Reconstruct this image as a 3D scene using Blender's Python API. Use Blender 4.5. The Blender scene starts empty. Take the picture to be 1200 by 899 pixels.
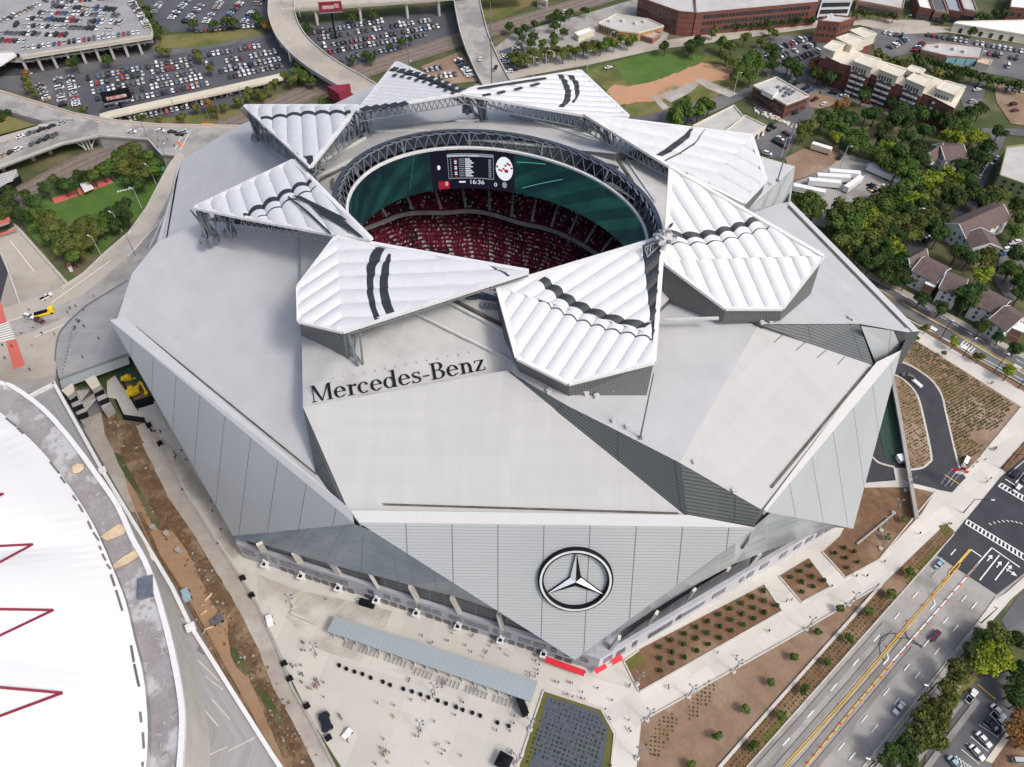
import bpy, math, random
from mathutils import Vector, Matrix, noise
from mathutils.bvhtree import BVHTree
random.seed(7)
R = math.radians
sc = bpy.context.scene
col = sc.collection
# ---------------------------------------------------------------- camera
F_PX, TILT, CAMH = 924.0, 49.8, 240.0
SN, CS = math.sin(R(TILT)), math.cos(R(TILT))
CAM = Vector((0, 0, CAMH))
def ray(px, py):
    x = (px-600)/F_PX; y = (py-449.5)/F_PX
    return Vector((x, CS-y*SN, -(SN+y*CS)))
def P(px, py, z=0.0):
    r = ray(px, py); t = (CAMH-z)/(-r.z)
    return Vector((r.x*t, r.y*t, z))
def PL(pts, z=0.0):
    return [P(p[0], p[1], p[2] if len(p) > 2 else z) for p in pts]
def proj(v):
    d = Vector(v)-CAM
    dep = d.y*CS-d.z*SN; up = d.y*SN+d.z*CS
    return (600+F_PX*d.x/dep, 449.5-F_PX*up/dep)
def plane3(a, b, c):
    A, B, C = P(*a), P(*b), P(*c)
    n = (B-A).cross(C-A).normalized()
    if n.z < 0: n = -n
    def f(px, py, off=0.0):
        r = ray(px, py); t = (A+n*off-CAM).dot(n)/r.dot(n)
        return CAM+r*t
    f.n = n
    return f
cam = bpy.data.cameras.new('camera'); co = bpy.data.objects.new('camera', cam); col.objects.link(co)
co.location = CAM; co.rotation_euler = (R(90-TILT), 0, 0)
cam.sensor_width = 36; cam.lens = F_PX/1200*36; cam.clip_start = 1; cam.clip_end = 12000
sc.camera = co
# ---------------------------------------------------------------- materials
def _new(name):
    m = bpy.data.materials.new(name); m.use_nodes = True
    nt = m.node_tree; b = nt.nodes['Principled BSDF']
    return m, nt, b
def _n(nt, t, **kw):
    n = nt.nodes.new(t)
    for k, v in kw.items():
        if k.startswith('i_'): n.inputs[k[2:].replace('_', ' ')].default_value = v
        else: setattr(n, k, v)
    return n
def c4(c): return (c[0], c[1], c[2], 1)
def _math(nt, op, a, b=None, c=None):
    n = nt.nodes.new('ShaderNodeMath'); n.operation = op
    for i, v in enumerate((a, b, c)):
        if v is None: continue
        if isinstance(v, (int, float)): n.inputs[i].default_value = v
        else: nt.links.new(v, n.inputs[i])
    return n.outputs[0]
def _mix(nt, f, a, b, blend='MIX'):
    n = nt.nodes.new('ShaderNodeMix'); n.data_type = 'RGBA'; n.blend_type = blend
    for s, v in ((0, f), (6, a), (7, b)):
        if isinstance(v, (int, float)): n.inputs[s].default_value = v
        elif isinstance(v, tuple): n.inputs[s].default_value = c4(v)
        else: nt.links.new(v, n.inputs[s])
    return n.outputs[2]
def _noise(nt, vec, scale, det=4, rough=.6, lo=.35, hi=.65, stretch=None):
    if stretch:
        mp = nt.nodes.new('ShaderNodeMapping'); mp.inputs['Scale'].default_value = stretch
        nt.links.new(vec, mp.inputs[0]); vec = mp.outputs[0]
    n = _n(nt, 'ShaderNodeTexNoise', i_Scale=scale, i_Detail=det, i_Roughness=rough)
    nt.links.new(vec, n.inputs['Vector'])
    mr = _n(nt, 'ShaderNodeMapRange', i_From_Min=lo, i_From_Max=hi)
    nt.links.new(n.outputs[0], mr.inputs[0])
    return mr.outputs[0]
def mk(name, c1, c2=None, scale=.3, rough=.8, metal=0, c3=None, scale3=.03, lo3=.5, hi3=.62, bump=0, bscale=2, lo=.35, hi=.65, rnd=0, spec=.3, stretch=None, fine=0.0):
    """mottled surface: c1/c2 mixed by noise, c3 = larger patches of wear"""
    m, nt, b = _new(name)
    b.inputs['Roughness'].default_value = rough; b.inputs['Metallic'].default_value = metal
    b.inputs['Specular IOR Level'].default_value = spec
    tc = nt.nodes.new('ShaderNodeTexCoord').outputs['Object']
    c2 = c2 or c1
    out = _mix(nt, _noise(nt, tc, scale, lo=lo, hi=hi, stretch=stretch), c1, c2)
    if c3: out = _mix(nt, _noise(nt, tc, scale3, det=5, lo=lo3, hi=hi3), out, c3)
    if fine:
        f = _noise(nt, tc, 1.3, det=3, lo=.2, hi=.8)
        out = _mix(nt, 1.0, out, _mix(nt, f, (1-fine,)*3, (1.0,)*3), 'MULTIPLY')
    if rnd:
        oi = nt.nodes.new('ShaderNodeObjectInfo')
        h = nt.nodes.new('ShaderNodeHueSaturation')
        nt.links.new(_math(nt, 'MULTIPLY_ADD', oi.outputs['Random'], .06*rnd, .5-.03*rnd), h.inputs['Hue'])
        nt.links.new(_math(nt, 'MULTIPLY_ADD', oi.outputs['Random'], .9*rnd, 1-.4*rnd), h.inputs['Value'])
        nt.links.new(out, h.inputs['Color']); out = h.outputs[0]
    nt.links.new(out, b.inputs['Base Color'])
    if bump:
        n = _n(nt, 'ShaderNodeTexNoise', i_Scale=bscale, i_Detail=4); nt.links.new(tc, n.inputs['Vector'])
        bp = _n(nt, 'ShaderNodeBump', i_Strength=bump, i_Distance=.3)
        nt.links.new(n.outputs[0], bp.inputs['Height']); nt.links.new(bp.outputs[0], b.inputs['Normal'])
    return m
def mlines(name, base, line, pv=0, wv=.1, pu=0, wu=.1, rough=.6, metal=0, c2=None, scale=.08, ou=0, ov=0, line2=None, pu2=0, wu2=0, stretch=None, spec=.4, jit=0):
    """surface with joints every pv metres up (v) and pu metres along (u) of its UV map"""
    m, nt, b = _new(name)
    b.inputs['Roughness'].default_value = rough; b.inputs['Metallic'].default_value = metal
    b.inputs['Specular IOR Level'].default_value = spec
    uvn = nt.nodes.new('ShaderNodeUVMap'); sep = nt.nodes.new('ShaderNodeSeparateXYZ'); nt.links.new(uvn.outputs[0], sep.inputs[0])
    out = _mix(nt, _noise(nt, uvn.outputs[0], scale, det=6, stretch=stretch), base, c2 or base)
    if jit:
        fl = nt.nodes.new('ShaderNodeCombineXYZ')
        nt.links.new(_math(nt, 'FLOOR', _math(nt, 'DIVIDE', sep.outputs[0], pu or 3)), fl.inputs[0])
        nt.links.new(_math(nt, 'FLOOR', _math(nt, 'DIVIDE', sep.outputs[1], pv or 3)), fl.inputs[1])
        wn = nt.nodes.new('ShaderNodeTexWhiteNoise'); nt.links.new(fl.outputs[0], wn.inputs['Vector'])
        g = _math(nt, 'MULTIPLY_ADD', wn.outputs[0], jit, 1-jit)
        cb = nt.nodes.new('ShaderNodeCombineColor')
        for i in range(3): nt.links.new(g, cb.inputs[i])
        out = _mix(nt, 1.0, out, cb.outputs[0], 'MULTIPLY')
    def lines(s, p, w, off):
        fr = _math(nt, 'FRACT', _math(nt, 'DIVIDE', _math(nt, 'ADD', s, off+1000*p), p))
        return _math(nt, 'LESS_THAN', fr, w/p)
    if pv: out = _mix(nt, lines(sep.outputs[1], pv, wv, ov), out, line)
    if pu: out = _mix(nt, lines(sep.outputs[0], pu, wu, ou), out, line2 or line)
    nt.links.new(out, b.inputs['Base Color'])
    return m
def memit(name, c, s):
    m, nt, b = _new(name)
    b.inputs['Base Color'].default_value = (0, 0, 0, 1); b.inputs['Roughness'].default_value = .4
    b.inputs['Emission Color'].default_value = c4(c); b.inputs['Emission Strength'].default_value = s
    return m
M = {}
M['membrane'] = mlines('roof_membrane', (.47, .474, .48), (.40, .404, .41), pv=3.0, wv=.07, pu=40, wu=.09, rough=.7, c2=(.425, .43, .438), scale=.09, jit=.04)
M['membrane_warm'] = mlines('roof_membrane_pale', (.45, .45, .445), (.41, .41, .405), pv=2.6, wv=.07, pu=24, wu=.08, rough=.75, c2=(.42, .42, .412), scale=.10, stretch=(2.6, .25, 1), jit=.05)
M['deck_roof'] = mk('inner_roof_membrane', (.47, .47, .46), (.40, .40, .395), scale=.12, rough=.75, c3=(.33, .325, .31), scale3=.06, lo3=.56, hi3=.75, fine=.06)
M['parapet'] = mk('parapet_cap', (.52, .525, .53), (.50, .505, .51), scale=.2, rough=.5)
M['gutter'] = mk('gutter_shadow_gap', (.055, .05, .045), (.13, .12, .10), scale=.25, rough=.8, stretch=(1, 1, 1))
M['clad'] = mlines('ribbed_metal_cladding', (.44, .465, .48), (.32, .345, .36), pv=1.0, wv=.3, pu=12.5, wu=.3, line2=(.16, .17, .18), rough=.45, metal=.1, c2=(.40, .425, .44), scale=.03)
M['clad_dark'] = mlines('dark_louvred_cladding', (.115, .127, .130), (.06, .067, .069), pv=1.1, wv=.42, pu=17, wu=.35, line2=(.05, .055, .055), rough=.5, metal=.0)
M['fascia'] = mlines('grey_petal_fascia', (.125, .135, .135), (.085, .09, .092), pu=.9, wu=.25, rough=.5, metal=.0)
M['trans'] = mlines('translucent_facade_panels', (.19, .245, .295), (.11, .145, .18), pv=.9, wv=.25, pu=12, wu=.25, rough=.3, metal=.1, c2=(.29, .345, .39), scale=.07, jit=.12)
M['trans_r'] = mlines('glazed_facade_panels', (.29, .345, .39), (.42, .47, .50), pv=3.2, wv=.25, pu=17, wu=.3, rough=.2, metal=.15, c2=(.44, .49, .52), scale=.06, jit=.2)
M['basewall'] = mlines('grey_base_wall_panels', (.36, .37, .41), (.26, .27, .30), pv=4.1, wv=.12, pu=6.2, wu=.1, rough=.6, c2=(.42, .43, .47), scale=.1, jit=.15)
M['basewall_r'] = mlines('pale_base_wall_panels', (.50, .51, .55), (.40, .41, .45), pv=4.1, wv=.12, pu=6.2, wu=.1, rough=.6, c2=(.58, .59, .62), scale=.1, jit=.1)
M['etfe'] = mk('white_inflated_foil', (.60, .61, .63), (.56, .57, .59), scale=.4, rough=.4, spec=.5)
M['etfe_black'] = mk('black_printed_foil', (.022, .028, .035), (.035, .042, .05), scale=.6, rough=.55, spec=.3)
M['frame_white'] = mk('white_painted_steel', (.70, .70, .70), (.64, .64, .635), scale=1, rough=.45)
M['steel'] = mk('grey_painted_steel', (.20, .22, .245), (.15, .17, .19), scale=1, rough=.5, metal=.1)
M['steel_pale'] = mk('pale_painted_steel', (.55, .56, .55), (.47, .48, .47), scale=1, rough=.5)
M['dark'] = mk('near_black_paint', (.007, .008, .010), (.012, .013, .016), rough=.8, spec=.1)
M['navy'] = mk('navy_steel_ring', (.06, .075, .11), (.04, .05, .075), rough=.5, scale=1)
M['chrome'] = mk('bright_silver_metal', (.82, .84, .86), (.74, .76, .78), rough=.25, metal=.35)
M['glassdark'] = mk('dark_window_glass', (.03, .035, .045), (.05, .06, .07), rough=.12, spec=.8)
M['glassblue'] = mk('bluish_window_glass', (.09, .105, .13), (.13, .15, .18), rough=.15, spec=.7)
M['plaza'] = mlines('pale_plaza_concrete', (.56, .54, .49), (.44, .42, .385), pv=9, wv=.12, pu=9, wu=.12, rough=.8, c2=(.50, .48, .44), scale=.035, jit=.10)
M['plaza_dirty'] = mk('stained_plaza_concrete', (.42, .395, .355), (.33, .305, .27), scale=.12, rough=.85, c3=(.55, .53, .48), scale3=.05, lo3=.45, hi3=.6, fine=.1)
M['walk'] = mlines('promenade_concrete_slabs', (.62, .59, .54), (.51, .485, .44), pv=4.5, wv=.1, pu=6, wu=.1, rough=.8, c2=(.56, .535, .485), scale=.05, jit=.13)
M['kerb'] = mk('kerb_concrete', (.55, .53, .49), (.46, .44, .40), scale=.5)
M['dirt'] = mk('brown_mulch_soil', (.215, .128, .075), (.155, .09, .052), scale=.35, rough=.95, c3=(.30, .20, .13), scale3=.05, lo3=.5, hi3=.62, fine=.25, bump=.6)
M['dirt_pale'] = mk('pale_trodden_soil', (.30, .205, .14), (.22, .145, .095), scale=.15, rough=.95, c3=(.36, .265, .195), scale3=.04, fine=.2, bump=.5)
M['clay'] = mk('orange_clay', (.38, .245, .15), (.30, .19, .115), scale=.12, rough=.95, c3=(.36, .25, .17), scale3=.05, fine=.15)
M['clay_dark'] = mk('brown_rubble_bank', (.20, .125, .07), (.12, .075, .045), scale=.5, rough=.95, c3=(.30, .21, .13), scale3=.12, lo3=.48, hi3=.6, fine=.35, bump=1)
M['gravel'] = mk('grey_gravel_track', (.40, .365, .33), (.33, .295, .265), scale=.2, rough=.95, c3=(.46, .44, .41), scale3=.06, fine=.15)
M['asphalt'] = mk('fresh_asphalt', (.045, .045, .055), (.06, .06, .07), scale=.15, rough=.85, fine=.1)
M['asphalt_mid'] = mk('worn_parking_asphalt', (.105, .105, .115), (.14, .14, .145), scale=.05, rough=.9, c3=(.18, .175, .17), scale3=.03, fine=.1)
M['asphalt_lot'] = mk('dark_parking_asphalt', (.075, .078, .09), (.105, .108, .12), scale=.05, rough=.9, fine=.1)
M['road_grey'] = mk('worn_grey_roadway', (.33, .315, .295), (.40, .38, .355), scale=.08, rough=.9, c3=(.25, .24, .225), scale3=.06, lo3=.48, hi3=.6, fine=.14)
M['road_tan'] = mk('tan_concrete_roadway', (.40, .36, .305), (.47, .43, .37), scale=.06, rough=.9, c3=(.33, .30, .26), scale3=.03, fine=.08)
M['tyre'] = mk('tyre_darkened_lane', (.21, .20, .19), (.31, .295, .28), scale=.05, rough=.9, stretch=(1, 1, 1), fine=.1)
M['brick_deck'] = mk('pink_brown_walkway', (.40, .32, .26), (.45, .38, .31), scale=.15, rough=.9)
M['grass'] = mk('mown_lawn', (.09, .17, .03), (.065, .125, .025), scale=.1, rough=.95, c3=(.11, .17, .05), scale3=.03, fine=.2)
M['grass_olive'] = mk('olive_turf', (.14, .13, .035), (.11, .11, .03), scale=.2, rough=.95, fine=.2)
M['grass_wild'] = mk('rough_green_ground', (.06, .085, .028), (.10, .11, .045), scale=.08, rough=.95, c3=(.17, .15, .085), scale3=.03, fine=.3)
M['grass_dry'] = mk('dry_yellow_grass', (.22, .185, .07), (.14, .15, .045), scale=.06, rough=.95, c3=(.10, .12, .035), scale3=.03, fine=.25)
M['claypink'] = mk('exposed_pink_clay', (.52, .27, .16), (.42, .27, .16), scale=.06, rough=.95, c3=(.22, .20, .09), scale3=.04, lo3=.55, hi3=.62, fine=.15)
M['ballast'] = mk('rusty_rail_ballast', (.17, .13, .105), (.22, .18, .15), scale=.3, rough=.95, fine=.3)
M['rail'] = mk('rail_steel', (.33, .30, .28), (.25, .22, .2), scale=1, rough=.5)
M['redcourt'] = mk('red_surfacing', (.56, .14, .11), (.50, .13, .10), scale=.2, rough=.9)
M['teal'] = mk('dark_teal_ground_cover', (.035, .075, .06), (.05, .095, .07), scale=.6, rough=.95, fine=.4)
M['white'] = mk('white_road_paint', (.78, .78, .76), (.68, .68, .66), scale=1.5, rough=.7)
M['yellow'] = mk('yellow_road_paint', (.66, .44, .10), (.55, .37, .09), scale=.6, rough=.7)
M['orange'] = mk('orange_plastic', (.85, .20, .03), rough=.5)
M['red'] = mk('red_awning_fabric', (.62, .02, .035), (.52, .015, .03), scale=1, rough=.6)
M['maroon'] = mk('maroon_paint', (.22, .025, .05), rough=.6)
M['fabric'] = mk('white_roof_fabric', (.76, .76, .755), (.73, .73, .73), scale=.03, rough=.6, fine=.03)
M['ringroof'] = mk('weathered_ring_roof', (.36, .34, .34), (.26, .24, .25), scale=.18, rough=.9, c3=(.50, .50, .51), scale3=.09, lo3=.5, hi3=.58, fine=.2)
M['ply'] = mk('bare_plywood', (.62, .50, .34), (.50, .37, .22), scale=.3, rough=.9)
M['terrace'] = mlines('grey_terrace_concrete', (.34, .335, .34), (.42, .415, .42), pv=7, wv=.1, pu=11, wu=.1, rough=.9, c2=(.27, .265, .275), scale=.06, jit=.1)
M['conc'] = mk('grey_concrete', (.36, .35, .33), (.29, .28, .265), scale=.3, rough=.9)
M['conc_pale'] = mk('pale_concrete', (.52, .50, .46), (.45, .43, .40), scale=.2, rough=.85)
M['beige'] = mk('beige_concrete', (.60, .55, .44), (.54, .49, .39), scale=.1, rough=.85)
M['bluegrey'] = mlines('blue_grey_metal_roofing', (.33, .385, .41), (.29, .34, .37), pu=1.5, wu=.15, rough=.45, metal=.2, c2=(.36, .41, .43), scale=.1)
M['yellowpaint'] = mk('yellow_machine_paint', (.80, .58, .02), rough=.5)
M['navycloth'] = mk('navy_solar_blue_mat', (.075, .09, .115), (.11, .125, .15), scale=.8, rough=.9, fine=.3)
M['brick'] = mlines('red_brick_wall', (.185, .072, .055), (.24, .13, .10), pv=3.3, wv=.25, rough=.9, c2=(.14, .058, .045), scale=.2)
M['brick_pale'] = mlines('brown_brick_wall', (.27, .14, .10), (.36, .30, .25), pv=3.3, wv=.4, rough=.9, c2=(.22, .11, .08), scale=.2)
M['cream'] = mk('cream_stucco', (.64, .60, .50), (.57, .53, .44), scale=.3, rough=.85)
M['whitewall'] = mk('white_siding', (.72, .73, .74), (.66, .67, .68), scale=.3, rough=.8)
M['flatroof'] = mk('pale_flat_roof', (.52, .51, .49), (.42, .41, .39), scale=.1, rough=.9, fine=.1)
M['shingle'] = mk('brown_shingle_roof', (.125, .09, .085), (.16, .12, .11), scale=.5, rough=.95, fine=.2)
M['greenwall'] = mk('sage_green_wall', (.24, .28, .13), (.21, .25, .12), scale=.2, rough=.85)
M['timber'] = mk('tan_timber_wall', (.42, .27, .10), (.34, .21, .08), scale=.4, rough=.9)
M['trunk'] = mk('tree_bark', (.10, .075, .055), (.07, .05, .04), scale=2, rough=.95)
def mleaf(name, c1, c2, rnd=.5):
    m = mk(name, c1, c2, scale=.55, rough=.85, rnd=rnd, lo=.42, hi=.58, spec=.15)
    b = m.node_tree.nodes['Principled BSDF']
    b.inputs['Transmission Weight'].default_value = 0
    return m
M['leaf_dark'] = mleaf('dark_green_leaves', (.026, .050, .014), (.058, .095, .024))
M['leaf_mid'] = mleaf('mid_green_leaves', (.048, .085, .018), (.10, .145, .030))
M['leaf_olive'] = mleaf('olive_green_leaves', (.065, .080, .020), (.13, .14, .036))
M['leaf_bright'] = mleaf('yellow_green_leaves', (.13, .17, .018), (.24, .28, .03), .25)
M['leaf_rust'] = mleaf('rusty_autumn_leaves', (.17, .085, .03), (.27, .15, .05), .3)
# ---------------------------------------------------------------- mesh building
ORG = {}
def origin_of(o):
    while o is not None:
        if o.name in ORG: return ORG[o.name]
        o = o.parent
    return Vector((0, 0, 0))
def earclip(pts):
    nx = ny = nz = 0.0; n = len(pts)
    for i in range(n):
        a, b = pts[i], pts[(i+1) % n]; nx += (a.y-b.y)*(a.z+b.z); ny += (a.z-b.z)*(a.x+b.x); nz += (a.x-b.x)*(a.y+b.y)
    N = Vector((nx, ny, nz))
    if N.length < 1e-12: return [list(range(n))]
    N.normalize(); U = N.orthogonal().normalized(); V = N.cross(U)
    q = [(p.dot(U), p.dot(V)) for p in pts]
    cr_ = lambda a, b, c: (b[0]-a[0])*(c[1]-a[1])-(b[1]-a[1])*(c[0]-a[0])
    if all(cr_(q[i-1], q[i], q[(i+1) % n]) > -1e-9 for i in range(n)): return [list(range(n))]
    idx = list(range(n)); out = []
    while len(idx) > 3:
        best = None; m = len(idx)
        for k in range(m):
            a, b, c = q[idx[k-1]], q[idx[k]], q[idx[(k+1) % m]]
            ar = cr_(a, b, c)
            if ar <= 1e-9: continue
            if any(cr_(a, b, q[t]) >= -1e-9 and cr_(b, c, q[t]) >= -1e-9 and cr_(c, a, q[t]) >= -1e-9 for t in idx if t not in (idx[k-1], idx[k], idx[(k+1) % m])): continue
            pe = math.dist(a, b)+math.dist(b, c)+math.dist(c, a); sc_ = ar/(pe*pe)
            if best is None or sc_ > best[0]: best = (sc_, k)
        if best is None: break
        k = best[1]; out.append([idx[k-1], idx[k], idx[(k+1) % m]]); idx.pop(k)
    out.append(idx)
    return out
class G:
    def __init__(s): s.v = []; s.f = []; s.mi = []; s.uv = []
    def poly(s, pts, mi=0, uv=None):
        i = len(s.v); pts = [Vector(p) for p in pts]; s.v += pts
        s.f.append(list(range(i, i+len(pts)))); s.mi.append(mi)
        s.uv.append(uv or [(p.x, p.y) for p in pts])
    def wall(s, a, b, zt_a, zt_b=None, mi=0, ba=None, bb=None):
        pass
    def quadwall(s, tops, bots, mi=0):
        """wall quads between two polylines, uv in metres"""
        L = 0.0
        for k in range(len(tops)-1):
            a, b, c, d = (Vector(q) for q in (bots[k], bots[k+1], tops[k+1], tops[k]))
            w = (c-d).length
            s.poly([a, b, c, d], mi, [(L, 0), (L+w, 0), (L+w, (c-b).length), (L, (d-a).length)])
            L += w
    def prism(s, top, zb, mi=0, ms=None, closed=True, bottom=False, uvt=None):
        top = [Vector(p) for p in top]
        area = sum(top[i].x*top[(i+1) % len(top)].y-top[(i+1) % len(top)].x*top[i].y for i in range(len(top)))
        if area < 0: top = top[::-1]; uvt = uvt[::-1] if uvt else None
        s.poly(top, mi, uvt)
        ms = mi if ms is None else ms
        L = 0
        for i in range(len(top)):
            a, b = top[i], top[(i+1) % len(top)]
            w = (b-a).length
            za = zb if not callable(zb) else zb(a); zz = zb if not callable(zb) else zb(b)
            s.poly([(a.x, a.y, za), (b.x, b.y, zz), b, a], ms, [(L, 0), (L+w, 0), (L+w, b.z-zz), (L, a.z-za)])
            L += w
        if bottom: s.poly([(p.x, p.y, zb) for p in reversed(top)], ms)
    def box(s, c, size, rz=0, mi=0, ax=None):
        c = Vector(c); hx, hy, hz = size[0]/2, size[1]/2, size[2]/2
        if ax is None:
            X = Vector((math.cos(rz), math.sin(rz), 0)); Y = Vector((-X.y, X.x, 0)); Z = Vector((0, 0, 1))
        else: X, Y, Z = ax
        q = lambda a, b, d: c+X*a*hx+Y*b*hy+Z*d*hz
        for fs in (((-1,-1,1),(1,-1,1),(1,1,1),(-1,1,1)), ((-1,1,-1),(1,1,-1),(1,-1,-1),(-1,-1,-1)), ((-1,-1,-1),(1,-1,-1),(1,-1,1),(-1,-1,1)),
                   ((1,-1,-1),(1,1,-1),(1,1,1),(1,-1,1)), ((1,1,-1),(-1,1,-1),(-1,1,1),(1,1,1)), ((-1,1,-1),(-1,-1,-1),(-1,-1,1),(-1,1,1))):
            pts = [q(*f) for f in fs]
            w = (pts[1]-pts[0]).length; h = (pts[2]-pts[1]).length
            s.poly(pts, mi, [(0, 0), (w, 0), (w, h), (0, h)])
    def tube(s, a, b, r, n=5, mi=0, r2=None, cap=False):
        a, b = Vector(a), Vector(b); d = (b-a)
        if d.length < 1e-4: return
        d.normalize(); x = d.orthogonal().normalized(); y = d.cross(x); r2 = r if r2 is None else r2
        A = [a+(x*math.cos(t)+y*math.sin(t))*r for t in [2*math.pi*k/n for k in range(n)]]
        B = [b+(x*math.cos(t)+y*math.sin(t))*r2 for t in [2*math.pi*k/n for k in range(n)]]
        for k in range(n): s.poly([A[k], A[(k+1) % n], B[(k+1) % n], B[k]], mi)
        if cap: s.poly(A[::-1], mi); s.poly(B, mi)
    def path(s, pts, r, n=5, mi=0):
        for a, b in zip(pts[:-1], pts[1:]): s.tube(a, b, r, n, mi)
    def beam(s, a, b, w, h, mi=0):
        a, b = Vector(a), Vector(b); X = (b-a); L = X.length
        if L < 1e-4: return
        X.normalize(); Y = Vector((0, 0, 1)).cross(X)
        if Y.length < 1e-3: Y = Vector((0, 1, 0))
        Y.normalize(); Z = X.cross(Y)
        s.box((a+b)/2, (L, w, h), mi=mi, ax=(X, Y, Z))
    def sphere(s, c, r, n=8, m=5, mi=0, sz=1.0):
        c = Vector(c)
        pt = lambda i, j: c+Vector((math.cos(2*math.pi*i/n)*math.sin(math.pi*j/m)*r, math.sin(2*math.pi*i/n)*math.sin(math.pi*j/m)*r, math.cos(math.pi*j/m)*r*sz))
        for j in range(m):
            for i in range(n):
                q = [pt(i, j), pt(i, j+1), pt(i+1, j+1), pt(i+1, j)]
                if j == 0: q = q[:3]
                if j == m-1: q = [q[0], q[1], q[3]]
                s.poly(q, mi)
    def mesh(s, name, mats, org=Vector((0, 0, 0)), smooth=False):
        me = bpy.data.meshes.new(name)
        if any(len(f) > 4 for f in s.f):
            F, MI, UV = [], [], []
            for f, mi, uv in zip(s.f, s.mi, s.uv):
                for t in (earclip([s.v[i] for i in f]) if len(f) > 4 else [range(len(f))]):
                    F.append([f[k] for k in t]); MI.append(mi); UV.append([uv[k] for k in t])
            s.f, s.mi, s.uv = F, MI, UV
        me.from_pydata([tuple(p-org) for p in s.v], [], s.f)
        for m in mats: me.materials.append(M[m] if isinstance(m, str) else m)
        me.polygons.foreach_set('material_index', s.mi)
        ul = me.uv_layers.new(name='UVMap')
        flat = [c for f in s.uv for p in f for c in p]
        ul.data.foreach_set('uv', flat)
        if smooth: me.polygons.foreach_set('use_smooth', [True]*len(s.f))
        me.update()
        return me
    def build(s, name, mats, parent=None, org=None, smooth=False):
        if isinstance(mats, str): mats = [mats]
        if parent is not None: o_ = origin_of(parent)
        else:
            if org is None:
                xs = [p.x for p in s.v]; ys = [p.y for p in s.v]
                o_ = Vector(((min(xs)+max(xs))/2, (min(ys)+max(ys))/2, min(p.z for p in s.v)))
            else: o_ = Vector(org)
        ob = bpy.data.objects.new(name, s.mesh(name, mats, o_, smooth))
        col.objects.link(ob)
        if parent is not None: ob.parent = parent
        else: ob.location = o_; ORG[ob.name] = o_
        return ob
def empty(name, loc, rz=0):
    o = bpy.data.objects.new(name, None); col.objects.link(o); o.location = loc; o.rotation_euler = (0, 0, rz)
    o.empty_display_size = .5; ORG[o.name] = Vector(loc)
    return o
def tag(o, label=None, cat=None, group=None, kind=None):
    if label: o['label'] = label
    if cat: o['category'] = cat
    if group: o['group'] = group
    if kind: o['kind'] = kind
    return o
def copy_tree(o, parent=None):
    c = o.copy(); col.objects.link(c); c.parent = parent
    for ch in o.children: copy_tree(ch, c)
    return c
ZL = [0.0]
ROUGH = {'clay_dark', 'clay', 'grass_dry', 'claypink', 'plaza_dirty', 'ringroof', 'grass_olive'}
def ragged(pts, z):
    out = []; r_ = random.Random(int(pts[0][0]*7+pts[1][1]))
    for i in range(len(pts)):
        a, b = Vector(pts[i][:2]), Vector(pts[(i+1) % len(pts)][:2]); n = max(1, int((P(*a, z)-P(*b, z)).length/2.2))
        L = (b-a).length
        for k in range(n):
            p = a.lerp(b, k/n); j = 0 if L < 8 else 1.1
            if not (0 <= p.x <= 1200 and 0 <= p.y <= 899): j = 0
            out.append((p.x+r_.uniform(-j, j)*(1 if 0 < k else .3), p.y+r_.uniform(-j, j)*(1 if 0 < k else .3)))
    return out
def beauty(o): return o
def sheet(name, m, pts, z=0.0, lay=1, kind='structure', label=None, cat=None, rot=0):
    ZL[0] += 1; g = G()
    if m in ROUGH and len(pts) > 4: pts = ragged(pts, z)
    W = [P(p[0], p[1], z+lay*.06+ZL[0]*.0006) for p in pts]
    c, s_ = math.cos(R(rot)), math.sin(R(rot))
    g.poly(W, 0, [(p.x*c+p.y*s_, -p.x*s_+p.y*c) for p in W])
    if g.f: 
        n = sum((W[i].x*W[(i+1) % len(W)].y-W[(i+1) % len(W)].x*W[i].y) for i in range(len(W)))
        if n < 0: g.f[0].reverse(); g.uv[0].reverse()
    o = g.build(name, m); beauty(o); tag(o, label, cat, None, kind)
    return o
def sheetw(name, m, W, z, kind='structure', rot=0):
    g = G(); W = [Vector((p[0], p[1], z)) for p in W]
    n = sum((W[i].x*W[(i+1) % len(W)].y-W[(i+1) % len(W)].x*W[i].y) for i in range(len(W)))
    if n < 0: W.reverse()
    c, s_ = math.cos(R(rot)), math.sin(R(rot))
    g.poly(W, 0, [(p.x*c+p.y*s_, -p.x*s_+p.y*c) for p in W])
    return tag(g.build(name, m), kind=kind)
def ribbon(g, pts, w, z=0, mi=0, h=None):
    """flat strip of width w (m) along world points"""
    pts = [Vector((p[0], p[1], p[2] if len(p) > 2 else z)) for p in pts]
    L = []; Rr = []
    for i, p in enumerate(pts):
        d = (pts[min(i+1, len(pts)-1)]-pts[max(i-1, 0)]); d.z = 0; d.normalize()
        n = Vector((-d.y, d.x, 0))
        L.append(p+n*w/2); Rr.append(p-n*w/2)
    for i in range(len(pts)-1):
        if h:
            a, b, c, d = Rr[i], Rr[i+1], L[i+1], L[i]
            dz = Vector((0, 0, h))
            g.poly([a, b, c, d], mi); g.poly([a-dz, b-dz, b, a], mi); g.poly([c-dz, d-dz, d, c], mi)
            if i == 0: g.poly([a-dz, a, d, d-dz], mi)
            if i == len(pts)-2: g.poly([b, b-dz, c-dz, c], mi)
        else: g.poly([Rr[i], Rr[i+1], L[i+1], L[i]], mi)
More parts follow.
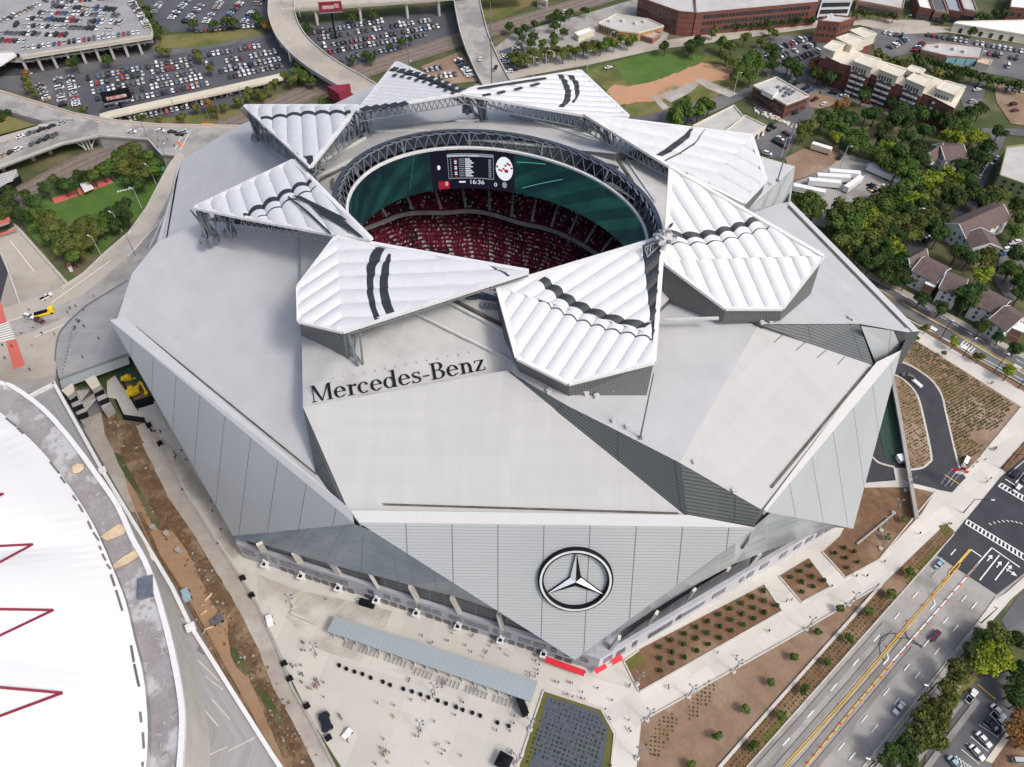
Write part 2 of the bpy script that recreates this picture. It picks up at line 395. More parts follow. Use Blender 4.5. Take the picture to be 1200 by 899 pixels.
def smooth_pts(pts, n=6):
    out = []
    for i in range(len(pts)-1):
        p0, p1, p2, p3 = (Vector(pts[max(i-1, 0)]), Vector(pts[i]), Vector(pts[i+1]), Vector(pts[min(i+2, len(pts)-1)]))
        for k in range(n):
            t = k/n
            out.append(.5*((2*p1)+(p2-p0)*t+(2*p0-5*p1+4*p2-p3)*t*t+(3*p1-p0-3*p2+p3)*t**3))
    out.append(Vector(pts[-1]))
    return out
ORDW = 'first second third fourth fifth sixth seventh eighth ninth tenth eleventh twelfth thirteenth fourteenth fifteenth sixteenth seventeenth eighteenth nineteenth twentieth'.split()
TENS = {20: 'twenty', 30: 'thirty', 40: 'forty', 50: 'fifty', 60: 'sixty'}
def ordw(n):
    if n <= 20: return ORDW[n-1]
    t = n//10*10
    if n % 10 == 0: return TENS[t][:-1]+'ieth'
    return TENS[t]+'-'+ORDW[n % 10-1]
def label_series(items, fmt_many, fmt_one):
    """items: (object, key-tuple, px). Same key -> numbered from the left; the label names the key."""
    d = {}
    items = [t for t in items if t[0] is not None]
    for o, key, px in items: d.setdefault(key, []).append((px, o))
    for key, l in d.items():
        l.sort(key=lambda t: t[0])
        for i, (px, o) in enumerate(l):
            o['label'] = (fmt_one(*key) if len(l) == 1 else fmt_many(ordw(i+1), *key))
            if len(o['label'].split()) > 16: print('LONG', o['label'])
# ================================================================ STADIUM
ST = empty('stadium', (0, 215, 0))
tag(ST, 'huge silver angular stadium with white petal roof panels around an open oval', 'stadium')
def uvof(f, pts, u):
    """uv in metres on the plane of pts along direction u"""
    n = (pts[1]-pts[0]).cross(pts[2]-pts[0])
    if n.length < 1e-6: n = Vector((0, 0, 1))
    n.normalize(); u = Vector(u); u = (u-n*u.dot(n)).normalized(); v = n.cross(u)
    o = pts[0]
    return [((p-o).dot(u), (p-o).dot(v)) for p in pts]
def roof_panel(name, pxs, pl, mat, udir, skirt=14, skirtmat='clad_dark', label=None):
    pts = [pl(*p) for p in pxs]
    area = sum(pts[i].x*pts[(i+1) % len(pts)].y-pts[(i+1) % len(pts)].x*pts[i].y for i in range(len(pts)))
    if area < 0: pts = pts[::-1]
    g = G(); g.poly(pts, 0, uvof(None, pts, udir))
    L = 0
    for i in range(len(pts)):
        a, b = pts[i], pts[(i+1) % len(pts)]; w = (b-a).length
        dz = Vector((0, 0, skirt))
        g.poly([a-dz, b-dz, b, a], 1, [(L, 0), (L+w, 0), (L+w, skirt), (L, skirt)]); L += w
    o = g.build(name, [mat, skirtmat], ST)
    if label: o['label'] = label
    return o
zp = 52.0
plLW = plane3((129, 376, zp), (415, 614, zp), (352, 272, 71))
plF = plane3((409, 601, 53.2), (804, 606, 53.2), (355, 477, 66))
plRU = plane3((888, 382, 67.5), (796, 542, 66.5), (601, 438, 70))
plRW = plane3((888, 382, 67.5), (796, 542, 66.5), (1023, 428, 55))
plR2 = plane3((927, 236, 54), (1078, 388, 54), (893, 380, 69))
plUL = plane3((213, 187, 54), (184, 284, 54), (352, 225, 73))
plRB = plane3((932, 195, 58), (877, 245, 60), (800, 150, 70))
dLW = P(415, 614, zp)-P(129, 376, zp); dF = P(804, 606, 53)-P(409, 601, 53); dRW = P(1055, 413, zp)-P(897, 600, zp)
roof_panel('roof_panel', [(135, 380), (415, 611), (409, 601), (370, 554), (355, 477), (352, 272), (240, 258), (184, 284), (155, 320)], plLW, 'membrane', dLW, 12)
roof_panel('roof_panel', [(409, 600), (355, 477), (594, 434), (804, 605)], plF, 'membrane_warm', dF, 14)
roof_panel('roof_panel', [(601, 438), (664, 475), (714, 500), (796, 542), (888, 382), (800, 325), (700, 330), (600, 390)], plRU, 'membrane', dRW, 26)
roof_panel('roof_panel', [(796, 542), (888, 382), (1023, 428), (892, 597)], plRW, 'membrane_warm', dRW, 22)
roof_panel('roof_panel', [(893, 380), (1007, 379.5), (1063, 389.5), (1078, 388), (927, 236), (872, 249), (790, 250), (800, 330)], plR2, 'membrane', P(1078, 388, 54)-P(927, 236, 54), 16)
roof_panel('roof_panel', [(184, 284), (213, 187), (280, 147), (310, 135), (345, 195), (352, 225), (240, 258)], plUL, 'membrane', P(184, 284, 54)-P(213, 187, 54), 10)
roof_panel('roof_panel', [(887, 182), (932, 195), (877, 245), (790, 260), (750, 190), (830, 160)], plRB, 'membrane', dRW, 24, 'clad')
plBK = plane3((385, 127, 64), (446, 96, 58), (600, 150, 74))
roof_panel('roof_panel', [(385, 125), (446, 96), (470, 92), (560, 112), (690, 105), (735, 142), (830, 162), (720, 180), (560, 165), (430, 160)], plBK, 'membrane', dF, 12)
roof_panel('roof_panel', [(310, 140), (345, 200), (430, 162), (385, 126), (330, 132)], plane3((310, 140, 60), (345, 200, 72), (430, 162, 76)), 'membrane', dF, 12)
# walls the photo shows
def wallpart(name, pts, mat, udir, label=None):
    g = G(); pts = [Vector(p) for p in pts]
    g.poly(pts, 0, uvof(None, pts, udir)); o = g.build(name, mat, ST)
    if label: o['label'] = label
    return o
c_, d_, tipF = P(421, 613, zp), P(885, 619, zp), P(673, 773, 12)
wallpart('facade_panel', [c_, tipF, d_], 'clad', dF)
a_, b_, tipL = P(129, 376, zp), P(415, 614, zp), P(273, 628, 14)
wallpart('facade_panel', [a_, tipL, b_], 'clad', dLW, 'blue-grey ribbed triangle facing the old dome')
e_, f_, tipR = P(897, 600, zp), P(1056, 411, zp), P(1000, 619, 14)
wallpart('facade_panel', [e_, tipR, f_], 'clad', dRW)
wallpart('facade_panel', [f_, tipR, P(1030, 440, 10), P(1064, 391, 52)], 'clad', dRW)
wallpart('facade_panel', [P(1009, 382, 63), P(1062, 390, 53.5), P(1052, 412, 47), P(1027, 428, 46)], 'clad', dRW)
wallpart('side_wall', [P(884, 248, 60), P(878, 246, 59), P(932, 196, 57.5), P(926, 236, 45)], 'clad', dRW)
g = G(); sl = [plLW(355, 478), P(409, 601, 52.5), P(370, 554, 53.4)]
FL, FR = plF(355, 477), plF(409, 600)
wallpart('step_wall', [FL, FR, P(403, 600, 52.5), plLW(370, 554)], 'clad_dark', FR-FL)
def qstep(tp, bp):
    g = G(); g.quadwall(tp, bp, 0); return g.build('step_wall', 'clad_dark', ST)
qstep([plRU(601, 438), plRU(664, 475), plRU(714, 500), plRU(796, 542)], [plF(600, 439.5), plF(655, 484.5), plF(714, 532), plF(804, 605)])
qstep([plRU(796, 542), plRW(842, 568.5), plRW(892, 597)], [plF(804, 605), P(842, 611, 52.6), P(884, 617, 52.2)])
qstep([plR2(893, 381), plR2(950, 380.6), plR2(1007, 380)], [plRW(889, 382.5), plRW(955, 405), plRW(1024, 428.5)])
# parapets (raised lips in front of a flat dark strip painting the gutter recess's shade)
def parapet(A0, A1, B0, B1, G0, G1, h=1.1):
    """A = outer edge, B = inner edge of the white cap, G = end points of the gutter inside it"""
    g = G(); up = Vector((0, 0, h))
    top = [A0+up*.3, A1+up*.3, B1+up, B0+up]
    g.poly(top, 0); g.poly([B0-up, B1-up, B1+up, B0+up], 0); g.poly([A0-up*1.5, A1-up*1.5, A1+up*.3, A0+up*.3], 0)
    g.poly([A0-up*1.5, A0+up*.3, B0+up, B0-up], 0); g.poly([A1-up*1.5, A1+up*.3, B1+up, B1-up], 0)
    o = g.build('parapet', 'parapet', ST)
    n = (B0-A0).normalized()*.8
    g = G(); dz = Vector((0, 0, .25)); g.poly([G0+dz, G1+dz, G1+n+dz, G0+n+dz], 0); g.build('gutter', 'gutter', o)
parapet(a_, b_, plLW(147, 374), P(413, 601, 53.4), plLW(157, 383), plLW(370, 557))
parapet(c_, d_, P(411, 600.5, 53.4), P(806, 606, 53.4), plF(450, 593), plF(796, 603.5))
parapet(e_, f_, P(889, 593, 54), P(1026, 427, 55.2), plRW(905, 573), plRW(1021, 432))
g = G(); q = [plR2(927, 236, .4), plR2(1078, 388, .4), plR2(1070, 389, .4), plR2(923.5, 239, .4)]; g.poly(q); g.build('parapet', 'parapet', ST)
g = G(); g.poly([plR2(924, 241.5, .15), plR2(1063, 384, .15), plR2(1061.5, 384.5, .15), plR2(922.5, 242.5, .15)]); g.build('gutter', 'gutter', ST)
g = G(); g.poly([plUL(209, 192, .15), plUL(194.5, 279, .15), plUL(196, 279, .15), plUL(211, 193, .15)]); g.build('gutter', 'dark', ST)
g = G(); g.poly([plUL(213, 187, .3), plUL(184, 284, .3), plUL(190, 281, .3), plUL(208.5, 192, .3)]); g.build('parapet', 'parapet', ST)
# translucent overhang facets between the big triangles
g = G()
lowL = PL([(273, 629, 14), (286, 633, 17), (315, 640, 19), (345, 649, 20), (389, 662, 20.5), (432, 673, 20.5), (482, 686, 20), (528, 698, 18.5), (583, 717, 17), (640, 747, 14), (673, 774, 11.5)])
topL = [b_+(tipL-b_)*t for t in (1, .85, .6, .3, 0)]+[c_+(tipF-c_)*t for t in (.05, .2, .4, .6, .8, 1)]
L = 0
for i in range(10):
    a, b, c, d = lowL[i], lowL[i+1], topL[i+1], topL[i]
    w = (b-a).length; g.poly([a, b, c, d], 0, [(L, 0), (L+w, 0), (L+w, (c-b).length), (L, (d-a).length)]); L += w
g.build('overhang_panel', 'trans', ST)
g = G()
lowR = PL([(673, 774, 11.5), (700, 757, 13), (738, 733, 16), (780, 706, 18.5), (820, 683, 20), (860, 661, 21), (900, 645, 21), (940, 630, 20.5), (980, 618, 18), (1000, 620, 14)])
topR = [d_+(tipF-d_)*t for t in (1, .85, .7, .5, .3, .1)]+[e_+(tipR-e_)*t for t in (.05, .4, .75, 1)]
L = 0
for i in range(9):
    a, b, c, d = lowR[i], lowR[i+1], topR[i+1], topR[i]
    w = (b-a).length; g.poly([a, b, c, d], 0, [(L, 0), (L+w, 0), (L+w, (c-b).length), (L, (d-a).length)]); L += w
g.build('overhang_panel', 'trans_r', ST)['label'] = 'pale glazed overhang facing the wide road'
# base body
G0, G1, G2 = P(286, 654), P(700, 787), P(992, 612)
back = [Vector((118, 190, 0)), Vector((112, 262, 0)), Vector((72, 300, 0)), Vector((-20, 318, 0)), Vector((-95, 300, 0)), Vector((-118, 262, 0)), Vector((-112, 190, 0))]
base = [G0, G1, G2]+back
base[3:3] = []
def ringwall(ring, z0, z1, mat, name, off=0, wins=None):
    g = G(); L = 0
    c = Vector((0, 215, 0))
    pts = [p+(c-p).normalized()*off for p in ring]
    for i in range(len(pts)):
        a, b = pts[i], pts[(i+1) % len(pts)]; w = (b-a).length
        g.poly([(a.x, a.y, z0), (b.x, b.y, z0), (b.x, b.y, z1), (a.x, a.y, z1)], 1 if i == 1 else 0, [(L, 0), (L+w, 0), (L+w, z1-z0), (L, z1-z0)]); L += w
    if z1 < 13: g.poly([(p.x, p.y, z1) for p in ring], 0)
    return g.build(name, mat, ST)
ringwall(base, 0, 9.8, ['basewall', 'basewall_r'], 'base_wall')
M['louvre'] = mlines('dark_louvre_band', (.035, .04, .05), (.12, .13, .14), pv=2.4, wv=.35, pu=5, wu=.3, rough=.3, c2=(.02, .025, .03), scale=.2)
for A_, B_, e0, e1, sg in ((G0, G1, .03, .93, 1), (G1, G2, .07, .97, 1)):
    g = G(); dd = (B_-A_).normalized(); nn = Vector((dd.y, -dd.x, 0)); Lw = (B_-A_).length
    tops, bots = [], []
    for k in range(13):
        t = e0+(e1-e0)*k/12; p = A_+(B_-A_)*t-nn*(1.2+2.0*0); tops.append(Vector((p.x, p.y, 11.5+7.5*math.sin(math.pi*min(1, max(0, (t-e0)/(e1-e0))))**.5))); bots.append(Vector((p.x, p.y, 9.85)))
    g.quadwall(tops, bots, 0); g.build('louvre_band', 'louvre', ST)
# outer shell behind (seen only from the side)
g = G(); sh = PL([(129, 376, 50), (184, 284, 50), (213, 189, 50), (282, 150, 50), (385, 133, 50), (450, 108, 50), (600, 118, 50), (735, 150, 50), (830, 170, 50), (928, 202, 48), (924, 240, 50), (1062, 392, 50)])
bs = [Vector((p.x*.93, 215+(p.y-215)*.93, 10)) for p in sh[:-1]]+[P(1030, 440, 10)]
g.quadwall(sh, bs, 0); g.build('rear_wall', 'clad', ST)
# slanted white props and gate lamps along the base wall, windows
def along(A, B, t): return A+(B-A)*t
colsL = [.04, .155, .275, .395, .53, .665, .80]
for px, py, qx, qy in ((304, 637, 309, 645), (345.5, 648, 352.5, 659), (388, 659, 397, 672), (433, 672, 442, 687), (480.5, 686, 490, 703), (529.5, 699, 539, 717), (584, 718, 588.5, 735)):
    t = along(G0, G1, max(0.02, (qx-286)/(700-286))); 
    g = G(); g.beam(P(px, py, 20), Vector((P(qx, qy, 9.9).x, P(qx, qy, 9.9).y, 9.9)), 2.0, 1.0); g.build('raking_column', 'conc_pale', ST)
for px, py in ((880, 662), (844, 678), (804, 704), (760, 731), (716, 760)):
    g = G(); g.beam(P(px+10, py-13, 19.5), P(px, py, 9.9), 1.5, .9); g.build('raking_column', 'conc_pale', ST)
nwin = 0
def outn(A, B):
    d = (B-A).normalized(); n = Vector((d.y, -d.x, 0)); return d, n
def wall_windows(A, B, specs, mat='glassblue', name='window'):
    d, n = outn(A, B)
    for t, w, z0, z1 in specs:
        p = A+(B-A)*t+n*.12
        g = G(); g.box((p.x, p.y, (z0+z1)/2), (w, .3, z1-z0), math.atan2(d.y, d.x)); g.build(name, mat, ST)
wall_windows(G0, G1, [(.03, 4, 4.5, 7.5), (.075, 2.5, 4.8, 7.6), (.105, 1.6, 4.8, 7.6), (.145, 4.5, 4.6, 8), (.20, 9, 5, 8), (.27, 9, 4.6, 7.8), (.315, 2, 4.6, 7.8), (.39, 2, 4.8, 7.4), (.435, 2, 4.8, 7.4), (.465, 2, 4.8, 7.4), (.505, 2.6, 4.8, 7.6), (.54, 4, 4.9, 7.6), (.575, 2.4, 4.9, 7.6), (.625, 3.6, 4.8, 7.6), (.665, 3.6, 4.8, 7.6), (.70, 3.6, 4.8, 7.6), (.735, 1.8, 4.8, 7.6), (.765, 1.8, 4.8, 7.6), (.81, 3.6, 4.6, 7.4), (.85, 3.8, 4.6, 7.4), (.885, 1.8, 4.6, 7.4), (.92, 1.8, 4.6, 7.4), (.965, 2, 4.6, 7.4)])
wall_windows(G1, G2, [(.03, 3, 5, 8), (.075, 3.2, 4, 7.6), (.125, 1.6, 4, 7.6), (.22, 9, 3, 6.5), (.29, 1.4, 4, 7.5), (.33, 11, 4.2, 6.6), (.44, 5, 4.4, 7.4), (.53, 1.5, 4.4, 7.4), (.565, 2.6, 4.4, 7.4), (.62, 3.4, 5, 8), (.70, 2.8, 4.4, 7.4), (.76, 2.8, 4.4, 7.4), (.81, 2.8, 4.4, 7.4), (.86, 2.8, 3.4, 8), (.90, 2.8, 3.4, 8)])
wall_windows(G0, G1, [(t/40, 2.0, .1, 2.6) for t in range(5, 38) if t % 7], 'glassdark', 'door')
d, n = outn(G0, G1)
for t in (.075, .185, .295, .405, .518, .633, .748, .862):
    p = along(G0, G1, t)+n*.9
    g = G(); a = math.atan2(d.y, d.x)
    g.box((p.x, p.y, 1.2), (1.5, 1.3, 2.4), a); g.box((p.x+n.x*.3, p.y+n.y*.3, 3.0), (2.0, 2.3, .8), a); g.box((p.x-n.x*.3, p.y-n.y*.3, 4.2), (.9, .5, 1.8), a)
    o = g.build('gate_lamp', 'frame_white', ST)
    g = G(); g.box((p.x+n.x*.4, p.y+n.y*.4, 3.45), (1.1, 1.0, .1), a); g.build('lens', 'dark', o)
for A, B in (((640, 769), (686, 785.5)), ((695.5, 783.5), (708.5, 776)), ((715, 773), (727.5, 766.5))):
    g = G(); p, q = P(A[0], A[1], 3.6), P(B[0], B[1], 3.6); dd, nn = outn(p, q)
    g.poly([p, q, q+nn*1.5+Vector((0, 0, -.7)), p+nn*1.5+Vector((0, 0, -.7))]); g.poly([p+nn*1.5+Vector((0, 0, -.7)), q+nn*1.5+Vector((0, 0, -.7)), q+nn*1.5+Vector((0, 0, -1.2)), p+nn*1.5+Vector((0, 0, -1.2))])
    g.build('awning', 'red', ST)
# ---------------------------------------------------------------- oval opening
EC = Vector((-6, 211.5, 0)); EA, EB, ER = 51.9, 38.4, R(-25)
def ell(t, k=1.0, z=75.0, add=0.0):
    a, b = EA*k+add, EB*k+add
    x, y = a*math.cos(t), b*math.sin(t)
    return Vector((EC.x+x*math.cos(ER)-y*math.sin(ER), EC.y+x*math.sin(ER)+y*math.cos(ER), z))
NE = 72
TT = [2*math.pi*i/NE for i in range(NE+1)]
# inner roof deck: from the oval out to the panels
K = PL([(352, 272, 71.5), (349, 235, 73), (345, 200, 74), (385, 172, 75), (430, 156, 76), (500, 146, 77), (560, 140, 78), (640, 142, 78), (700, 150, 77), (760, 180, 76), (795, 225, 75), (805, 330, 72), (760, 375, 71), (690, 405, 70.5), (601, 437.5, 69.8), (594, 434.3, 68.6), (355, 477.3, 65.8), (353, 370, 68.5)])
def hit(th):
    d = Vector((math.cos(th), math.sin(th)))
    best = None
    for i in range(len(K)):
        a, b = K[i], K[(i+1) % len(K)]
        ex, ey = b.x-a.x, b.y-a.y; den = d.x*ey-d.y*ex
        if abs(den) < 1e-9: continue
        ax, ay = a.x-EC.x, a.y-EC.y
        t = (ax*ey-ay*ex)/den; s_ = (ax*d.y-ay*d.x)/den
        if t > 0 and -1e-6 <= s_ <= 1+1e-6: best = (t, a.z+(b.z-a.z)*s_)
    return best
g = G(); gs = G(); ths = []
for i in range(NE): ths.append(math.atan2(ell(TT[i]).y-EC.y, ell(TT[i]).x-EC.x) % (2*math.pi))
for k in K: ths.append(math.atan2(k.y-EC.y, k.x-EC.x) % (2*math.pi))
ths = sorted(set(round(t, 6) for t in ths)); ths.append(ths[0]+2*math.pi)
def inner(th):
    a, b = EA+4.2, EB+4.2; t = th-ER
    r = a*b/math.sqrt((b*math.cos(t))**2+(a*math.sin(t))**2)
    return Vector((EC.x+r*math.cos(th), EC.y+r*math.sin(th), 79.5))
for i in range(len(ths)-1):
    h0, h1 = hit(ths[i]), hit(ths[i+1])
    o0 = Vector((EC.x+h0[0]*math.cos(ths[i]), EC.y+h0[0]*math.sin(ths[i]), h0[1])); o1 = Vector((EC.x+h1[0]*math.cos(ths[i+1]), EC.y+h1[0]*math.sin(ths[i+1]), h1[1]))
    g.poly([inner(ths[i]), o0, o1, inner(ths[i+1])], 0)
    gs.poly([o0, o0-Vector((0, 0, 14)), o1-Vector((0, 0, 14)), o1], 1)
deck = g.build('inner_roof', ['deck_roof', 'clad_dark'], ST); gs.build('step_wall', ['deck_roof', 'clad_dark'], deck)
import bmesh
bm = bmesh.new(); bm.from_mesh(deck.data); bmesh.ops.remove_doubles(bm, verts=bm.verts, dist=.01); bm.to_mesh(deck.data); bm.free()
deck.data.polygons.foreach_set('use_smooth', [True]*len(deck.data.polygons))
bvD = BVHTree.FromPolygons([tuple(v) for v in g.v], g.f)
def onDeck(px, py, off=.1):
    h = bvD.ray_cast(CAM, ray(px, py).normalized())
    return (h[0]+Vector((0, 0, off))) if h[0] is not None else P(px, py, 74+off)
# ring truss and navy backing
g = G()
for i in range(NE):
    a0, a1 = ell(TT[i], add=4.2, z=80.2), ell(TT[i+1], add=4.2, z=80.2)
    b0, b1 = ell(TT[i], add=2.6, z=80.2), ell(TT[i+1], add=2.6, z=80.2)
    g.poly([a0, a1, b1, b0]); g.poly([ell(TT[i], add=4.2, z=74), ell(TT[i+1], add=4.2, z=74), a1, a0]); 
g.build('ring_beam', 'navy', ST)
g = G()
for i in range(NE):
    z0, z1 = 75.3, 79.9
    g.tube(ell(TT[i], add=1.6, z=z1), ell(TT[i+1], add=2.4, z=z1), .28, 4); g.tube(ell(TT[i], add=.6, z=z0), ell(TT[i+1], add=.6, z=z0), .22, 4)
    tm = (TT[i]+TT[i+1])/2
    g.tube(ell(TT[i], add=.6, z=z0), ell(tm, add=1.8, z=z1), .15, 4); g.tube(ell(tm, add=1.8, z=z1), ell(TT[i+1], add=.6, z=z0), .15, 4)
    if i % 6 == 0: g.tube(ell(TT[i], add=.6, z=z0), ell(TT[i], add=2, z=z1), .45, 4)
g.build('ring_truss', 'steel', ST)
g = G()
for i in range(NE):
    for r0, r1, za, zb in ((.8, -.3, 75.3, 75.3), (-.3, -.3, 75.3, 74.5)):
        g.poly([ell(TT[i], add=r0, z=za), ell(TT[i+1], add=r0, z=za), ell(TT[i+1], add=r1, z=zb), ell(TT[i], add=r1, z=zb)])
g.build('screen_rim', 'frame_white', ST)
# halo screen: an oval video board showing the pitch
m, nt, b = _new('video_board_picture')
uvn = nt.nodes.new('ShaderNodeUVMap'); sep = nt.nodes.new('ShaderNodeSeparateXYZ'); nt.links.new(uvn.outputs[0], sep.inputs[0])
st = _math(nt, 'FRACT', _math(nt, 'DIVIDE', _math(nt, 'ADD', _math(nt, 'MULTIPLY', sep.outputs[1], 1.3), _math(nt, 'ADD', sep.outputs[0], 900)), 13.0))
st = _math(nt, 'GREATER_THAN', st, .5)
cc = _mix(nt, st, (.003, .024, .022), (.006, .046, .036))
cc = _mix(nt, _noise(nt, uvn.outputs[0], .05, lo=.4, hi=.65), cc, (.002, .010, .018))
b.inputs['Base Color'].default_value = (0, 0, 0, 1); nt.links.new(cc, b.inputs['Emission Color']); b.inputs['Emission Strength'].default_value = 1.0; b.inputs['Roughness'].default_value = .5
M['screen'] = m
M['screen_dark'] = memit('dark_video_board', (.006, .006, .014), 1.0)
M['e_white'] = memit('lit_white_pixels', (.8, .85, .9), .8)
M['e_grey'] = memit('lit_grey_pixels', (.3, .35, .4), .7)
M['e_red'] = memit('lit_red_pixels', (.30, .012, .03), .9)
M['e_green'] = memit('lit_pitch_line', (.06, .30, .22), 1.0)
def onscreen(px, z):
    """parameter t on the far side of the oval whose column shows at image x px at height z"""
    best = None
    for i in range(0, 7200):
        t = 2*math.pi*i/7200; e = ell(t, z=z)
        if e.y < EC.y-25: continue
        p = proj(e)
        # far side only
        d = abs(p[0]-px)+(0 if math.sin(math.atan2(e.y-EC.y, e.x-EC.x)) > -.6 else 99)
        if e.y > EC.y+ (e.x-EC.x)*-.45 and (best is None or d < best[0]): best = (d, t)
    return best[1]
ZB, ZT = 57.3, 74.6
tl, tr = onscreen(505, 66), onscreen(603, 66)
g = G()
NS = 144
for i in range(NS):
    t0, t1 = 2*math.pi*i/NS, 2*math.pi*(i+1)/NS
    u0, u1 = t0*45, t1*45
    q = [ell(t1, z=ZB, add=-.2), ell(t0, z=ZB, add=-.2), ell(t0, z=ZT, add=-.2), ell(t1, z=ZT, add=-.2)]
    g.poly(q, 0, [(u1, 0), (u0, 0), (u0, ZT-ZB), (u1, ZT-ZB)])
    q = [ell(t0, z=ZB, add=.9), ell(t1, z=ZB, add=.9), ell(t1, z=ZT, add=.9), ell(t0, z=ZT, add=.9)]
    g.poly(q, 1); g.poly([ell(t0, z=ZB, add=-.2), ell(t1, z=ZB, add=-.2), ell(t1, z=ZB, add=.9), ell(t0, z=ZB, add=.9)], 1)
halo = g.build('video_board', ['screen', 'dark'], ST)
def scr(t, z, d): return ell(t, z=z, add=-.2-d)
def spatch(g, t0, t1, z0, z1, d, mi=0, n=4):
    for k in range(n):
        a, b = t0+(t1-t0)*k/n, t0+(t1-t0)*(k+1)/n
        g.poly([scr(a, z0, d), scr(b, z0, d), scr(b, z1, d), scr(a, z1, d)], mi)
def lt(f): return tl+(tr-tl)*f      # 0 at left edge of the dark centre section, 1 at its right
g = G(); spatch(g, tl, tr, ZB, ZT, .1, 0, 16); g.build('scoreboard', 'screen_dark', halo)
g = G()
H = ZT-ZB
def sp(f0, f1, h0, h1, mi, d=.2): spatch(g, lt(f0), lt(f1), ZB+H*(1-h1), ZB+H*(1-h0), d, mi)
x0, x1, y0, y1 = .215, .76, .10, .73
for a in ((x0, x1, y0, y0+.02), (x0, x1, y1-.02, y1), (x0, x0+.006, y0, y1), (x1-.006, x1, y0, y1)): sp(*a, 1)
sp(x0+.01, x1-.01, y0+.03, y0+.075, 1)
for k in range(10):
    yy = y0+.13+k*.047
    sp(x0+.03, x0+.045, yy, yy+.022, 1); sp(x0+.08, x0+.11, yy, yy+.028, 0 if k % 3 else 2); sp(x0+.135, x0+.20, yy, yy+.018, 1); sp(x0+.21, x0+.27+.05*((k*7) % 5)/5, yy, yy+.024, 0)
    sp(x1-.06, x1-.03, yy, yy+.025, 1)
g.build('score_table', ['e_white', 'e_grey', 'e_red'], halo); g = G(); sp(.34, .42, .80, .84, 0); g.build('clock_label', ['e_white', 'e_grey', 'e_red'], halo); g = G(); sp(0.08, .22, .78, .98, 2, .15)
# round ball-like emblem picture at the right of the table
def disc(fc, hc, rf, rh, mi, d, half=None, n=20):
    pts = []
    for k in range(n): a = 2*math.pi*k/n; pts.append(scr(lt(fc+rf*math.cos(a)), ZB+H*(1-hc-rh*math.sin(a)), d))
    g.poly(pts, mi)
g.build('score_patch', ['e_white', 'e_grey', 'e_red'], halo); g = G()
disc(.885, .42, .10, .30, 0, .2)
for k in range(8):
    f = .79+.19*k/8; h = .42+.10*math.sin(k*.9)
    sp(f, f+.025, h-.07, h-.02, 2, .3)
sp(.885, .93, .42, .50, 2, .4)
g.build('ball_picture', ['e_white', 'e_grey', 'e_red'], halo)
for a_ in ((.10, .42, .02, .06, 0, .25), (.885, .83, .028, .08, 1, .25)): g = G(); disc(*a_); g.build('team_crest', ['e_white', 'e_grey'], halo)
def surf_text(s, fc, hc, hh, mat, name='digits'):
    cu = bpy.data.curves.new(name, 'FONT'); cu.body = s; cu.size = 1; cu.align_x = 'CENTER'; cu.align_y = 'CENTER'
    t = bpy.data.objects.new(name, cu); col.objects.link(t)
    dg = bpy.context.evaluated_depsgraph_get(); me = bpy.data.meshes.new_from_object(t.evaluated_get(dg))
    bpy.data.objects.remove(t); bpy.data.curves.remove(cu)
    g = G(); wper = abs((ell(tr)-ell(tl)).length)
    for p in me.polygons:
        g.poly([scr(lt(fc+me.vertices[i].co.x*hh/wper), ZB+H*(1-hc)+me.vertices[i].co.y*hh, .35) for i in p.vertices])
    g.build(name, mat, halo)
surf_text('16:36', .555, .82, 2.6, 'e_white'); surf_text('0', .185, .85, 2.4, 'e_white'); surf_text('0', .78, .85, 2.4, 'e_white')
surf_text('MLS SHUTOUT LEADERS', .40, .155, 1.1, 'e_white', 'heading')
g = G()
def pitchline(pa, pb, za, zb):
    ta, tb = onscreen(pa, za), onscreen(pb, zb)
    for k in range(8):
        a, b_ = ta+(tb-ta)*k/8, ta+(tb-ta)*(k+1)/8; z0, z1 = za+(zb-za)*k/8, za+(zb-za)*(k+1)/8
        g.poly([scr(a, z0, .12), scr(b_, z1, .12), scr(b_, z1+.3, .12), scr(a, z0+.3, .12)])
pitchline(612, 660, 60, 69); pitchline(480, 484.5, 60, 73); pitchline(606, 640, 71, 73)
g.build('pitch_line', 'e_green', halo)
# seating bowl -----------------------------------------------------------
ang = [(0, 62), (40.7, 57.5), (76, 59.5), (106, 70), (127, 79), (150, 84), (180, 76), (215, 62), (245, 58), (275, 62), (300, 74), (325, 80), (345, 72)]
def rad(th):
    th = math.degrees(th) % 360
    L = ang+[(360, 62)]
    for (a, r), (b, s_) in zip(L[:-1], L[1:]):
        if a <= th <= b:
            t = (th-a)/(b-a); t = t*t*(3-2*t); return r+(s_-r)*t
def bowl(th, k, z): r = rad(th)*k; return Vector((-6+r*math.cos(th), 210+r*math.sin(th), z))
M['seats'] = mk('crimson_seating', (.085, .008, .022), (.14, .012, .035), scale=.7, rough=.8, c3=(.018, .008, .014), scale3=.06, fine=.3)
M['aisle'] = mk('grey_stair_aisle', (.36, .36, .38), (.28, .28, .30), rough=.8)
M['crowd_red'] = mk('red_clothing', (.42, .05, .12), (.22, .02, .06), rough=.9)
M['crowd_dark'] = mk('dark_clothing', (.02, .02, .03), rough=.9)
M['crowd_white'] = mk('white_clothing', (.66, .64, .63), rough=.9)
M['crowd_pink'] = mk('bare_skin_tone', (.42, .23, .18), rough=.9)
M['field'] = mlines('striped_pitch', (.04, .13, .03), (.055, .17, .04), pv=9, wv=4.5, rough=.95)
tiers = [(.36, 2.0, .98, 26.0), (.93, 31.5, 1.22, 47.0)]
crowd = G()
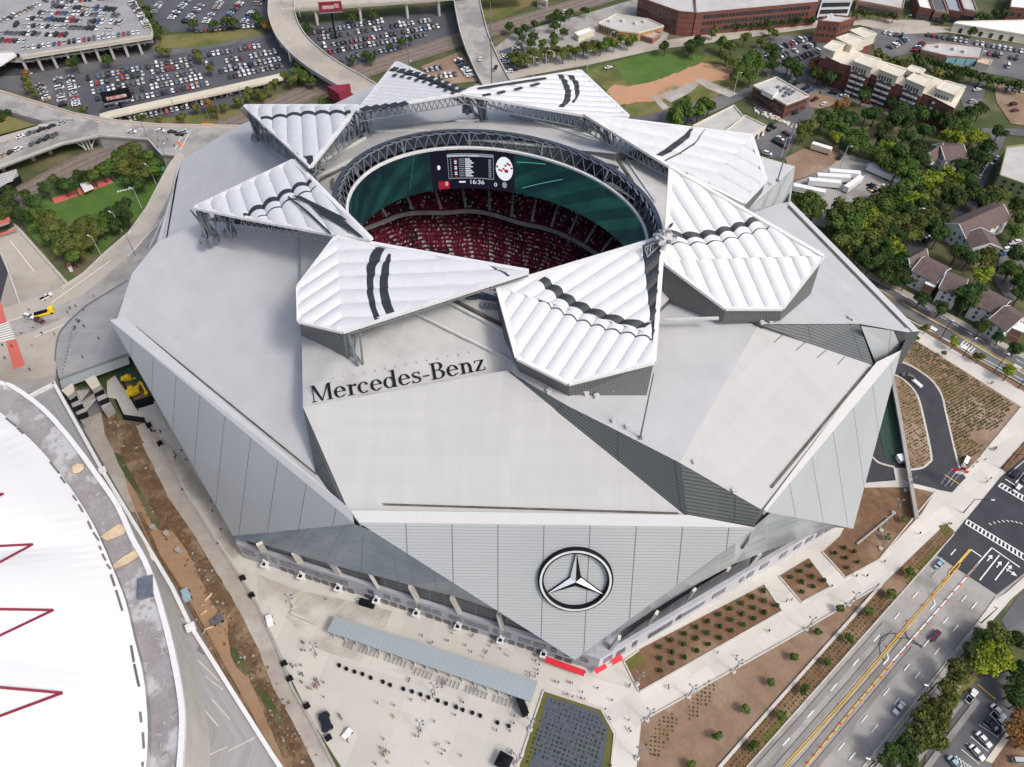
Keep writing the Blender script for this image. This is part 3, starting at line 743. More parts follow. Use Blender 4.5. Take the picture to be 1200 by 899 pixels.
for k0, z0, k1, z1 in tiers:
    g = G(); NB = 120; rows = int((z1-z0)/.9)
    for i in range(NB):
        t0, t1 = 2*math.pi*i/NB, 2*math.pi*(i+1)/NB
        for r in range(rows):
            ka, kb = k0+(k1-k0)*r/rows, k0+(k1-k0)*(r+1)/rows; za, zb = z0+(z1-z0)*r/rows, z0+(z1-z0)*(r+1)/rows
            g.poly([bowl(t0, ka, za), bowl(t1, ka, za), bowl(t1, ka, zb), bowl(t0, ka, zb)]); g.poly([bowl(t0, ka, zb), bowl(t1, ka, zb), bowl(t1, kb, zb), bowl(t0, kb, zb)])
    tier = g.build('seating_tier', 'seats', ST)
    g = G()
    for i in range(0, 40):
        t = 2*math.pi*(i+.35)/40
        sl = (z1-z0)/rows
        a, b = bowl(t, k0, z0+sl+.15), bowl(t, k1, z1+.15)
        n = Vector((-math.sin(t), math.cos(t), 0))*(.55 if z0 > 20 else .75)
        g.poly([a-n, a+n, b+n, b-n])
    g.build('aisle', 'aisle', tier)
    for r in range(rows):
        kk = k0+(k1-k0)*(r+.55)/rows; zz = z0+(z1-z0)*(r+1)/rows
        rr = rad(math.pi/2)*kk
        for i in range(330 if z0 < 20 else 380):
            t = R(10)+R(155)*(i+random.random()*.6)/(330 if z0 < 20 else 380)
            f = (t/(2*math.pi)*40-.35) % 1
            if f < .06 or f > .94 or random.random() < (.22 if z0 < 20 else .4): continue
            p = bowl(t, kk*random.uniform(.992, 1.008), zz+random.uniform(-.25, .35)); q = proj(p+Vector((0, 0, .5)))
            if not (425 < q[0] < 735 and 215 < q[1] < 335): continue
            w = .3; h = 1.0
            c = random.choices((0, 1, 2, 3), (50, 27, 11, 12) if z0 < 20 else (38, 46, 9, 7))[0]
            x, y, z = p
            s5 = [(x-w, y-w, z), (x+w, y-w, z), (x+w, y+w, z), (x-w, y+w, z)]; top = (x, y, z+h)
            for j in range(4): crowd.poly([s5[j], s5[(j+1) % 4], top], c)
tag(crowd.build('crowd', ['crowd_red', 'crowd_dark', 'crowd_white', 'crowd_pink']), 'red clad crowd filling the seats inside the open stadium', 'crowd', None, 'stuff')
g = G(); f1 = G(); NB = 120
for i in range(NB):
    t0, t1 = 2*math.pi*i/NB, 2*math.pi*(i+1)/NB
    g.poly([bowl(t0, .92, 30.0), bowl(t1, .92, 30.0), bowl(t1, .92, 31.8), bowl(t0, .92, 31.8)])
    g.poly([bowl(t0, .92, 31.8), bowl(t1, .92, 31.8), bowl(t1, .935, 31.8), bowl(t0, .935, 31.8)])
    f1.poly([bowl(t0, 1.08, 25), bowl(t1, 1.08, 25), bowl(t1, 1.08, 33), bowl(t0, 1.08, 33)])
    f1.poly([bowl(t0, .98, 25.8), bowl(t1, .98, 25.8), bowl(t1, 1.08, 25.8), bowl(t0, 1.08, 25.8)])
    f1.poly([bowl(t0, .93, 29.9), bowl(t1, .93, 29.9), bowl(t1, 1.08, 29.9), bowl(t0, 1.08, 29.9)])
g.build('balcony_front', 'aisle', ST); f1.build('suite_level', 'dark', ST)
g = G(); g.poly([bowl(2*math.pi*i/60, .36, 1.9) for i in range(60)], 0); g.build('pitch', 'field', ST)
g = G(); NBb = 40   # dark ceiling structure round the bowl
for i in range(NBb):
    t0, t1 = 2*math.pi*i/NBb, 2*math.pi*(i+1)/NBb
    g.poly([bowl(t0, 1.22, 8), bowl(t1, 1.22, 8), bowl(t1, 1.22, 50), bowl(t0, 1.22, 50)])
g.build('bowl_wall', 'dark', ST)
# ---------------------------------------------------------------- petals
def clip(poly, n, d, keep_le=True):
    """clip list of 2d points by n.p <= d"""
    out = []
    for i in range(len(poly)):
        a, b = poly[i], poly[(i+1) % len(poly)]
        da, db = n[0]*a[0]+n[1]*a[1]-d, n[0]*b[0]+n[1]*b[1]-d
        if not keep_le: da, db = -da, -db
        if da <= 0: out.append(a)
        if (da < 0 < db) or (db < 0 < da):
            t = da/(da-db); out.append((a[0]+(b[0]-a[0])*t, a[1]+(b[1]-a[1])*t))
    return out
def interp(pts, x):
    for a, b in zip(pts[:-1], pts[1:]):
        if a[0] <= x <= b[0]: return a[1]+(b[1]-a[1])*(x-a[0])/max(b[0]-a[0], 1e-9)
    return None
def cushions(g, pl, pxs, rib, width, bulge, bands=(), mi=0, mib=1, sub=14, tipdark=None):
    """inflated foil strips: pl plane, pxs outline (px), rib = two px points giving the strip direction,
    bands = (px polyline low, px polyline high, scallop metres)"""
    W = [pl(*p) for p in pxs]; n = pl.n
    o = W[0]; v = (pl(*rib[1])-pl(*rib[0])).normalized(); u = v.cross(n).normalized()
    to2 = lambda p: ((p-o).dot(u), (p-o).dot(v))
    poly = [to2(p) for p in W]
    us = [p[0] for p in poly]; u0, u1 = min(us), max(us)
    ns = max(1, round((u1-u0)/width)); wd = (u1-u0)/ns
    B = []
    for lo, hi, sc_ in bands:
        a = sorted(to2(pl(*p)) for p in lo); b = sorted(to2(pl(*p)) for p in hi)
        B.append((a, b, sc_))
    def to3(p):
        t = ((p[0]-u0)/wd) % 1.0
        if p[0] >= u1-1e-6 or p[0] <= u0+1e-6: t = 0
        return o+u*p[0]+v*p[1]+n*(bulge*math.sqrt(max(0, math.sin(math.pi*t))))
    for k in range(ns):
        for j in range(sub):
            a, b = u0+wd*(k+j/sub), u0+wd*(k+(j+1)/sub)
            q = clip(poly, (1, 0), b); q = clip(q, (1, 0), a, False)
            if len(q) < 3: continue
            um = (a+b)/2; tt = (j+.5)/sub
            cuts = []
            for lo, hi, s_ in B:
                y0, y1 = interp(lo, um), interp(hi, um)
                if y0 is None or y1 is None: continue
                y0, y1 = sorted((y0, y1)); d = s_*math.sin(math.pi*tt)
                cuts.append((y0+d, y1+d))
            cuts.sort()
            pieces = []; rest = q
            for y0, y1 in cuts:
                lowp = clip(rest, (0, 1), y0); pieces.append((lowp, mi))
                mid = clip(clip(rest, (0, 1), y0, False), (0, 1), y1); pieces.append((mid, mib))
                rest = clip(rest, (0, 1), y1, False)
            pieces.append((rest, mi))
            for pc, m_ in pieces:
                if len(pc) < 3: continue
                pts = []
                for p in pc:
                    # use left/right limit of the strip for the bulge
                    t = min(max((p[0]-(u0+wd*k))/wd, 0), 1)
                    pts.append(o+u*p[0]+v*p[1]+n*(bulge*math.sin(math.pi*t)**.6 if 0 < t < 1 else 0))
                if (pts[1]-pts[0]).cross(pts[2]-pts[0]).dot(n) < 0: pts.reverse()
                g.poly(pts, m_)
def truss_edge(g, A, B, da, db, n, r=.2, mi=0):
    """triangulated girder hung below the edge A-B, depth da..db"""
    up = Vector((0, 0, 1))
    g.tube(A-up*.4, B-up*.4, r*1.3, 5, mi); g.tube(A-up*da, B-up*db, r*1.2, 5, mi)
    for k in range(n):
        t0, t1, tm = k/n, (k+1)/n, (k+.5)/n
        p0 = A+(B-A)*t0-up*(.4); p1 = A+(B-A)*t1-up*.4; q = A+(B-A)*tm-up*(da+(db-da)*tm)
        g.tube(p0, q, r, 4, mi); g.tube(q, p1, r, 4, mi)
def petal(pl, panels, edge, walls, trusses, label, width=4.6, bulge=.8):
    g = G()
    for px, rib, bands, mi in panels: cushions(g, pl, px, rib, width, bulge, bands, mi)
    o = g.build('roof_petal', ['etfe', 'etfe_black'], ST); o['label'] = label
    g = G()
    E = [pl(*p) for p in edge]; cen = sum(E, Vector())/len(E)
    for i in range(len(E)):
        a, b = E[i], E[(i+1) % len(E)]; g.beam(a+Vector((0, 0, .2)), b+Vector((0, 0, .2)), 1.3, .9)
    # soffit
    dz = Vector((0, 0, .6)); g.poly([p-dz for p in reversed(E)], 1)
    g.build('edge_frame', ['frame_white', 'steel'], o)
    if walls:
        g = G(); tops = [pl(*w[0])-Vector((0, 0, .2)) for w in walls]; bots = [P(*w[1]) for w in walls]
        g.quadwall(tops, bots, 0); g.build('fascia', 'fascia', o)
    if trusses:
        g = G()
        for (A, B, da, db, n) in trusses: truss_edge(g, pl(*A), pl(*B), da, db, n)
        g.build('truss', 'steel', o)
    return o
# front petal, right of the lettering
pl = plane3((583, 337, 87), (666, 450, 76), (777, 279, 91))
B1 = ([(628, 333), (640, 343), (655, 354), (672, 364), (690, 373), (712, 382), (735, 388), (752, 392), (765, 395)], [(636, 326), (650, 336), (665, 346), (680, 355), (698, 364), (718, 372), (740, 378), (757, 381), (765, 382)], 1.0)
B2 = ([(613, 331), (622, 341), (634, 350), (652, 362), (672, 373), (692, 380), (716, 387), (740, 393), (766, 397)], [(617, 328), (626, 338), (638, 348), (655, 360), (674, 371), (693, 378.6), (717, 385.6), (741, 391.6), (766, 395.5)], 1.0)
B1a = ([(629, 331), (641, 341), (656, 353), (673, 363), (691, 371), (713, 378), (735, 384), (764, 387)], [(636, 326), (650, 335.5), (664.5, 347), (679.5, 356), (697.5, 364), (718, 371), (739, 376.5), (763, 379.5)], .7)
petal(pl, [([(583, 337), (752, 287), (764, 393)], ((664, 362), (752, 304)), (B1a,), 0),
           ([(583, 337), (764, 393), (766, 425), (666, 450), (606, 420)], ((625, 430), (667, 368)), (([(613, 337), (622, 345), (634, 354), (652, 364), (672, 374), (692, 381), (716, 388), (740, 393), (766, 398)], [(613, 339), (622, 347), (634, 356), (652, 366), (672, 376), (692, 383), (716, 390), (740, 395), (766, 400)], .8),), 0),
           ([(752, 287), (777, 279), (766, 400), (764, 393)], ((752, 330), (772, 312)), (), 1)],
      [(583, 337), (606, 420), (666, 450), (766, 425), (777, 279)],
      [((583, 337), (581, 381, 70)), ((606, 420), (609, 436, 69.5)), ((666, 450), (667, 465, 68.5)), ((766, 425), (757, 467, 67))],
      [((758, 285), (777, 279), 5, 7, 4)], 'foil petal in front, black arc and dark grid edge on its right', width=3.9, bulge=.6)
# right petal
pl = plane3((781, 274, 91), (850, 362, 76), (964, 301, 85))
petal(pl, [([(786, 197), (958, 300), (779, 306)], ((789, 210), (826, 268)), (([(779, 280), (795, 281), (812, 282), (830, 280), (848, 276), (865, 271), (885, 264), (899, 258)], [(779, 272), (795, 274), (812, 275), (830, 273), (848, 269), (865, 264), (882, 258), (896, 253)], -1.0), ([(779, 287.5), (810, 288.5), (835, 287), (860, 282), (885, 274), (907, 267)], [(779, 286), (810, 287), (835, 285.5), (860, 280.5), (885, 272.5), (905, 266)], -1.0)), 0),
           ([(779, 306), (958, 300), (964, 301), (916, 362), (850, 362), (779, 309)], ((808, 306), (828, 352)), (), 0)],
      [(786, 197), (964, 301), (916, 362), (850, 362), (779, 309), (781, 272)],
      [((779, 309), (776, 349, 71)), ((850, 362), (847, 378, 70)), ((916, 362), (914, 376, 69)), ((964, 301), (950, 345, 68))],
      [((786, 200), (781, 274), 3, 5, 10)], 'foil petal on the right, one curved black arc and two raised seams', width=4.3, bulge=.65)
# upper right petal
pl = plane3((695, 137, 91), (871, 239, 78), (880, 160, 86))
petal(pl, [([(695, 137), (880, 160), (830, 215), (785, 196), (684, 134)], ((730, 160), (800, 176)), (([(767, 183), (778, 176), (790, 167), (801, 159), (809, 150)], [(772, 186), (784, 180), (796, 171), (806, 163), (812, 150)], .3), ([(777, 189), (795, 180), (813, 168), (824, 153)], [(778, 190.5), (796, 181.5), (814, 169.5), (825, 153)], .3)), 0),
           ([(880, 160), (897, 212), (871, 239), (830, 215)], ((835, 190), (880, 215)), (), 0)],
      [(684, 134), (695, 137), (880, 160), (897, 212), (871, 239), (785, 196)],
      [((897, 212), (893, 226, 68)), ((871, 239), (876, 247, 70))],
      [((684, 134), (785, 196), 6, 4, 16)], 'foil petal at the upper right with a short black arc across its middle', width=5.0)
# top right petal
pl = plane3((542, 111, 91), (736, 137, 82), (680, 84, 83))
petal(pl, [([(542, 111), (552, 105), (680, 84), (736, 137), (686, 136)], ((600, 112), (700, 118)), (([(654, 127), (660, 120), (662, 110), (658, 98), (652, 88)], [(660, 128), (668, 120), (669, 108), (664, 96), (657, 87)], 0), ([(668, 124), (674, 115), (672, 100), (665, 91), (657, 88)], [(673, 122), (679, 112), (678, 99), (671, 90), (662, 87)], 0)), 0)],
      [(542, 111), (552, 105), (680, 84), (736, 137), (686, 136)],
      None, [((542, 111), (686, 136), 3.5, 5, 20)], 'foil petal at the top with two short black arcs side by side', width=3.6)
g = G()
for A, B in (((560, 103.6), (640, 91.5)), ((566, 111.5), (575, 110)), ((583, 109), (592, 106.8)), ((603, 105), (612, 102.5)), ((622, 100.5), (632, 97.5))):
    a, b = pl(*A, 1.2), pl(*B, 1.2); g.beam(a, b, 1.1, .2)
g.build('black_seam', 'etfe_black', ST)
# top petal
pl = plane3((420, 131, 90), (546, 110, 91), (465, 74, 80))
petal(pl, [([(420, 131), (465, 74), (546, 110)], ((440, 105), (520, 112)), (([(457, 84), (468, 87), (485, 92), (505, 99), (525, 108), (538, 112)], [(457, 82), (470, 84), (488, 89), (508, 95), (528, 103), (542, 111)], 0),), 0)],
      [(420, 131), (465, 74), (546, 110)], None, [((420, 132), (546, 111), 3.5, 3.5, 20)], 'foil petal at the top left of the crown, chequered black arcs along its far edge', width=3.4)
g = G()
for k in range(10):
    t = k/9; a = Vector((459, 82.5)).lerp(Vector((536, 107)), t); 
    p = pl(a.x, a.y-2-3*math.sin(t*3.1), 1.2); q = pl(a.x+5.5, a.y-1-3*math.sin(t*3.1), 1.2); g.beam(p, q, 3.2, .25)
    if k < 9:
        p = pl(a.x+2, a.y+5-3*math.sin(t*3.1), 1.2); q = pl(a.x+5.5, a.y+5.6-3*math.sin(t*3.1), 1.2); g.beam(p, q, 1.6, .25)
for k in range(5):
    p = pl(424+k*11, 129.5-k*1.6, 1.3); q = pl(433+k*11, 125-k*1.2, 1.3); g.beam(p, q, 2.4, .3)
g.build('black_seam', 'etfe_black', ST)
# upper left petal
pl = plane3((287, 125, 80), (420, 125, 87), (364, 196, 91))
petal(pl, [([(287, 125), (420, 125), (364, 196)], ((355, 128), (357, 160)), (([(305, 143), (318, 141.5), (335, 139), (355, 137), (375, 136), (395, 135.5), (412, 136)], [(303, 140), (318, 138), (335, 135.5), (355, 133), (375, 132), (395, 131.5), (414, 132)], -.5), ([(336, 176), (350, 182), (360, 185), (374, 184)], [(338, 190), (352, 196), (364, 197), (368, 192)], 0)), 0)],
      [(287, 125), (420, 125), (364, 196)], None, [((287, 125), (364, 196), 12, 3, 9), ((364, 196), (420, 127), 3, 10, 9)], 'foil petal at the upper left, one scalloped black line below its far edge', width=5.0)
# left petal
pl = plane3((229, 244, 80), (344, 189, 87), (435, 281, 91))
petal(pl, [([(229, 244), (344, 189), (435, 281), (389, 275), (282, 255)], ((300, 215), (313, 250)), (([(283, 255), (305, 242), (327, 230), (347, 219), (366, 212)], [(288, 257), (310, 246), (331, 234), (350, 223), (369, 216)], -.8), ([(302, 258), (335, 239), (360, 226), (372, 221)], [(303.5, 258.5), (336, 240.5), (361, 227.5), (373, 222)], -.6)), 0)],
      [(229, 244), (344, 189), (435, 281), (389, 275), (282, 255)], None, [((229, 244), (282, 255), 12, 9, 4), ((282, 255), (389, 275), 3, 3, 14)], 'foil petal at the left with long black wedges running to its tip', width=5.0)
g = G()
for pp in ([(342, 229), (352, 229.5), (400, 253), (407, 258), (399, 257)], [(360, 237), (403, 258), (427, 279), (421, 277), (375, 251)], [(337, 231), (338, 229.5), (362, 248), (389, 274), (386, 274), (358, 248)]):
    w = [pl(*p, 1.35) for p in pp]; g.poly(w); w2 = [pl(*p, 1.15) for p in reversed(pp)]; g.poly(w2)
g.build('black_wedge', 'etfe_black', ST)
# lower left petal above the lettering
pl = plane3((394, 279, 89), (402, 389, 83), (619, 319, 92))
petal(pl, [([(394, 279), (619, 319), (402, 389)], ((420, 345), (540, 340)), (([(440, 291), (434, 302), (430, 315), (430.5, 331), (430.5, 345), (434, 361), (440, 378)], [(453, 290), (447, 303), (441, 315), (438.5, 330), (438, 342), (441.5, 362), (447, 376)], 0), ([(456, 299), (450, 308), (446, 324), (445, 340), (447.5, 357), (455, 374)], [(459, 299), (457.5, 310), (456, 324), (455, 340), (459, 357), (465, 371)], 0), ([(572, 312), (580, 316), (590, 322), (596, 327)], [(574, 311.3), (583, 315.6), (593, 321), (599, 326)], 0)), 0),
           ([(394, 279), (402, 389), (351, 377), (350, 337)], ((355, 372), (396, 345)), (), 0)],
      [(394, 279), (619, 319), (402, 389), (351, 377), (350, 337)],
      [((351, 377), (353, 393, 68)), ((402, 389), (409, 430, 67.2))],
      [((402, 389), (619, 319), 1.5, 1.5, 24)], 'foil petal above the lettering with two parallel black arcs', width=4.6)
# rig legs, node and masts
def leg(A, B, nm='support_frame'):
    g = G(); a, b = P(*A), P(*B)
    g.tube(a, b, .5, 5); g.tube(a+Vector((3, 1, 0)), b+Vector((1, 0, 0)), .35, 5); g.tube(a+Vector((-2.5, 1, 0)), b+Vector((1, 2, 0)), .35, 5)
    g.box(b, (4, 3, 1.6)); g.box(b+Vector((0, -2, .5)), (1.5, 1.5, 2.6)); g.build(nm, 'steel', ST)
for A, B in (((289, 128, 78), (301, 161, 70)), ((295, 131, 78), (312, 162, 70)), ((306, 143, 79), (330, 163, 71)), ((415, 136, 88), (417, 158, 76)), ((425, 133, 88), (430, 158, 77)), ((405, 146, 88), (412, 160, 76)),
             ((231, 248, 78), (242, 281, 68)), ((240, 250, 78), (250, 279, 68)), ((262, 254, 79), (270, 271, 69)), ((548, 115, 88), (560, 143, 77)), ((560, 118, 88), (566, 143, 77)), ((536, 116, 88), (548, 128, 80)),
             ((700, 150, 88), (712, 168, 77)), ((708, 152, 88), (716, 172, 77)), ((404, 392, 82), (409, 428, 67)), ((408, 392, 82), (422, 437, 67)), ((368, 201, 88), (370, 198, 76)), ((685, 140, 90), (690, 150, 78))):
    leg(A, B)
for pts in ([(287.5, 126, 80), (300.5, 161, 69), (304, 160, 69), (297, 134, 79)], [(229.5, 245, 80), (239.5, 282, 67), (244, 279, 67.5), (236, 249, 79)], [(565, 113, 90), (570, 143, 76), (563, 145, 76), (561, 116, 89)], [(427, 130, 89), (431, 157, 76), (426, 158, 76), (423, 133, 88)]):
    g = G(); w = PL(pts); g.poly(w); g.poly([p+Vector((.4, .6, 0)) for p in reversed(w)]); g.build('support_fascia', 'fascia', ST)
g = G(); c = P(779, 279, 94)
g.box(c, (5.5, 4.4, .9), .3); g.box(c+Vector((0, 0, .8)), (3, 2.4, .9), .6); g.tube(c-Vector((0, 0, 5)), c+Vector((0, 0, 2.5)), .9, 6)
for a in range(6): g.box(c+Vector((math.cos(a)*2.9, math.sin(a)*2.4, .5)), (.9, .9, 1.0), a, 1)
g.build('central_node', ['steel_pale', 'steel'], ST)
g = G()
for k in range(6):
    a, b = P(755+k*3.6, 289-k*1.6, 93), P(758.6+k*3.4, 300-k*3.2, 91); a2 = P(758.6+k*3.6, 287.4-k*1.6, 93)
    g.tube(a, b, .2, 4); g.tube(b, a2, .2, 4)
g.tube(P(755, 290, 93), P(779, 279, 94), .3, 4); g.tube(P(758, 302, 91), P(777, 283, 92.5), .3, 4); g.build('truss', 'steel', ST)
g = G(); p = [P(803, 203, 90.3), P(806, 203.5, 90.3), P(788, 265, 93.2), P(784, 268, 93.2)]; g.poly([q+Vector((0, 0, .3)) for q in p]); g.poly([q+Vector((0, 0, .0)) for q in reversed(p)]); g.build('black_seam', 'etfe_black', ST)
for A, hgt in (((750, 514, 67), 27), ((911, 212, 62), 30), ((576.5, 103, 76), 34), ((480, 79, 62), 22)):
    g = G(); a = P(*A); g.tube(a, a+Vector((0, 0, hgt)), .28, 5, r2=.14); g.box(a+Vector((0, 0, .3)), (1.2, 1.2, .6)); g.build('mast', 'steel', ST)
for a, b in (((918, 391.7), (906.7, 401.7)), ((945, 400), (932.7, 411)), ((970, 409), (957.7, 419)), ((990, 418), (981.7, 427))):
    g = G(); g.beam(plRW(*a, .08), plRW(*b, .08), .25, .1); g.build('seam_strip', 'steel', ST)
for a, b in (((881, 249), (891, 245)), ((889, 247), (899, 243)), ((897, 244), (907, 240))):
    g = G(); g.beam(plR2(*a, .08), plR2(*b, .08), .25, .1); g.build('seam_strip', 'steel', ST)
for px, py in ((687, 461), (699, 464), (643, 458), (720, 458)):
    g = G(); g.box(plRU(px, py, .6), (1.4, 1.0, 1.2), .5); g.build('roof_vent', 'steel_pale', ST)
# rails and pipes lying on the inner roof
def deckbeam(A, B, w=.8, h=.7, mat='steel_pale', n=10, name='roof_rail'):
    g = G(); pts = [onDeck(A[0]+(B[0]-A[0])*k/n, A[1]+(B[1]-A[1])*k/n, .5) for k in range(n+1)]
    for a, b in zip(pts[:-1], pts[1:]): g.beam(a, b, w, h)
    g.build(name, mat, ST)
for A, B in (((482, 366), (601, 425)), ((522, 354), (590, 389)), ((430, 145), (562, 142.5)), ((376, 191), (430, 162)), ((371, 209), (438, 176)), ((723, 172), (768, 238)), ((597, 135), (702, 164)), ((572, 122), (700, 168)), ((430, 155.5), (549, 154)), ((778, 375), (842, 373))):
    deckbeam(A, B)
for A, B in (((375, 212.5), (470, 164)), ((600, 158), (725, 198)), ((530, 352), (588, 382)), ((717, 178), (775, 264)), ((390, 211), (392, 233)), ((546, 351), (590, 350))):
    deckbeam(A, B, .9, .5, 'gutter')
g = G()
for px, py in ((705, 182), (710, 184), (716, 185), (722, 187), (568, 358), (573, 359), (579, 359), (584, 360)):
    p = onDeck(px, py, .3); 
    for k in range(8): a = k*math.pi/4; b = a+math.pi/4; g.tube(p+Vector((1.3*math.cos(a), 1.3*math.sin(a), 0)), p+Vector((1.3*math.cos(b), 1.3*math.sin(b), 0)), .25, 4)
g.build('coiled_hose', 'steel', ST)
g = G()
for k in range(16):
    p = plLW(0, 0) if False else onDeck(367+k*12.2, 448.5-k*2.35, .2)
    g.box(p, (.35, .35, .4))
g.build('walkway_post', 'steel_pale', ST)
g = G()
for (a, b) in (((842, 397), (850, 391)), ((876, 408), (882, 402)), ((901, 419), (905, 414)), ((928, 430), (933, 424))):
    pass
for px, py in ((893, 378), (719, 493), (735, 500), (996, 372), (1000, 374), (903, 377), (814, 541), (860, 575)):
    f = plR2 if px > 880 and py < 379 else (plRU if py < 540 else plRW)
    g.box(f(px, py, .5), (1.2, 1, 1), .4)
g.build('roof_vent', 'steel_pale', ST)
# ---------------------------------------------------------------- star emblem on the front facade
n = (tipF-c_).cross(d_-c_).normalized()
if n.y > 0: n = -n
def onF(px, py, off=0):
    r = ray(px, py); t = (c_+n*off-CAM).dot(n)/r.dot(n); return CAM+r*t
cen = onF(674.5, 680, .9); ux = Vector((1, 0, 0)); ux = (ux-n*ux.dot(n)).normalized(); uy = n.cross(ux)
if uy.z < 0: uy = -uy
rad_ = (onF(718.5, 681)-onF(630.5, 681)).length/2
def Q(a, r, h=0): return cen+ux*math.cos(a)*r+uy*math.sin(a)*r+n*h
g = G(); NR = 64
for i in range(NR):
    a, b = 2*math.pi*i/NR, 2*math.pi*(i+1)/NR
    def strip(r0, h0, r1, h1, mi): g.poly([Q(a, r0, h0), Q(a, r1, h1), Q(b, r1, h1), Q(b, r0, h0)], mi)
    R_ = rad_
    strip(R_, -.7, R_, .3, 1); strip(R_, .3, R_*.955, .6, 1); strip(R_*.955, .6, R_*.895, .62, 0); strip(R_*.895, .62, R_*.85, .5, 1); strip(R_*.85, .5, R_*.85, -.7, 1)
ring = g.build('star_emblem', ['chrome', 'dark'], ST)
g = G()
for k in range(3):
    a = math.pi/2+k*2*math.pi/3; tip = Q(a, rad_*.88, .2); l, r_ = Q(a+math.pi/3, rad_*.17, .2), Q(a-math.pi/3, rad_*.17, .2); top = Q(a, 0, .9)
    for s_, q, in ((1, l), (-1, r_)):
        litside = (q-top).dot(ux) < 0 if k == 0 else ((q-top).dot(uy) > 0)  # halves off the lit side coloured near black, so their shading is painted
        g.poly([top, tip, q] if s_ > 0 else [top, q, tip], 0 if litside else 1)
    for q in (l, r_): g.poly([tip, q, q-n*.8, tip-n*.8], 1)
g.build('star', ['chrome', 'dark'], ring)
# ---------------------------------------------------------------- lettering on the roof
O = onDeck(366.2, 472.6, .25); E = onDeck(569.3, 434.2, .25)
bx = (E-O).normalized(); Lb = (E-O).length
dn = (onDeck(460, 440, .25)-O).cross(bx).normalized()
if dn.z < 0: dn = -dn
by = dn.cross(bx); 
if by.y < 0: by = -by
CAP = 4.9
glyph = G()
def GP(pts, x0, s): glyph.poly([O+bx*(x0+p[0]*s)+by*(p[1]*s)+dn*(.06+.0006*len(glyph.f)) for p in pts])
def rect(x0, y0, x1, y1): return [(x0, y0), (x1, y0), (x1, y1), (x0, y1)]
def annul(cx, cy, rx, ry, tx, ty, a0=0, a1=360, n=20):
    out = []
    for i in range(n):
        a, b = R(a0+(a1-a0)*i/n), R(a0+(a1-a0)*(i+1)/n)
        o = lambda t: (cx+rx*math.cos(t), cy+ry*math.sin(t)); q = lambda t: (cx+(rx-tx)*math.cos(t), cy+(ry-ty)*math.sin(t))
        out.append([o(a), o(b), q(b), q(a)])
    return out
def stroke(pts, ws):
    out = []
    for i in range(len(pts)-1):
        (x0, y0), (x1, y1) = pts[i], pts[i+1]; dx, dy = x1-x0, y1-y0; l = math.hypot(dx, dy); nx, ny = -dy/l, dx/l
        a, b = ws[i]/2, ws[i+1]/2
        out.append([(x0+nx*a, y0+ny*a), (x0-nx*a, y0-ny*a), (x1-nx*b, y1-ny*b), (x1+nx*b, y1+ny*b)])
    return out
TK, TN = .15, .05
def gl(ch):
    X = .66
    if ch == 'M': return [rect(.09, .03, .09+TN, .97), rect(.88, .03, .88+TK, .97), [(.05, 1), (.22, 1), (.60, .0), (.50, .0)], [(.50, 0), (.56, 0), (.96, 1), (.88, 1)], rect(0, 0, .24, TN), rect(.78, 0, 1.1, TN), rect(0, 1-TN, .2, 1), rect(.88, 1-TN, 1.1, 1)], 1.16
    if ch == 'e': return annul(.33, .33, .31, .345, TK, TN, 20, 315)+annul(.33, .33, .31, .345, TK*.8, TN, 0, 20, 3)+[rect(.06, .34, .62, .34+TN)]+stroke([(.52, .07), (.62, .16)], [.05, .04]), .70
    if ch == 'c': return annul(.33, .33, .31, .345, TK, TN, 50, 315)+annul(.50, .52, .075, .075, .075, .075, n=8), .66
    if ch == 'r': return [rect(.12, 0, .12+TK, .66), rect(0, 0, .36, TN), rect(0, .66-TN, .2, .66)]+stroke([(.22, .42), (.30, .56), (.42, .63)], [.05, .06, .06])+annul(.44, .58, .075, .075, .075, .075, n=8), .54
    if ch == 'd': return annul(.32, .33, .31, .345, TK, TN)+[rect(.50, 0, .50+TK, 1.05), rect(.38, 1.05-TN, .55, 1.05), rect(.5, 0, .74, TN)], .78
    if ch == 's': return stroke([(.44, .52), (.40, .61), (.26, .65), (.13, .60), (.09, .50), (.16, .40), (.30, .33), (.43, .26), (.47, .16), (.40, .05), (.25, .01), (.11, .06), (.06, .18)], [.05, .05, .05, .07, .11, .13, .13, .13, .11, .07, .05, .05, .05])+[rect(.43, .48, .47, .66), rect(.04, .0, .08, .2)], .56
    if ch == '-': return [rect(.05, .27, .40, .345)], .46
    if ch == 'B': return [rect(.12, 0, .12+TK, 1), rect(0, 0, .5, TN), rect(0, 1-TN, .45, 1), rect(.2, .50, .45, .50+TN)]+annul(.44, .76, .25, .24, TK, TN, -90, 90, 12)+annul(.46, .265, .30, .265, TK, TN, -90, 90, 12), .84
    if ch == 'n': return [rect(.12, 0, .12+TK, .66), rect(0, 0, .34, TN), rect(0, .66-TN, .2, .66), rect(.50, 0, .50+TK, .42), rect(.40, 0, .74, TN)]+annul(.405, .40, .22, .265, TK, .06, 0, 140, 12), .79
    if ch == 'z': return [rect(.04, .61, .54, .66), rect(.04, 0, .56, .05), [(.04, .05), (.20, .05), (.54, .61), (.38, .61)], rect(.04, .48, .08, .66), rect(.52, 0, .56, .2)], .60
txt = 'Mercedes-Benz'; tot = sum(gl(c)[1] for c in txt)-.04
sx = Lb/tot; x = 0
for ch in txt:
    polys, adv = gl(ch)
    for p in polys:
        q = [(a*sx, b*CAP) for a, b in p]; GP(q, x, 1)
    x += adv*sx
glyph.build('lettering', 'dark', ST)
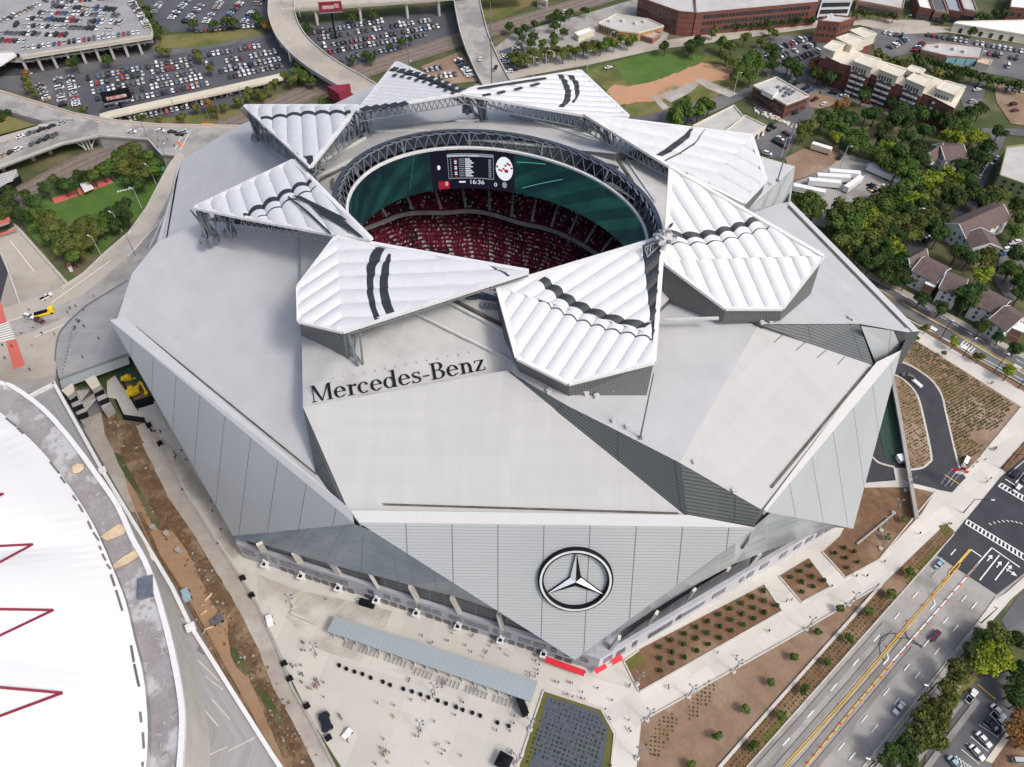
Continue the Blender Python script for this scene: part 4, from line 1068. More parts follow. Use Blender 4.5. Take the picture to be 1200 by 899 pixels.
# ================================================================ GROUND AND SURFACES
def cr(ox, oy, s):            # helper: crop coordinates -> photo pixels
    return lambda *pts: [(ox+p[0]/s, oy+p[1]/s) for p in pts]
ground = G(); 
for i in range(14):
    for j in range(14):
        x0, y0 = -3500+i*500, -1500+j*500
        ground.poly([(x0, y0, 0), (x0+500, y0, 0), (x0+500, y0+500, 0), (x0, y0+500, 0)])
tag(ground.build('ground', 'grass_wild'), kind='structure')
A, B = cr(0, 0, 3.75), cr(0, 450, 3.75)
C5, C6, C6b, C5b, C4b, C3b = cr(0, 659, 3.75), cr(280, 620, 3.222), cr(880, 660, 3.75), cr(600, 660, 3.75), cr(960, 500, 4.996), cr(980, 370, 5.45)
C2 = cr(0, 140, 5.0); C3 = cr(0, 320, 3.75); C7 = cr(280, 0, 3.0); C8 = cr(600, 0, 3.333); C9 = cr(900, 0, 4.0); C10 = cr(900, 200, 4.0); CL = cr(60, 400, 8.565)
# --- plaza and promenade
sheet('plaza', 'plaza', [(168, 470), (230, 470), (300, 560), (720, 720), (1000, 590), (1060, 540), (1120, 545), (1150, 532), (1200, 478), (1230, 470), (1230, 500), (1118, 626), (1040, 688), (760, 850), (738, 1060), (470, 1060), (400, 899), (365, 844), (330, 772), (302, 710), (287, 685), (253, 634), (213, 573), (187, 518)], rot=-17)
sheet('promenade', 'walk', [(749, 811), (985, 655), (1020, 652), (1096, 574), (1118, 556), (1149, 535), (1197, 477), (1240, 466), (1240, 480), (1200, 517), (1172, 548), (1166, 570), (1133, 608), (1108, 614), (1033, 685), (920, 751), (752, 845), (745, 930), (738, 1060), (700, 1060), (712, 930), (722, 858), (704, 829), (640, 800), (690, 792)], lay=2, rot=29)
for pts in ([(334, 705), (392, 722), (384, 742), (440, 765), (560, 800), (560, 812), (400, 770), (372, 760), (330, 720)], [(300, 672), (352, 692), (340, 716), (316, 716), (302, 700)],
            [(405, 703), (460, 716), (450, 738), (392, 722)], [(352, 692), (405, 703), (392, 722), (345, 708)], [(175, 505), (200, 520), (262, 600), (280, 640), (290, 672), (268, 650), (215, 570), (190, 530)]):
    sheet('plaza_stain', 'plaza_dirty', pts, lay=2)
# --- construction trench beside the plaza
sheet('gravel_track', 'gravel', [(158, 500), (175, 493), (187, 518), (197, 538), (213, 573), (253, 634), (287, 685), (302, 710), (330, 772), (342, 806), (364, 844), (408, 930), (475, 1060), (452, 1060), (385, 930), (342, 844), (320, 806), (299, 753), (278, 712), (263, 687), (227, 626), (197, 583), (171, 530)], lay=3)
sheet('rubble_bank', 'clay_dark', [(126, 478), (142, 492), (160, 500), (171, 530), (197, 583), (227, 626), (263, 687), (278, 712), (299, 753), (320, 806), (342, 844), (385, 930), (452, 1060), (425, 1060), (350, 930), (327, 878), (301, 814), (291, 792), (269, 758), (267, 726), (248, 707), (227, 659), (203, 623), (187, 621), (171, 594), (144, 549), (123, 509), (118, 492)], lay=3)
sheet('clay_track', 'clay', [(140, 560), (150, 560), (171, 594), (187, 621), (203, 623), (227, 659), (248, 707), (267, 726), (269, 758), (291, 792), (301, 814), (327, 878), (350, 930), (425, 1060), (385, 1060), (300, 930), (184, 700), (150, 600)], lay=2)
sheet('muddy_track', 'gravel', [(92, 488), (118, 480), (123, 509), (144, 549), (150, 575), (175, 640), (160, 640), (120, 560), (96, 510)], lay=4)
sheet('weed_strip', 'grass_wild', B((500, 300), (530, 310), (580, 400), (620, 470), (660, 540), (715, 620), (700, 640), (670, 620), (640, 560), (600, 480), (560, 420), (520, 350)), lay=5)
sheet('weed_strip', 'grass_wild', C5((1010, 370), (1040, 380), (1075, 440), (1110, 480), (1080, 500), (1040, 460), (1015, 410)), lay=5)
sheet('weed_strip', 'grass_wild', C5((1120, 540), (1180, 580), (1240, 680), (1260, 760), (1210, 700), (1150, 610)), lay=5)
# kerb-like retaining edge of the plaza
g = G(); ribbon(g, [P(*p, .7) for p in [(175, 493), (187, 518), (197, 538), (213, 573), (253, 634), (287, 685), (302, 710), (330, 772), (342, 806), (364, 844), (408, 930), (475, 1060)]], .8, h=.7)
tag(g.build('retaining_wall', 'conc'), 'low dark concrete wall curving along the edge of the plaza', 'wall')
# --- beds
sheet('planting_bed', 'dirt', [(749, 761), (731, 775), (736, 788), (749, 811), (917, 716), (896, 685)], lay=3)
sheet('lawn_patch', 'grass_olive', [(731, 775), (748, 763), (756, 775), (736, 787)], lay=4)
sheet('planting_bed', 'dirt', [(913, 675), (939, 706), (973, 688), (948, 654)], lay=3)
sheet('planting_bed', 'dirt', [(964, 647), (991, 677), (1030, 656), (1080, 602), (1096, 576), (1050, 566), (1013, 572), (985, 628)], lay=3)
sheet('soil_bed', 'dirt_pale', [(752, 845), (920, 751), (1033, 685), (880, 857), (746, 1011), (739, 1011), (743, 930)], lay=3)
sheet('verge', 'dirt', [(880, 857), (1040, 680), (1108, 614), (1119, 624), (1070, 680), (884, 889), (732, 1060), (704, 1060)], lay=3)
sheet('verge', 'dirt', [(1172, 548), (1200, 518), (1240, 490), (1240, 520), (1200, 545), (1182, 556)], lay=3)
for pts in (C4b((555, 820), (620, 770), (700, 700), (720, 715), (650, 790), (590, 840)), C4b((700, 580), (745, 570), (790, 610), (740, 650)), C5b((1090, 770), (1199, 660), (1199, 700), (1110, 800)), C4b((500, 880), (540, 840), (580, 860), (540, 899))):
    sheet('turf_patch', 'grass_olive', pts, lay=4)
sheet('olive_border', 'grass_olive', [(637, 809), (704, 831), (720, 860), (708, 962), (590, 962)], lay=3)
sheet('blue_grey_bed', 'navycloth', [(641, 816), (699, 834), (712, 853), (700, 950), (606, 950)], lay=4)
sheet('olive_border', 'grass_olive', C5b((150, 400+0)) and [(0, 0)] and [(736, 787), (748, 763), (757, 775)], lay=5)
# east landscaped block and loop drive
sheet('ornamental_bed', 'dirt_pale', [(1058, 388), (1083, 404), (1197, 477), (1149, 535), (1134, 550), (1120, 546), (1090, 447), (1053, 424)], lay=3)
sheet('loop_drive', 'asphalt', [(1020, 440), (1047, 424), (1062, 427), (1075, 434), (1092, 447), (1103, 463.6), (1108, 484), (1120, 535), (1124, 548), (1132, 560), (1124, 568), (1116, 577), (1100, 574), (1072, 568), (1000, 572), (1000, 470)], lay=4)
sheet('ornamental_bed', 'dirt_pale', [(1040, 440), (1050, 440.6), (1062.6, 449), (1075, 465), (1083, 495), (1091, 535), (1088, 543), (1080, 549), (1067, 551), (1056, 500), (1048, 450)], lay=6)
sheet('teal_bank', 'teal', [(1042, 445), (1048, 450), (1056, 500), (1064, 546), (1037, 537), (1030, 505)], lay=6)
sheet('walk_strip', 'walk', [(1012, 566), (1050, 563), (1072, 567), (1097, 573), (1094, 577), (1070, 571.5), (1050, 571), (1010, 571.5)], lay=6)
sheet('walk_strip', 'walk', [(1047, 548), (1064, 549), (1068, 568), (1050, 564)], lay=7)
sheet('brick_paving', 'brick_deck', [(1054, 550), (1064, 551), (1066, 563), (1056, 562)], lay=8)
g = G()
for pts in ([(1053, 424), (1062, 427), (1075, 434), (1092, 447), (1103, 463.6), (1108, 484), (1120, 535), (1124, 548), (1132, 560)], [(1040, 440), (1050, 440.6), (1062.6, 449), (1075, 465), (1083, 495), (1091, 535), (1088, 543), (1080, 549), (1067, 551)], [(1022, 536), (1030, 543), (1048, 548)]):
    ribbon(g, [p+Vector((0, 0, .4)) for p in smooth_pts(PL(pts), 4)], .75, h=.25)
tag(g.build('kerb', 'kerb'), kind='structure')
g = G()
for i in range(6): a, b = P(1030+i*.2, 508+i*5.2), P(1036.5, 509+i*5.2); ribbon(g, [a+Vector((0, 0, .25)), b+Vector((0, 0, .25))], .35)
ribbon(g, [P(1034, 500, .25), P(1038, 533, .25)], .4)
tag(g.build('bay_line', 'white'), kind='structure')
g = G(); g.beam(P(1056, 500, 3), P(1074, 607, 3), 1.3, 1.0); g.beam(P(1046, 446, 3), P(1056, 500, 3), 1.3, 1.0); g.beam(P(1056, 500, 1.4), P(1074, 607, 1.4), .5, 2.8); g.beam(P(1046, 446, 1.4), P(1056, 500, 1.4), .5, 2.8)
tag(g.build('boundary_wall', 'conc'), 'long straight grey wall cutting between the loop drive and the brown beds', 'wall')
g = G(); g.beam(P(1004, 638, .5), P(1048, 602, .5), .6, 1.0)
tag(g.build('boundary_wall', 'conc'), 'short low grey wall inside the brown bed by the stadium corner', 'wall')
g = G(); g.beam(P(880, 857, .4), P(1033, 685, .4), .9, .7); g.beam(P(704, 1060, .4), P(880, 857, .4), .9, .7)
tag(g.build('kerb_wall', 'kerb'), 'pale kerb wall between bare soil and the planted strip along the wide road', 'wall')
g = G()
for a, b in (((749, 762), (731, 775)), ((731, 775), (749, 811)), ((749, 811), (917, 716)), ((896, 685), (917, 716)), ((913, 675), (939, 706)), ((939, 706), (973, 688)), ((991, 677), (1030, 656)), ((964, 647), (991, 677)), ((1030, 656), (1096, 576)), ((752, 845), (920, 751)), ((920, 751), (1033, 685)), ((637, 809), (704, 831)), ((704, 831), (720, 860)), ((720, 860), (713, 930)), ((637, 809), (596, 930)), ((1149, 535), (1197, 477))):
    g.beam(P(*a, .35), P(*b, .35), .45, .3)
tag(g.build('kerb', 'kerb'), kind='structure')
# --- big road, lower right
sheet('road', 'road_grey', [(732, 1060), (884, 889), (1118, 626), (1166, 571), (1240, 500), (1240, 640), (1165, 705), (1011, 899), (883, 1060)], lay=3)
sheet('asphalt_patch', 'asphalt', [(1098, 651), (1119, 625), (1160, 575), (1173, 559), (1200, 535), (1240, 500), (1240, 640), (1200, 672), (1168, 697)], lay=4)
ND = (P(1118, 626)-P(884, 889)).normalized()    # along the road
NX = Vector((ND.y, -ND.x, 0))
g = G()
O0 = P(884, 889)
for off, w in ((2.3, .9), (5.6, .8), (9.3, .9), (12.6, .9), (24.3, .8), (27.5, .9), (30.5, .8), (33.4, .9)):
    a = O0+NX*off-ND*25; pts = [a+ND*(k*6-20)+NX*.05*math.sin(k*1.1+off) for k in range(19)]
    ribbon(g, [p+Vector((0, 0, .46)) for p in pts], w*1.7)
tag(g.build('tyre_track', 'tyre'), kind='structure')
g = G()
for k, (px, py, r) in enumerate(((1065, 766, 5), (1054, 764, 6), (1076, 742, 4))):
    c = P(px, py, .49); pts = [c+Vector((r*math.cos(t), r*math.sin(t), 0)) for t in [R(20+k*60+12*i) for i in range(12)]]; ribbon(g, pts, .28)
tag(g.build('skid_mark', 'asphalt'), kind='structure')
def dashes(g, pts, L=3.0, w=.22, z=.50, dirv=None):
    for p in pts: c = P(*p, z); d = dirv or ND; ribbon(g, [c-d*L/2, c+d*L/2], w)
g = G()
dashes(g, C6b((155, 785), (262, 663), (365, 545), (461, 436), (553, 330), (641, 233), (723, 139), (804, 48)), 3.2, .32)
dashes(g, C6b((397, 806), (498, 684), (595, 567), (686, 457), (771, 352), (856, 251), (936, 156)), 3.2, .32)
dashes(g, C6b((445, 849), (544, 727), (641, 606), (733, 491), (819, 386), (900, 285), (981, 187)), 3.2, .32)
dashes(g, C4b((785, 735), (670, 862)), 3.2, .32)
def line(g, a, b, w=.3, z=.50): ribbon(g, [P(*a, z), P(*b, z)], w)
for a, b in (((1045, 776), (1147, 660)), C4b((860, 880), (1010, 710)), C4b((940, 899), (1055, 752)), C4b((1030, 899), (1112, 792)), C4b((1010, 708), (1175, 824)), C4b((885, 718), (950, 762)), C4b((858, 570), (1230, 800)), C4b((870, 545), (1230, 765)), C4b((1050, 350), (1230, 455)), C4b((1070, 332), (1230, 425)), C4b((1090, 308), (1160, 350)), C4b((1150, 330), (1199, 270))):
    line(g, a, b, .4)
def zebra(g, a0, a1, b0, b1, n, w=.55):
    for k in range(n+1):
        t = k/n; p = P(*a0, .51).lerp(P(*a1, .51), t); q = P(*b0, .51).lerp(P(*b1, .51), t); ribbon(g, [p, q], w)
a, b, c, d = C4b((858, 570), (1230, 800), (870, 545), (1230, 765)); zebra(g, a, b, c, d, 16)
a, b, c, d = C4b((1050, 350), (1230, 455), (1070, 332), (1230, 425)); zebra(g, a, b, c, d, 8)
for k in range(8): dashes(g, C4b((1000+k*26+0, 570-18*math.sin(k*.42)),), 1.0, .3, .50, NX)
# arrows
def arrow(g, px, py, d, s=1.0):
    c = P(px, py, .50); n = Vector((d.y, -d.x, 0)); ribbon(g, [c-d*1.6*s, c+d*.4*s], .35*s)
    g.poly([c+d*1.8*s, c+d*.3*s-n*.8*s, c+d*.3*s+n*.8*s])
for px, py in C4b((998, 770), (1052, 808), (1112, 830)): arrow(g, px, py, ND, 1.0)
arrow(g, *C4b((1125, 852))[0], NX, 1.1)
for px, py in C6b((600, 425), (805, 185)): 
    c = P(px, py, .50); ribbon(g, [c-ND*2.2, c+ND*.6, c+ND*1.8-NX*1.2], .4)
tag(g.build('road_marking', 'white'), kind='structure')
g = G()
ribbon(g, [P(*p, .50) for p in C6b((-420, 1500), (140, 895), (400, 610), (915, 0))], .3); ribbon(g, [P(*p, .50)+NX*.55 for p in C6b((-420, 1500), (140, 895), (400, 610), (915, 0))], .26)
ribbon(g, [P(*p, .50) for p in C6b((-270, 1500), (240, 895), (430, 660), (620, 435))], .4); line(g, *C4b((760, 862), (885, 720)), .8); line(g, *C4b((735, 282), (818, 335)), .35)
tag(g.build('centre_line', 'yellow'), kind='structure')
g = G(); ribbon(g, [P(*p, .35) for p in ((1003, 910), (1144, 732))], 2.2, h=.15); 
sheet('pavement', 'walk', [(1144, 732), (1166, 703), (1180, 694), (1240, 640), (1240, 655), (1185, 702), (1154, 738)], lay=5, rot=40)
sheet('pavement', 'road_tan', [(883, 1060), (1011, 899), (1144, 732), (1153, 738), (1029, 905), (906, 1060)], lay=4)
g = G()
for a, b in (((884, 889), (1118, 626)), ((732, 1060), (884, 889)), ((883, 1060), (1011, 899)), ((1011, 899), (1144, 732)), ((1144, 732), (1168, 699)), ((1182, 556), (1240, 505))): g.beam(P(*a, .35), P(*b, .35), .35, .3)
g.beam(P(1022, 905, .5), P(1100, 800, .5), .2, .6); g.beam(P(1020, 899, .3), P(1140, 740, .3), .25, .4)
tag(g.build('kerb', 'kerb'), kind='structure')
# --- avenue on the right (runs behind the east block)
MD = (P(1200, 435)-P(1040, 345)).normalized(); MX = Vector((MD.y, -MD.x, 0))
sheet('pavement', 'walk', [(1058, 385), (1080, 387), (1199, 458), (1250, 490), (1250, 510), (1197, 477), (1083, 405), (1060, 391)], lay=3, rot=-50)
sheet('verge', 'dirt', [(1066, 378), (1079, 381), (1140, 418), (1250, 484), (1250, 490), (1199, 458.5), (1080, 387)], lay=4)
sheet('road', 'asphalt_mid', [(1005, 322), (1017, 321), (1200, 420), (1260, 453), (1260, 480), (1200, 452), (1140, 417), (1079, 380), (1020, 345)], lay=3)
sheet('pavement', 'road_tan', [(1000, 305), (1017, 317), (1200, 414), (1260, 446), (1260, 450), (1200, 419), (1012, 321)], lay=4)
g = G()
for a, b in (((1020, 333), (1210, 444)), ((1060, 372), (1210, 451))): line(g, a, b, .35)
for k in range(12): dashes(g, [(1030+k*15, 330+k*8.5)], 3, .3, .50, MD)
for px, py in ((1094, 385), (1192, 430), (1131, 407)): c = P(px, py, .50); ribbon(g, [c-MD*1.5, c+MD*1.5], 2.0)
for k in range(5): c = P(1128+k*3, 402+k*2.2, .51); ribbon(g, [c-MX*2, c+MX*2], .5)
tag(g.build('road_marking', 'white'), kind='structure')
g = G(); line(g, (1040, 345), (1210, 440), .4); ribbon(g, [P(1040, 345, .50)+MX*.7, P(1210, 440, .50)+MX*.7], .3); tag(g.build('centre_line', 'yellow'), kind='structure')
g = G()
for a, b in (((1012, 321.5), (1200, 420)), ((1079, 381), (1140, 417.5)), ((1140, 417.5), (1210, 457))): g.beam(P(*a, .35), P(*b, .35), .4, .3)
tag(g.build('kerb', 'kerb'), kind='structure')
# --- lower right car park
sheet('car_park', 'asphalt_mid', C6b((600, 1300), (760, 899), (770, 830), (850, 760), (900, 640), (930, 560), (1000, 500), (1120, 480), (1199, 440), (1300, 400), (1300, 1300)), lay=3)
sheet('car_park', 'asphalt_mid', C6b((1100, 250), (1170, 150), (1260, 80), (1300, 400), (1199, 360), (1130, 300)), lay=2)
sheet('bank', 'grass_dry', C6b((870, 560), (940, 470), (1000, 500), (930, 600), (880, 700), (840, 720)), lay=5)
sheet('bank', 'dirt', C6b((1090, 800), (1140, 700), (1199, 640), (1300, 640), (1300, 960), (1040, 960)), lay=5)
sheet('pavement', 'beige', C6b((1030, 868), (1120, 745), (1140, 765), (1060, 880)), lay=6)
SD = (P(*C6b((1068, 868))[0])-P(*C6b((968, 760))[0])).normalized()
g = G()
for q in ((1020, 705, 1090, 755), (1003, 710, 1088, 766), (965, 760, 1042, 828), (945, 790, 1025, 856), (925, 818, 1005, 884)): line(g, *C6b((q[0], q[1]), (q[2], q[3])), .2, .5)
for k in range(6): line(g, *C6b((903+k*14, 845+k*11), (915+k*14, 888+k*6)), .25, .5)
line(g, *C6b((895, 850), (975, 899)), .2, .5)
tag(g.build('bay_line', 'white'), kind='structure')
g = G(); line(g, *C6b((995, 532), (1075, 598)), .5, .5); tag(g.build('stop_bar', 'yellow'), kind='structure')
# --- left: avenue, deck, lawn (the avenue stands on an embankment 8 m up)
ZA = 8.0
def raised(name, m, pts, z=ZA, zb=0.0, ms='conc', kind='structure', label=None, cat=None, lay=0):
    g = G(); g.prism(PL(pts, z+lay*.05), zb, 0, 1); return tag(g.build(name, [m, ms]), label, cat, None, kind)
raised('avenue', 'road_grey', [(-60, 84), (0, 108), (48, 122), (88, 134), (133, 142), (187, 147), (288, 149), (360, 160), (360, 200), (213, 260), (185, 330), (150, 338), (100, 364), (82, 382), (72, 396), (67, 421), (64, 452), (0, 470), (-80, 470), (-80, 385), (0, 365), (72, 338), (99, 320), (124, 296), (152, 272), (172, 244), (196, 198), (207, 182), (189, 181), (173, 163), (115, 159), (85, 140), (48, 141), (0, 128), (-60, 106)], lay=0)
def lay2(name, m, pts, lay=1, kind='structure'):
    g = G(); g.poly(PL(pts, ZA+lay*.04+.02)); 
    W = g.v; n = sum(W[i].x*W[(i+1) % len(W)].y-W[(i+1) % len(W)].x*W[i].y for i in range(len(W)))
    if n < 0: g.f[0].reverse()
    return tag(g.build(name, m), kind=kind)
lay2('pavement', 'road_tan', [(210, 178), (216, 182), (200, 225), (182, 262), (160, 292), (130, 318), (98, 345), (60, 362), (0, 380), (-60, 392), (-60, 382), (0, 363), (72, 337), (99, 320), (124, 296), (152, 272), (172, 244), (196, 198)])
lay2('pavement', 'road_tan', [(-20, 455), (40, 445), (64, 440), (72, 390), (90, 370), (75, 372), (40, 388), (0, 400), (-40, 410)])
lay2('pavement', 'brick_deck', [(0, 105), (48, 120.5), (88, 132.5), (133, 140.5), (187, 145.5), (288, 147.5), (288, 151), (187, 149), (133, 144), (88, 136), (48, 124), (0, 109)])
lay2('crossing_paint', 'redcourt', C3((-40, 120), (5, 130), (30, 215), (0, 225), (-20, 200)), 2)
lay2('crossing_paint', 'redcourt', C3((25, 300), (70, 290), (110, 405), (60, 425)), 2)
g = G()
for k in range(8): a, b = C3((-10, 232+k*10), (38+k*4, 215+k*10)); ribbon(g, [P(*a, ZA+.1), P(*b, ZA+.1)], .7)
for a, b in (((218, 150), (205, 175)), ((224, 152), (211, 176)), ((0, 380), (60, 360)), ((40, 395), (95, 372)), ((60, 355), (130, 305)), ((150, 300), (185, 262)), ((175, 290), (196, 245))): ribbon(g, [P(*a, ZA+.1), P(*b, ZA+.1)], .35)
for k in range(9): c0 = (60+k*17, 136.5+k*1.9 if k < 6 else 147+k*.6); c1 = (c0[0]+7, c0[1]+1); ribbon(g, [P(*c0, ZA+.1), P(*c1, ZA+.1)], .3)
tag(g.build('road_marking', 'white'), kind='structure')
g = G()
for pts in ([(-60, 83.5), (0, 107), (48, 121), (88, 133), (133, 141), (187, 146), (288, 148)], [(115, 159), (173, 163), (189, 181), (207, 182), (196, 198), (172, 244), (152, 272), (124, 296), (99, 320), (72, 338)]):
    w = PL(pts, ZA+.5)
    for a, b in zip(w[:-1], w[1:]): g.beam(a, b, .5, 1.1)
tag(g.build('parapet_wall', 'conc_pale'), 'pale low parapet wall following the edge of the raised avenue', 'wall')
# deck beside the stadium
o = raised('terrace_deck', 'terrace', [(64, 421), (66, 400), (70, 388), (80, 376), (100, 358), (149, 328), (190, 330), (190, 420), (149, 414), (110, 428), (69, 443)], ZA+.3, ZA-1.8, 'bluegrey', None, 'grey roof-like terrace deck bolted against the left flank of the stadium', 'terrace')
g = G(); w = PL([(70, 446), (150, 417)], ZA+.3)
g.poly([w[0], w[1], w[1]+Vector((0, -1.5, -3.2)), w[0]+Vector((0, -1.5, -3.2))]); g.build('fascia', 'bluegrey', o)
g = G(); pts = PL([(64, 421), (66, 400), (70, 388), (80, 376), (100, 358), (149, 328)], ZA+1.3); g.path(pts, .12, 4); g.path([p-Vector((0, 0, .5)) for p in pts], .08, 4)
for p in smooth_pts(pts, 4): g.tube(p, p-Vector((0, 0, 1.1)), .1, 4)
g.build('railing', 'steel', o)
g = G()
for k in range(14): p = P(73+k*1.0, 437-k*4.2, ZA+.8); g.tube(p-Vector((0, 0, .5)), p+Vector((0, 0, .4)), .15, 4); 
tag(g.build('crowd_barrier', 'steel'), 'line of grey crowd barrier posts crossing the terrace deck', 'barrier')
# lawn park
sheet('lawn', 'grass', [(20, 255), (60, 225), (110, 190), (160, 178), (192, 188), (196, 205), (180, 250), (150, 285), (98, 330), (80, 335), (64, 310)], lay=2)
sheet('running_pad', 'redcourt', [(60, 233), (65, 239), (133, 214), (127, 207)], lay=3)
sheet('embankment', 'grass_wild', C2((200, 700), (420, 820), (600, 780), (780, 600), (860, 560), (740, 700), (600, 820), (470, 920), (380, 920)), lay=3)
# lower road left of the lawn
sheet('service_road', 'road_tan', [(-60, 290), (0, 276), (20, 263), (75, 325), (100, 350), (10, 372), (-60, 380)], lay=4)
g = G(); ribbon(g, [P(*p, 1.2) for p in ((16, 262), (72, 325), (88, 345))], .8, h=1.2); ribbon(g, [P(*p, 1.2) for p in ((0, 290), (22, 352), (30, 372))], .8, h=1.2)
tag(g.build('ramp_wall', 'conc_pale'), 'pale ramp side walls flanking the sunken service road at the left edge', 'wall')
g = G(); line(g, *C2((60, 710), (200, 890)), .35, .5); tag(g.build('road_marking', 'white'), kind='structure')
sheet('dark_yard', 'asphalt', C2((-80, 760), (0, 790), (48, 899), (0, 1080), (-80, 1080)), lay=4)
# --- rail corridor
RW_ = [(-120, 262), (0, 240), (70, 205), (130, 178), (200, 165), (262, 150), (315, 128), (380, 100), (440, 78), (537, 47), (577, 35), (680, 5), (760, -20)]
W = smooth_pts([P(*p, .4) for p in RW_], 5)
g = G(); ribbon(g, W, 17); tag(g.build('railway_bed', 'ballast'), kind='structure')
g = G()
def offset(W, d):
    out = []
    for i, p in enumerate(W):
        t = (W[min(i+1, len(W)-1)]-W[max(i-1, 0)]); t.z = 0; t.normalize(); out.append(p+Vector((-t.y, t.x, 0))*d)
    return out
for d in (-5.2, -3.8, -.7, .7, 3.8, 5.2): ribbon(g, [p+Vector((0, 0, .2)) for p in offset(W, d)], .22, h=.15)
tag(g.build('railway_track', 'rail'), kind='structure')
# --- car parks top left
sheet('car_park', 'asphalt_lot', [(40, 88), (98, 133), (118, 141), (150, 143), (260, 128), (300, 110), (345, 92), (343, 70), (318, 20), (309, 36), (180, 58), (110, 72), (42, 82)], lay=3)
sheet('access_road', 'asphalt_mid', [(0, 90), (45, 82), (180, 62), (318, 38), (318, 44), (180, 68), (75, 88), (92, 122), (68, 126), (40, 112), (0, 104), (-60, 80), (-60, 70)], lay=4)
sheet('car_park', 'asphalt_lot', [(165, -6), (330, -6), (315, 24), (312, 32), (200, 38), (176, 20)], lay=3)
sheet('dry_grass', 'grass_dry', [(188, 42), (312, 33), (310, 40), (240, 55), (190, 58)], lay=4)
sheet('car_park', 'asphalt_lot', [(352, 30), (530, 10), (540, 40), (500, 50), (425, 76), (400, 76), (358, 44)], lay=3)
sheet('car_park', 'dirt_pale', [(493, 78), (540, 60), (552, 75), (560, 95), (515, 100), (500, 92)], lay=3)
sheet('yard', 'road_grey', [(575, 60), (600, 40), (690, 15), (760, -6), (800, -6), (780, 50), (700, 64), (640, 80), (590, 100)], lay=2)
sheet('car_park', 'asphalt_lot', [(585, 60), (612, 50), (618, 80), (596, 92)], lay=3)
sheet('dry_grass', 'grass_dry', [(558, -6), (640, -6), (610, 12), (580, 25), (566, 20)], lay=3)
sheet('verge', 'grass_dry', [(120, 145), (260, 132), (345, 105), (430, 78), (520, 45), (538, 40), (535, 48), (440, 84), (330, 126), (262, 146), (190, 150)], lay=2)
# --- top centre
road_top = [(560, 112), (600, 92), (690, 76), (771, 58), (840, 49), (960, 32), (1030, 28), (1090, 30), (1090, 24), (1010, 22), (960, 26), (840, 38), (768, 49), (699, 62), (600, 84), (555, 100)]
sheet('road', 'road_tan', road_top, lay=4)
sheet('field', 'grass', [(684, 82), (760, 62), (838, 66), (860, 78), (862, 92), (842, 108), (812, 122), (775, 132), (737, 140), (715, 112)], lay=3)
sheet('dry_grass', 'grass_dry', C8((285, 290), (400, 240), (450, 330), (560, 330), (700, 270), (760, 220), (880, 260), (870, 330), (800, 380), (760, 410), (640, 440), (450, 460), (440, 400)), lay=4)
sheet('bare_clay', 'claypink', C8((370, 360), (400, 330), (450, 340), (520, 325), (600, 300), (680, 270), (740, 245), (800, 250), (870, 275), (850, 312), (790, 318), (740, 325), (700, 335), (640, 372), (560, 395), (470, 402), (410, 415)), lay=5)
sheet('path', 'gravel', C8((540, 375), (560, 370), (615, 420), (590, 430)), lay=6)
sheet('path', 'gravel', C8((715, 315), (740, 305), (860, 355), (880, 365), (850, 380), (760, 345)), lay=6)
sheet('bare_patch', 'gravel', C8((570, 370), (640, 350), (700, 320), (730, 330), (700, 360), (620, 400)), lay=6)
sheet('street', 'asphalt_mid', C8((455, 462), (640, 425), (800, 378), (880, 360), (1000, 300), (990, 240), (1020, 240), (1030, 300), (930, 370), (850, 410), (700, 480), (560, 500)), lay=5)
sheet('car_park', 'asphalt_mid', [(880, 60), (902, 42), (965, 42), (975, 58), (962, 100), (950, 140), (900, 140), (880, 120), (900, 90)], lay=4)
sheet('car_park', 'asphalt_mid', C3b((0, 0)) and cr(680, 60, 4.0)((800, 420), (930, 330), (860, 260), (760, 200), (820, 170), (1080, 280), (1000, 420), (960, 500), (880, 500)), lay=4)
sheet('yard', 'dirt_pale', C9((80, 740), (160, 700), (330, 680), (340, 740), (280, 790), (120, 850), (100, 800)), lay=5)
sheet('yard', 'road_grey', C9((330, 700), (420, 740), (500, 760), (640, 850), (620, 900), (500, 940), (420, 960), (330, 1020), (260, 1070), (200, 1040), (220, 900), (110, 860), (280, 790)), lay=4)
sheet('street', 'asphalt_mid', C9((110, 360), (200, 380), (420, 440), (570, 510), (560, 540), (400, 480), (280, 490), (240, 420)), lay=5)
sheet('car_park', 'dirt_pale', C9((190, 430), (290, 450), (360, 480), (240, 510), (190, 500)), lay=6)
sheet('car_park', 'asphalt_mid', [(1020, 30), (1062, 36), (1080, 36), (1230, 60), (1230, 100), (1180, 90), (1130, 82), (1070, 62), (1040, 68), (1025, 60)], lay=4)
sheet('street', 'road_tan', [(990, 18), (1060, 28), (1115, 32), (1230, 50), (1230, 56), (1110, 38), (1060, 40), (1010, 30)], lay=5)
sheet('car_park', 'asphalt_mid', [(1120, 98), (1155, 96), (1150, 135), (1138, 125), (1128, 125)], lay=4)
sheet('yard', 'dirt_pale', [(1165, 98), (1230, 96), (1230, 150), (1185, 145), (1168, 120)], lay=4)
sheet('street', 'asphalt_mid', [(1150, 150), (1230, 152), (1230, 162), (1180, 158), (1165, 190), (1150, 225), (1130, 235), (1145, 200), (1155, 170)], lay=5)
sheet('street', 'asphalt', [(1050, 290), (1100, 262), (1140, 232), (1150, 238), (1110, 270), (1085, 290), (1070, 305)], lay=5)
sheet('car_park', 'asphalt_mid', [(1165, 330), (1172, 300), (1190, 282), (1230, 270), (1230, 350), (1180, 352)], lay=5)
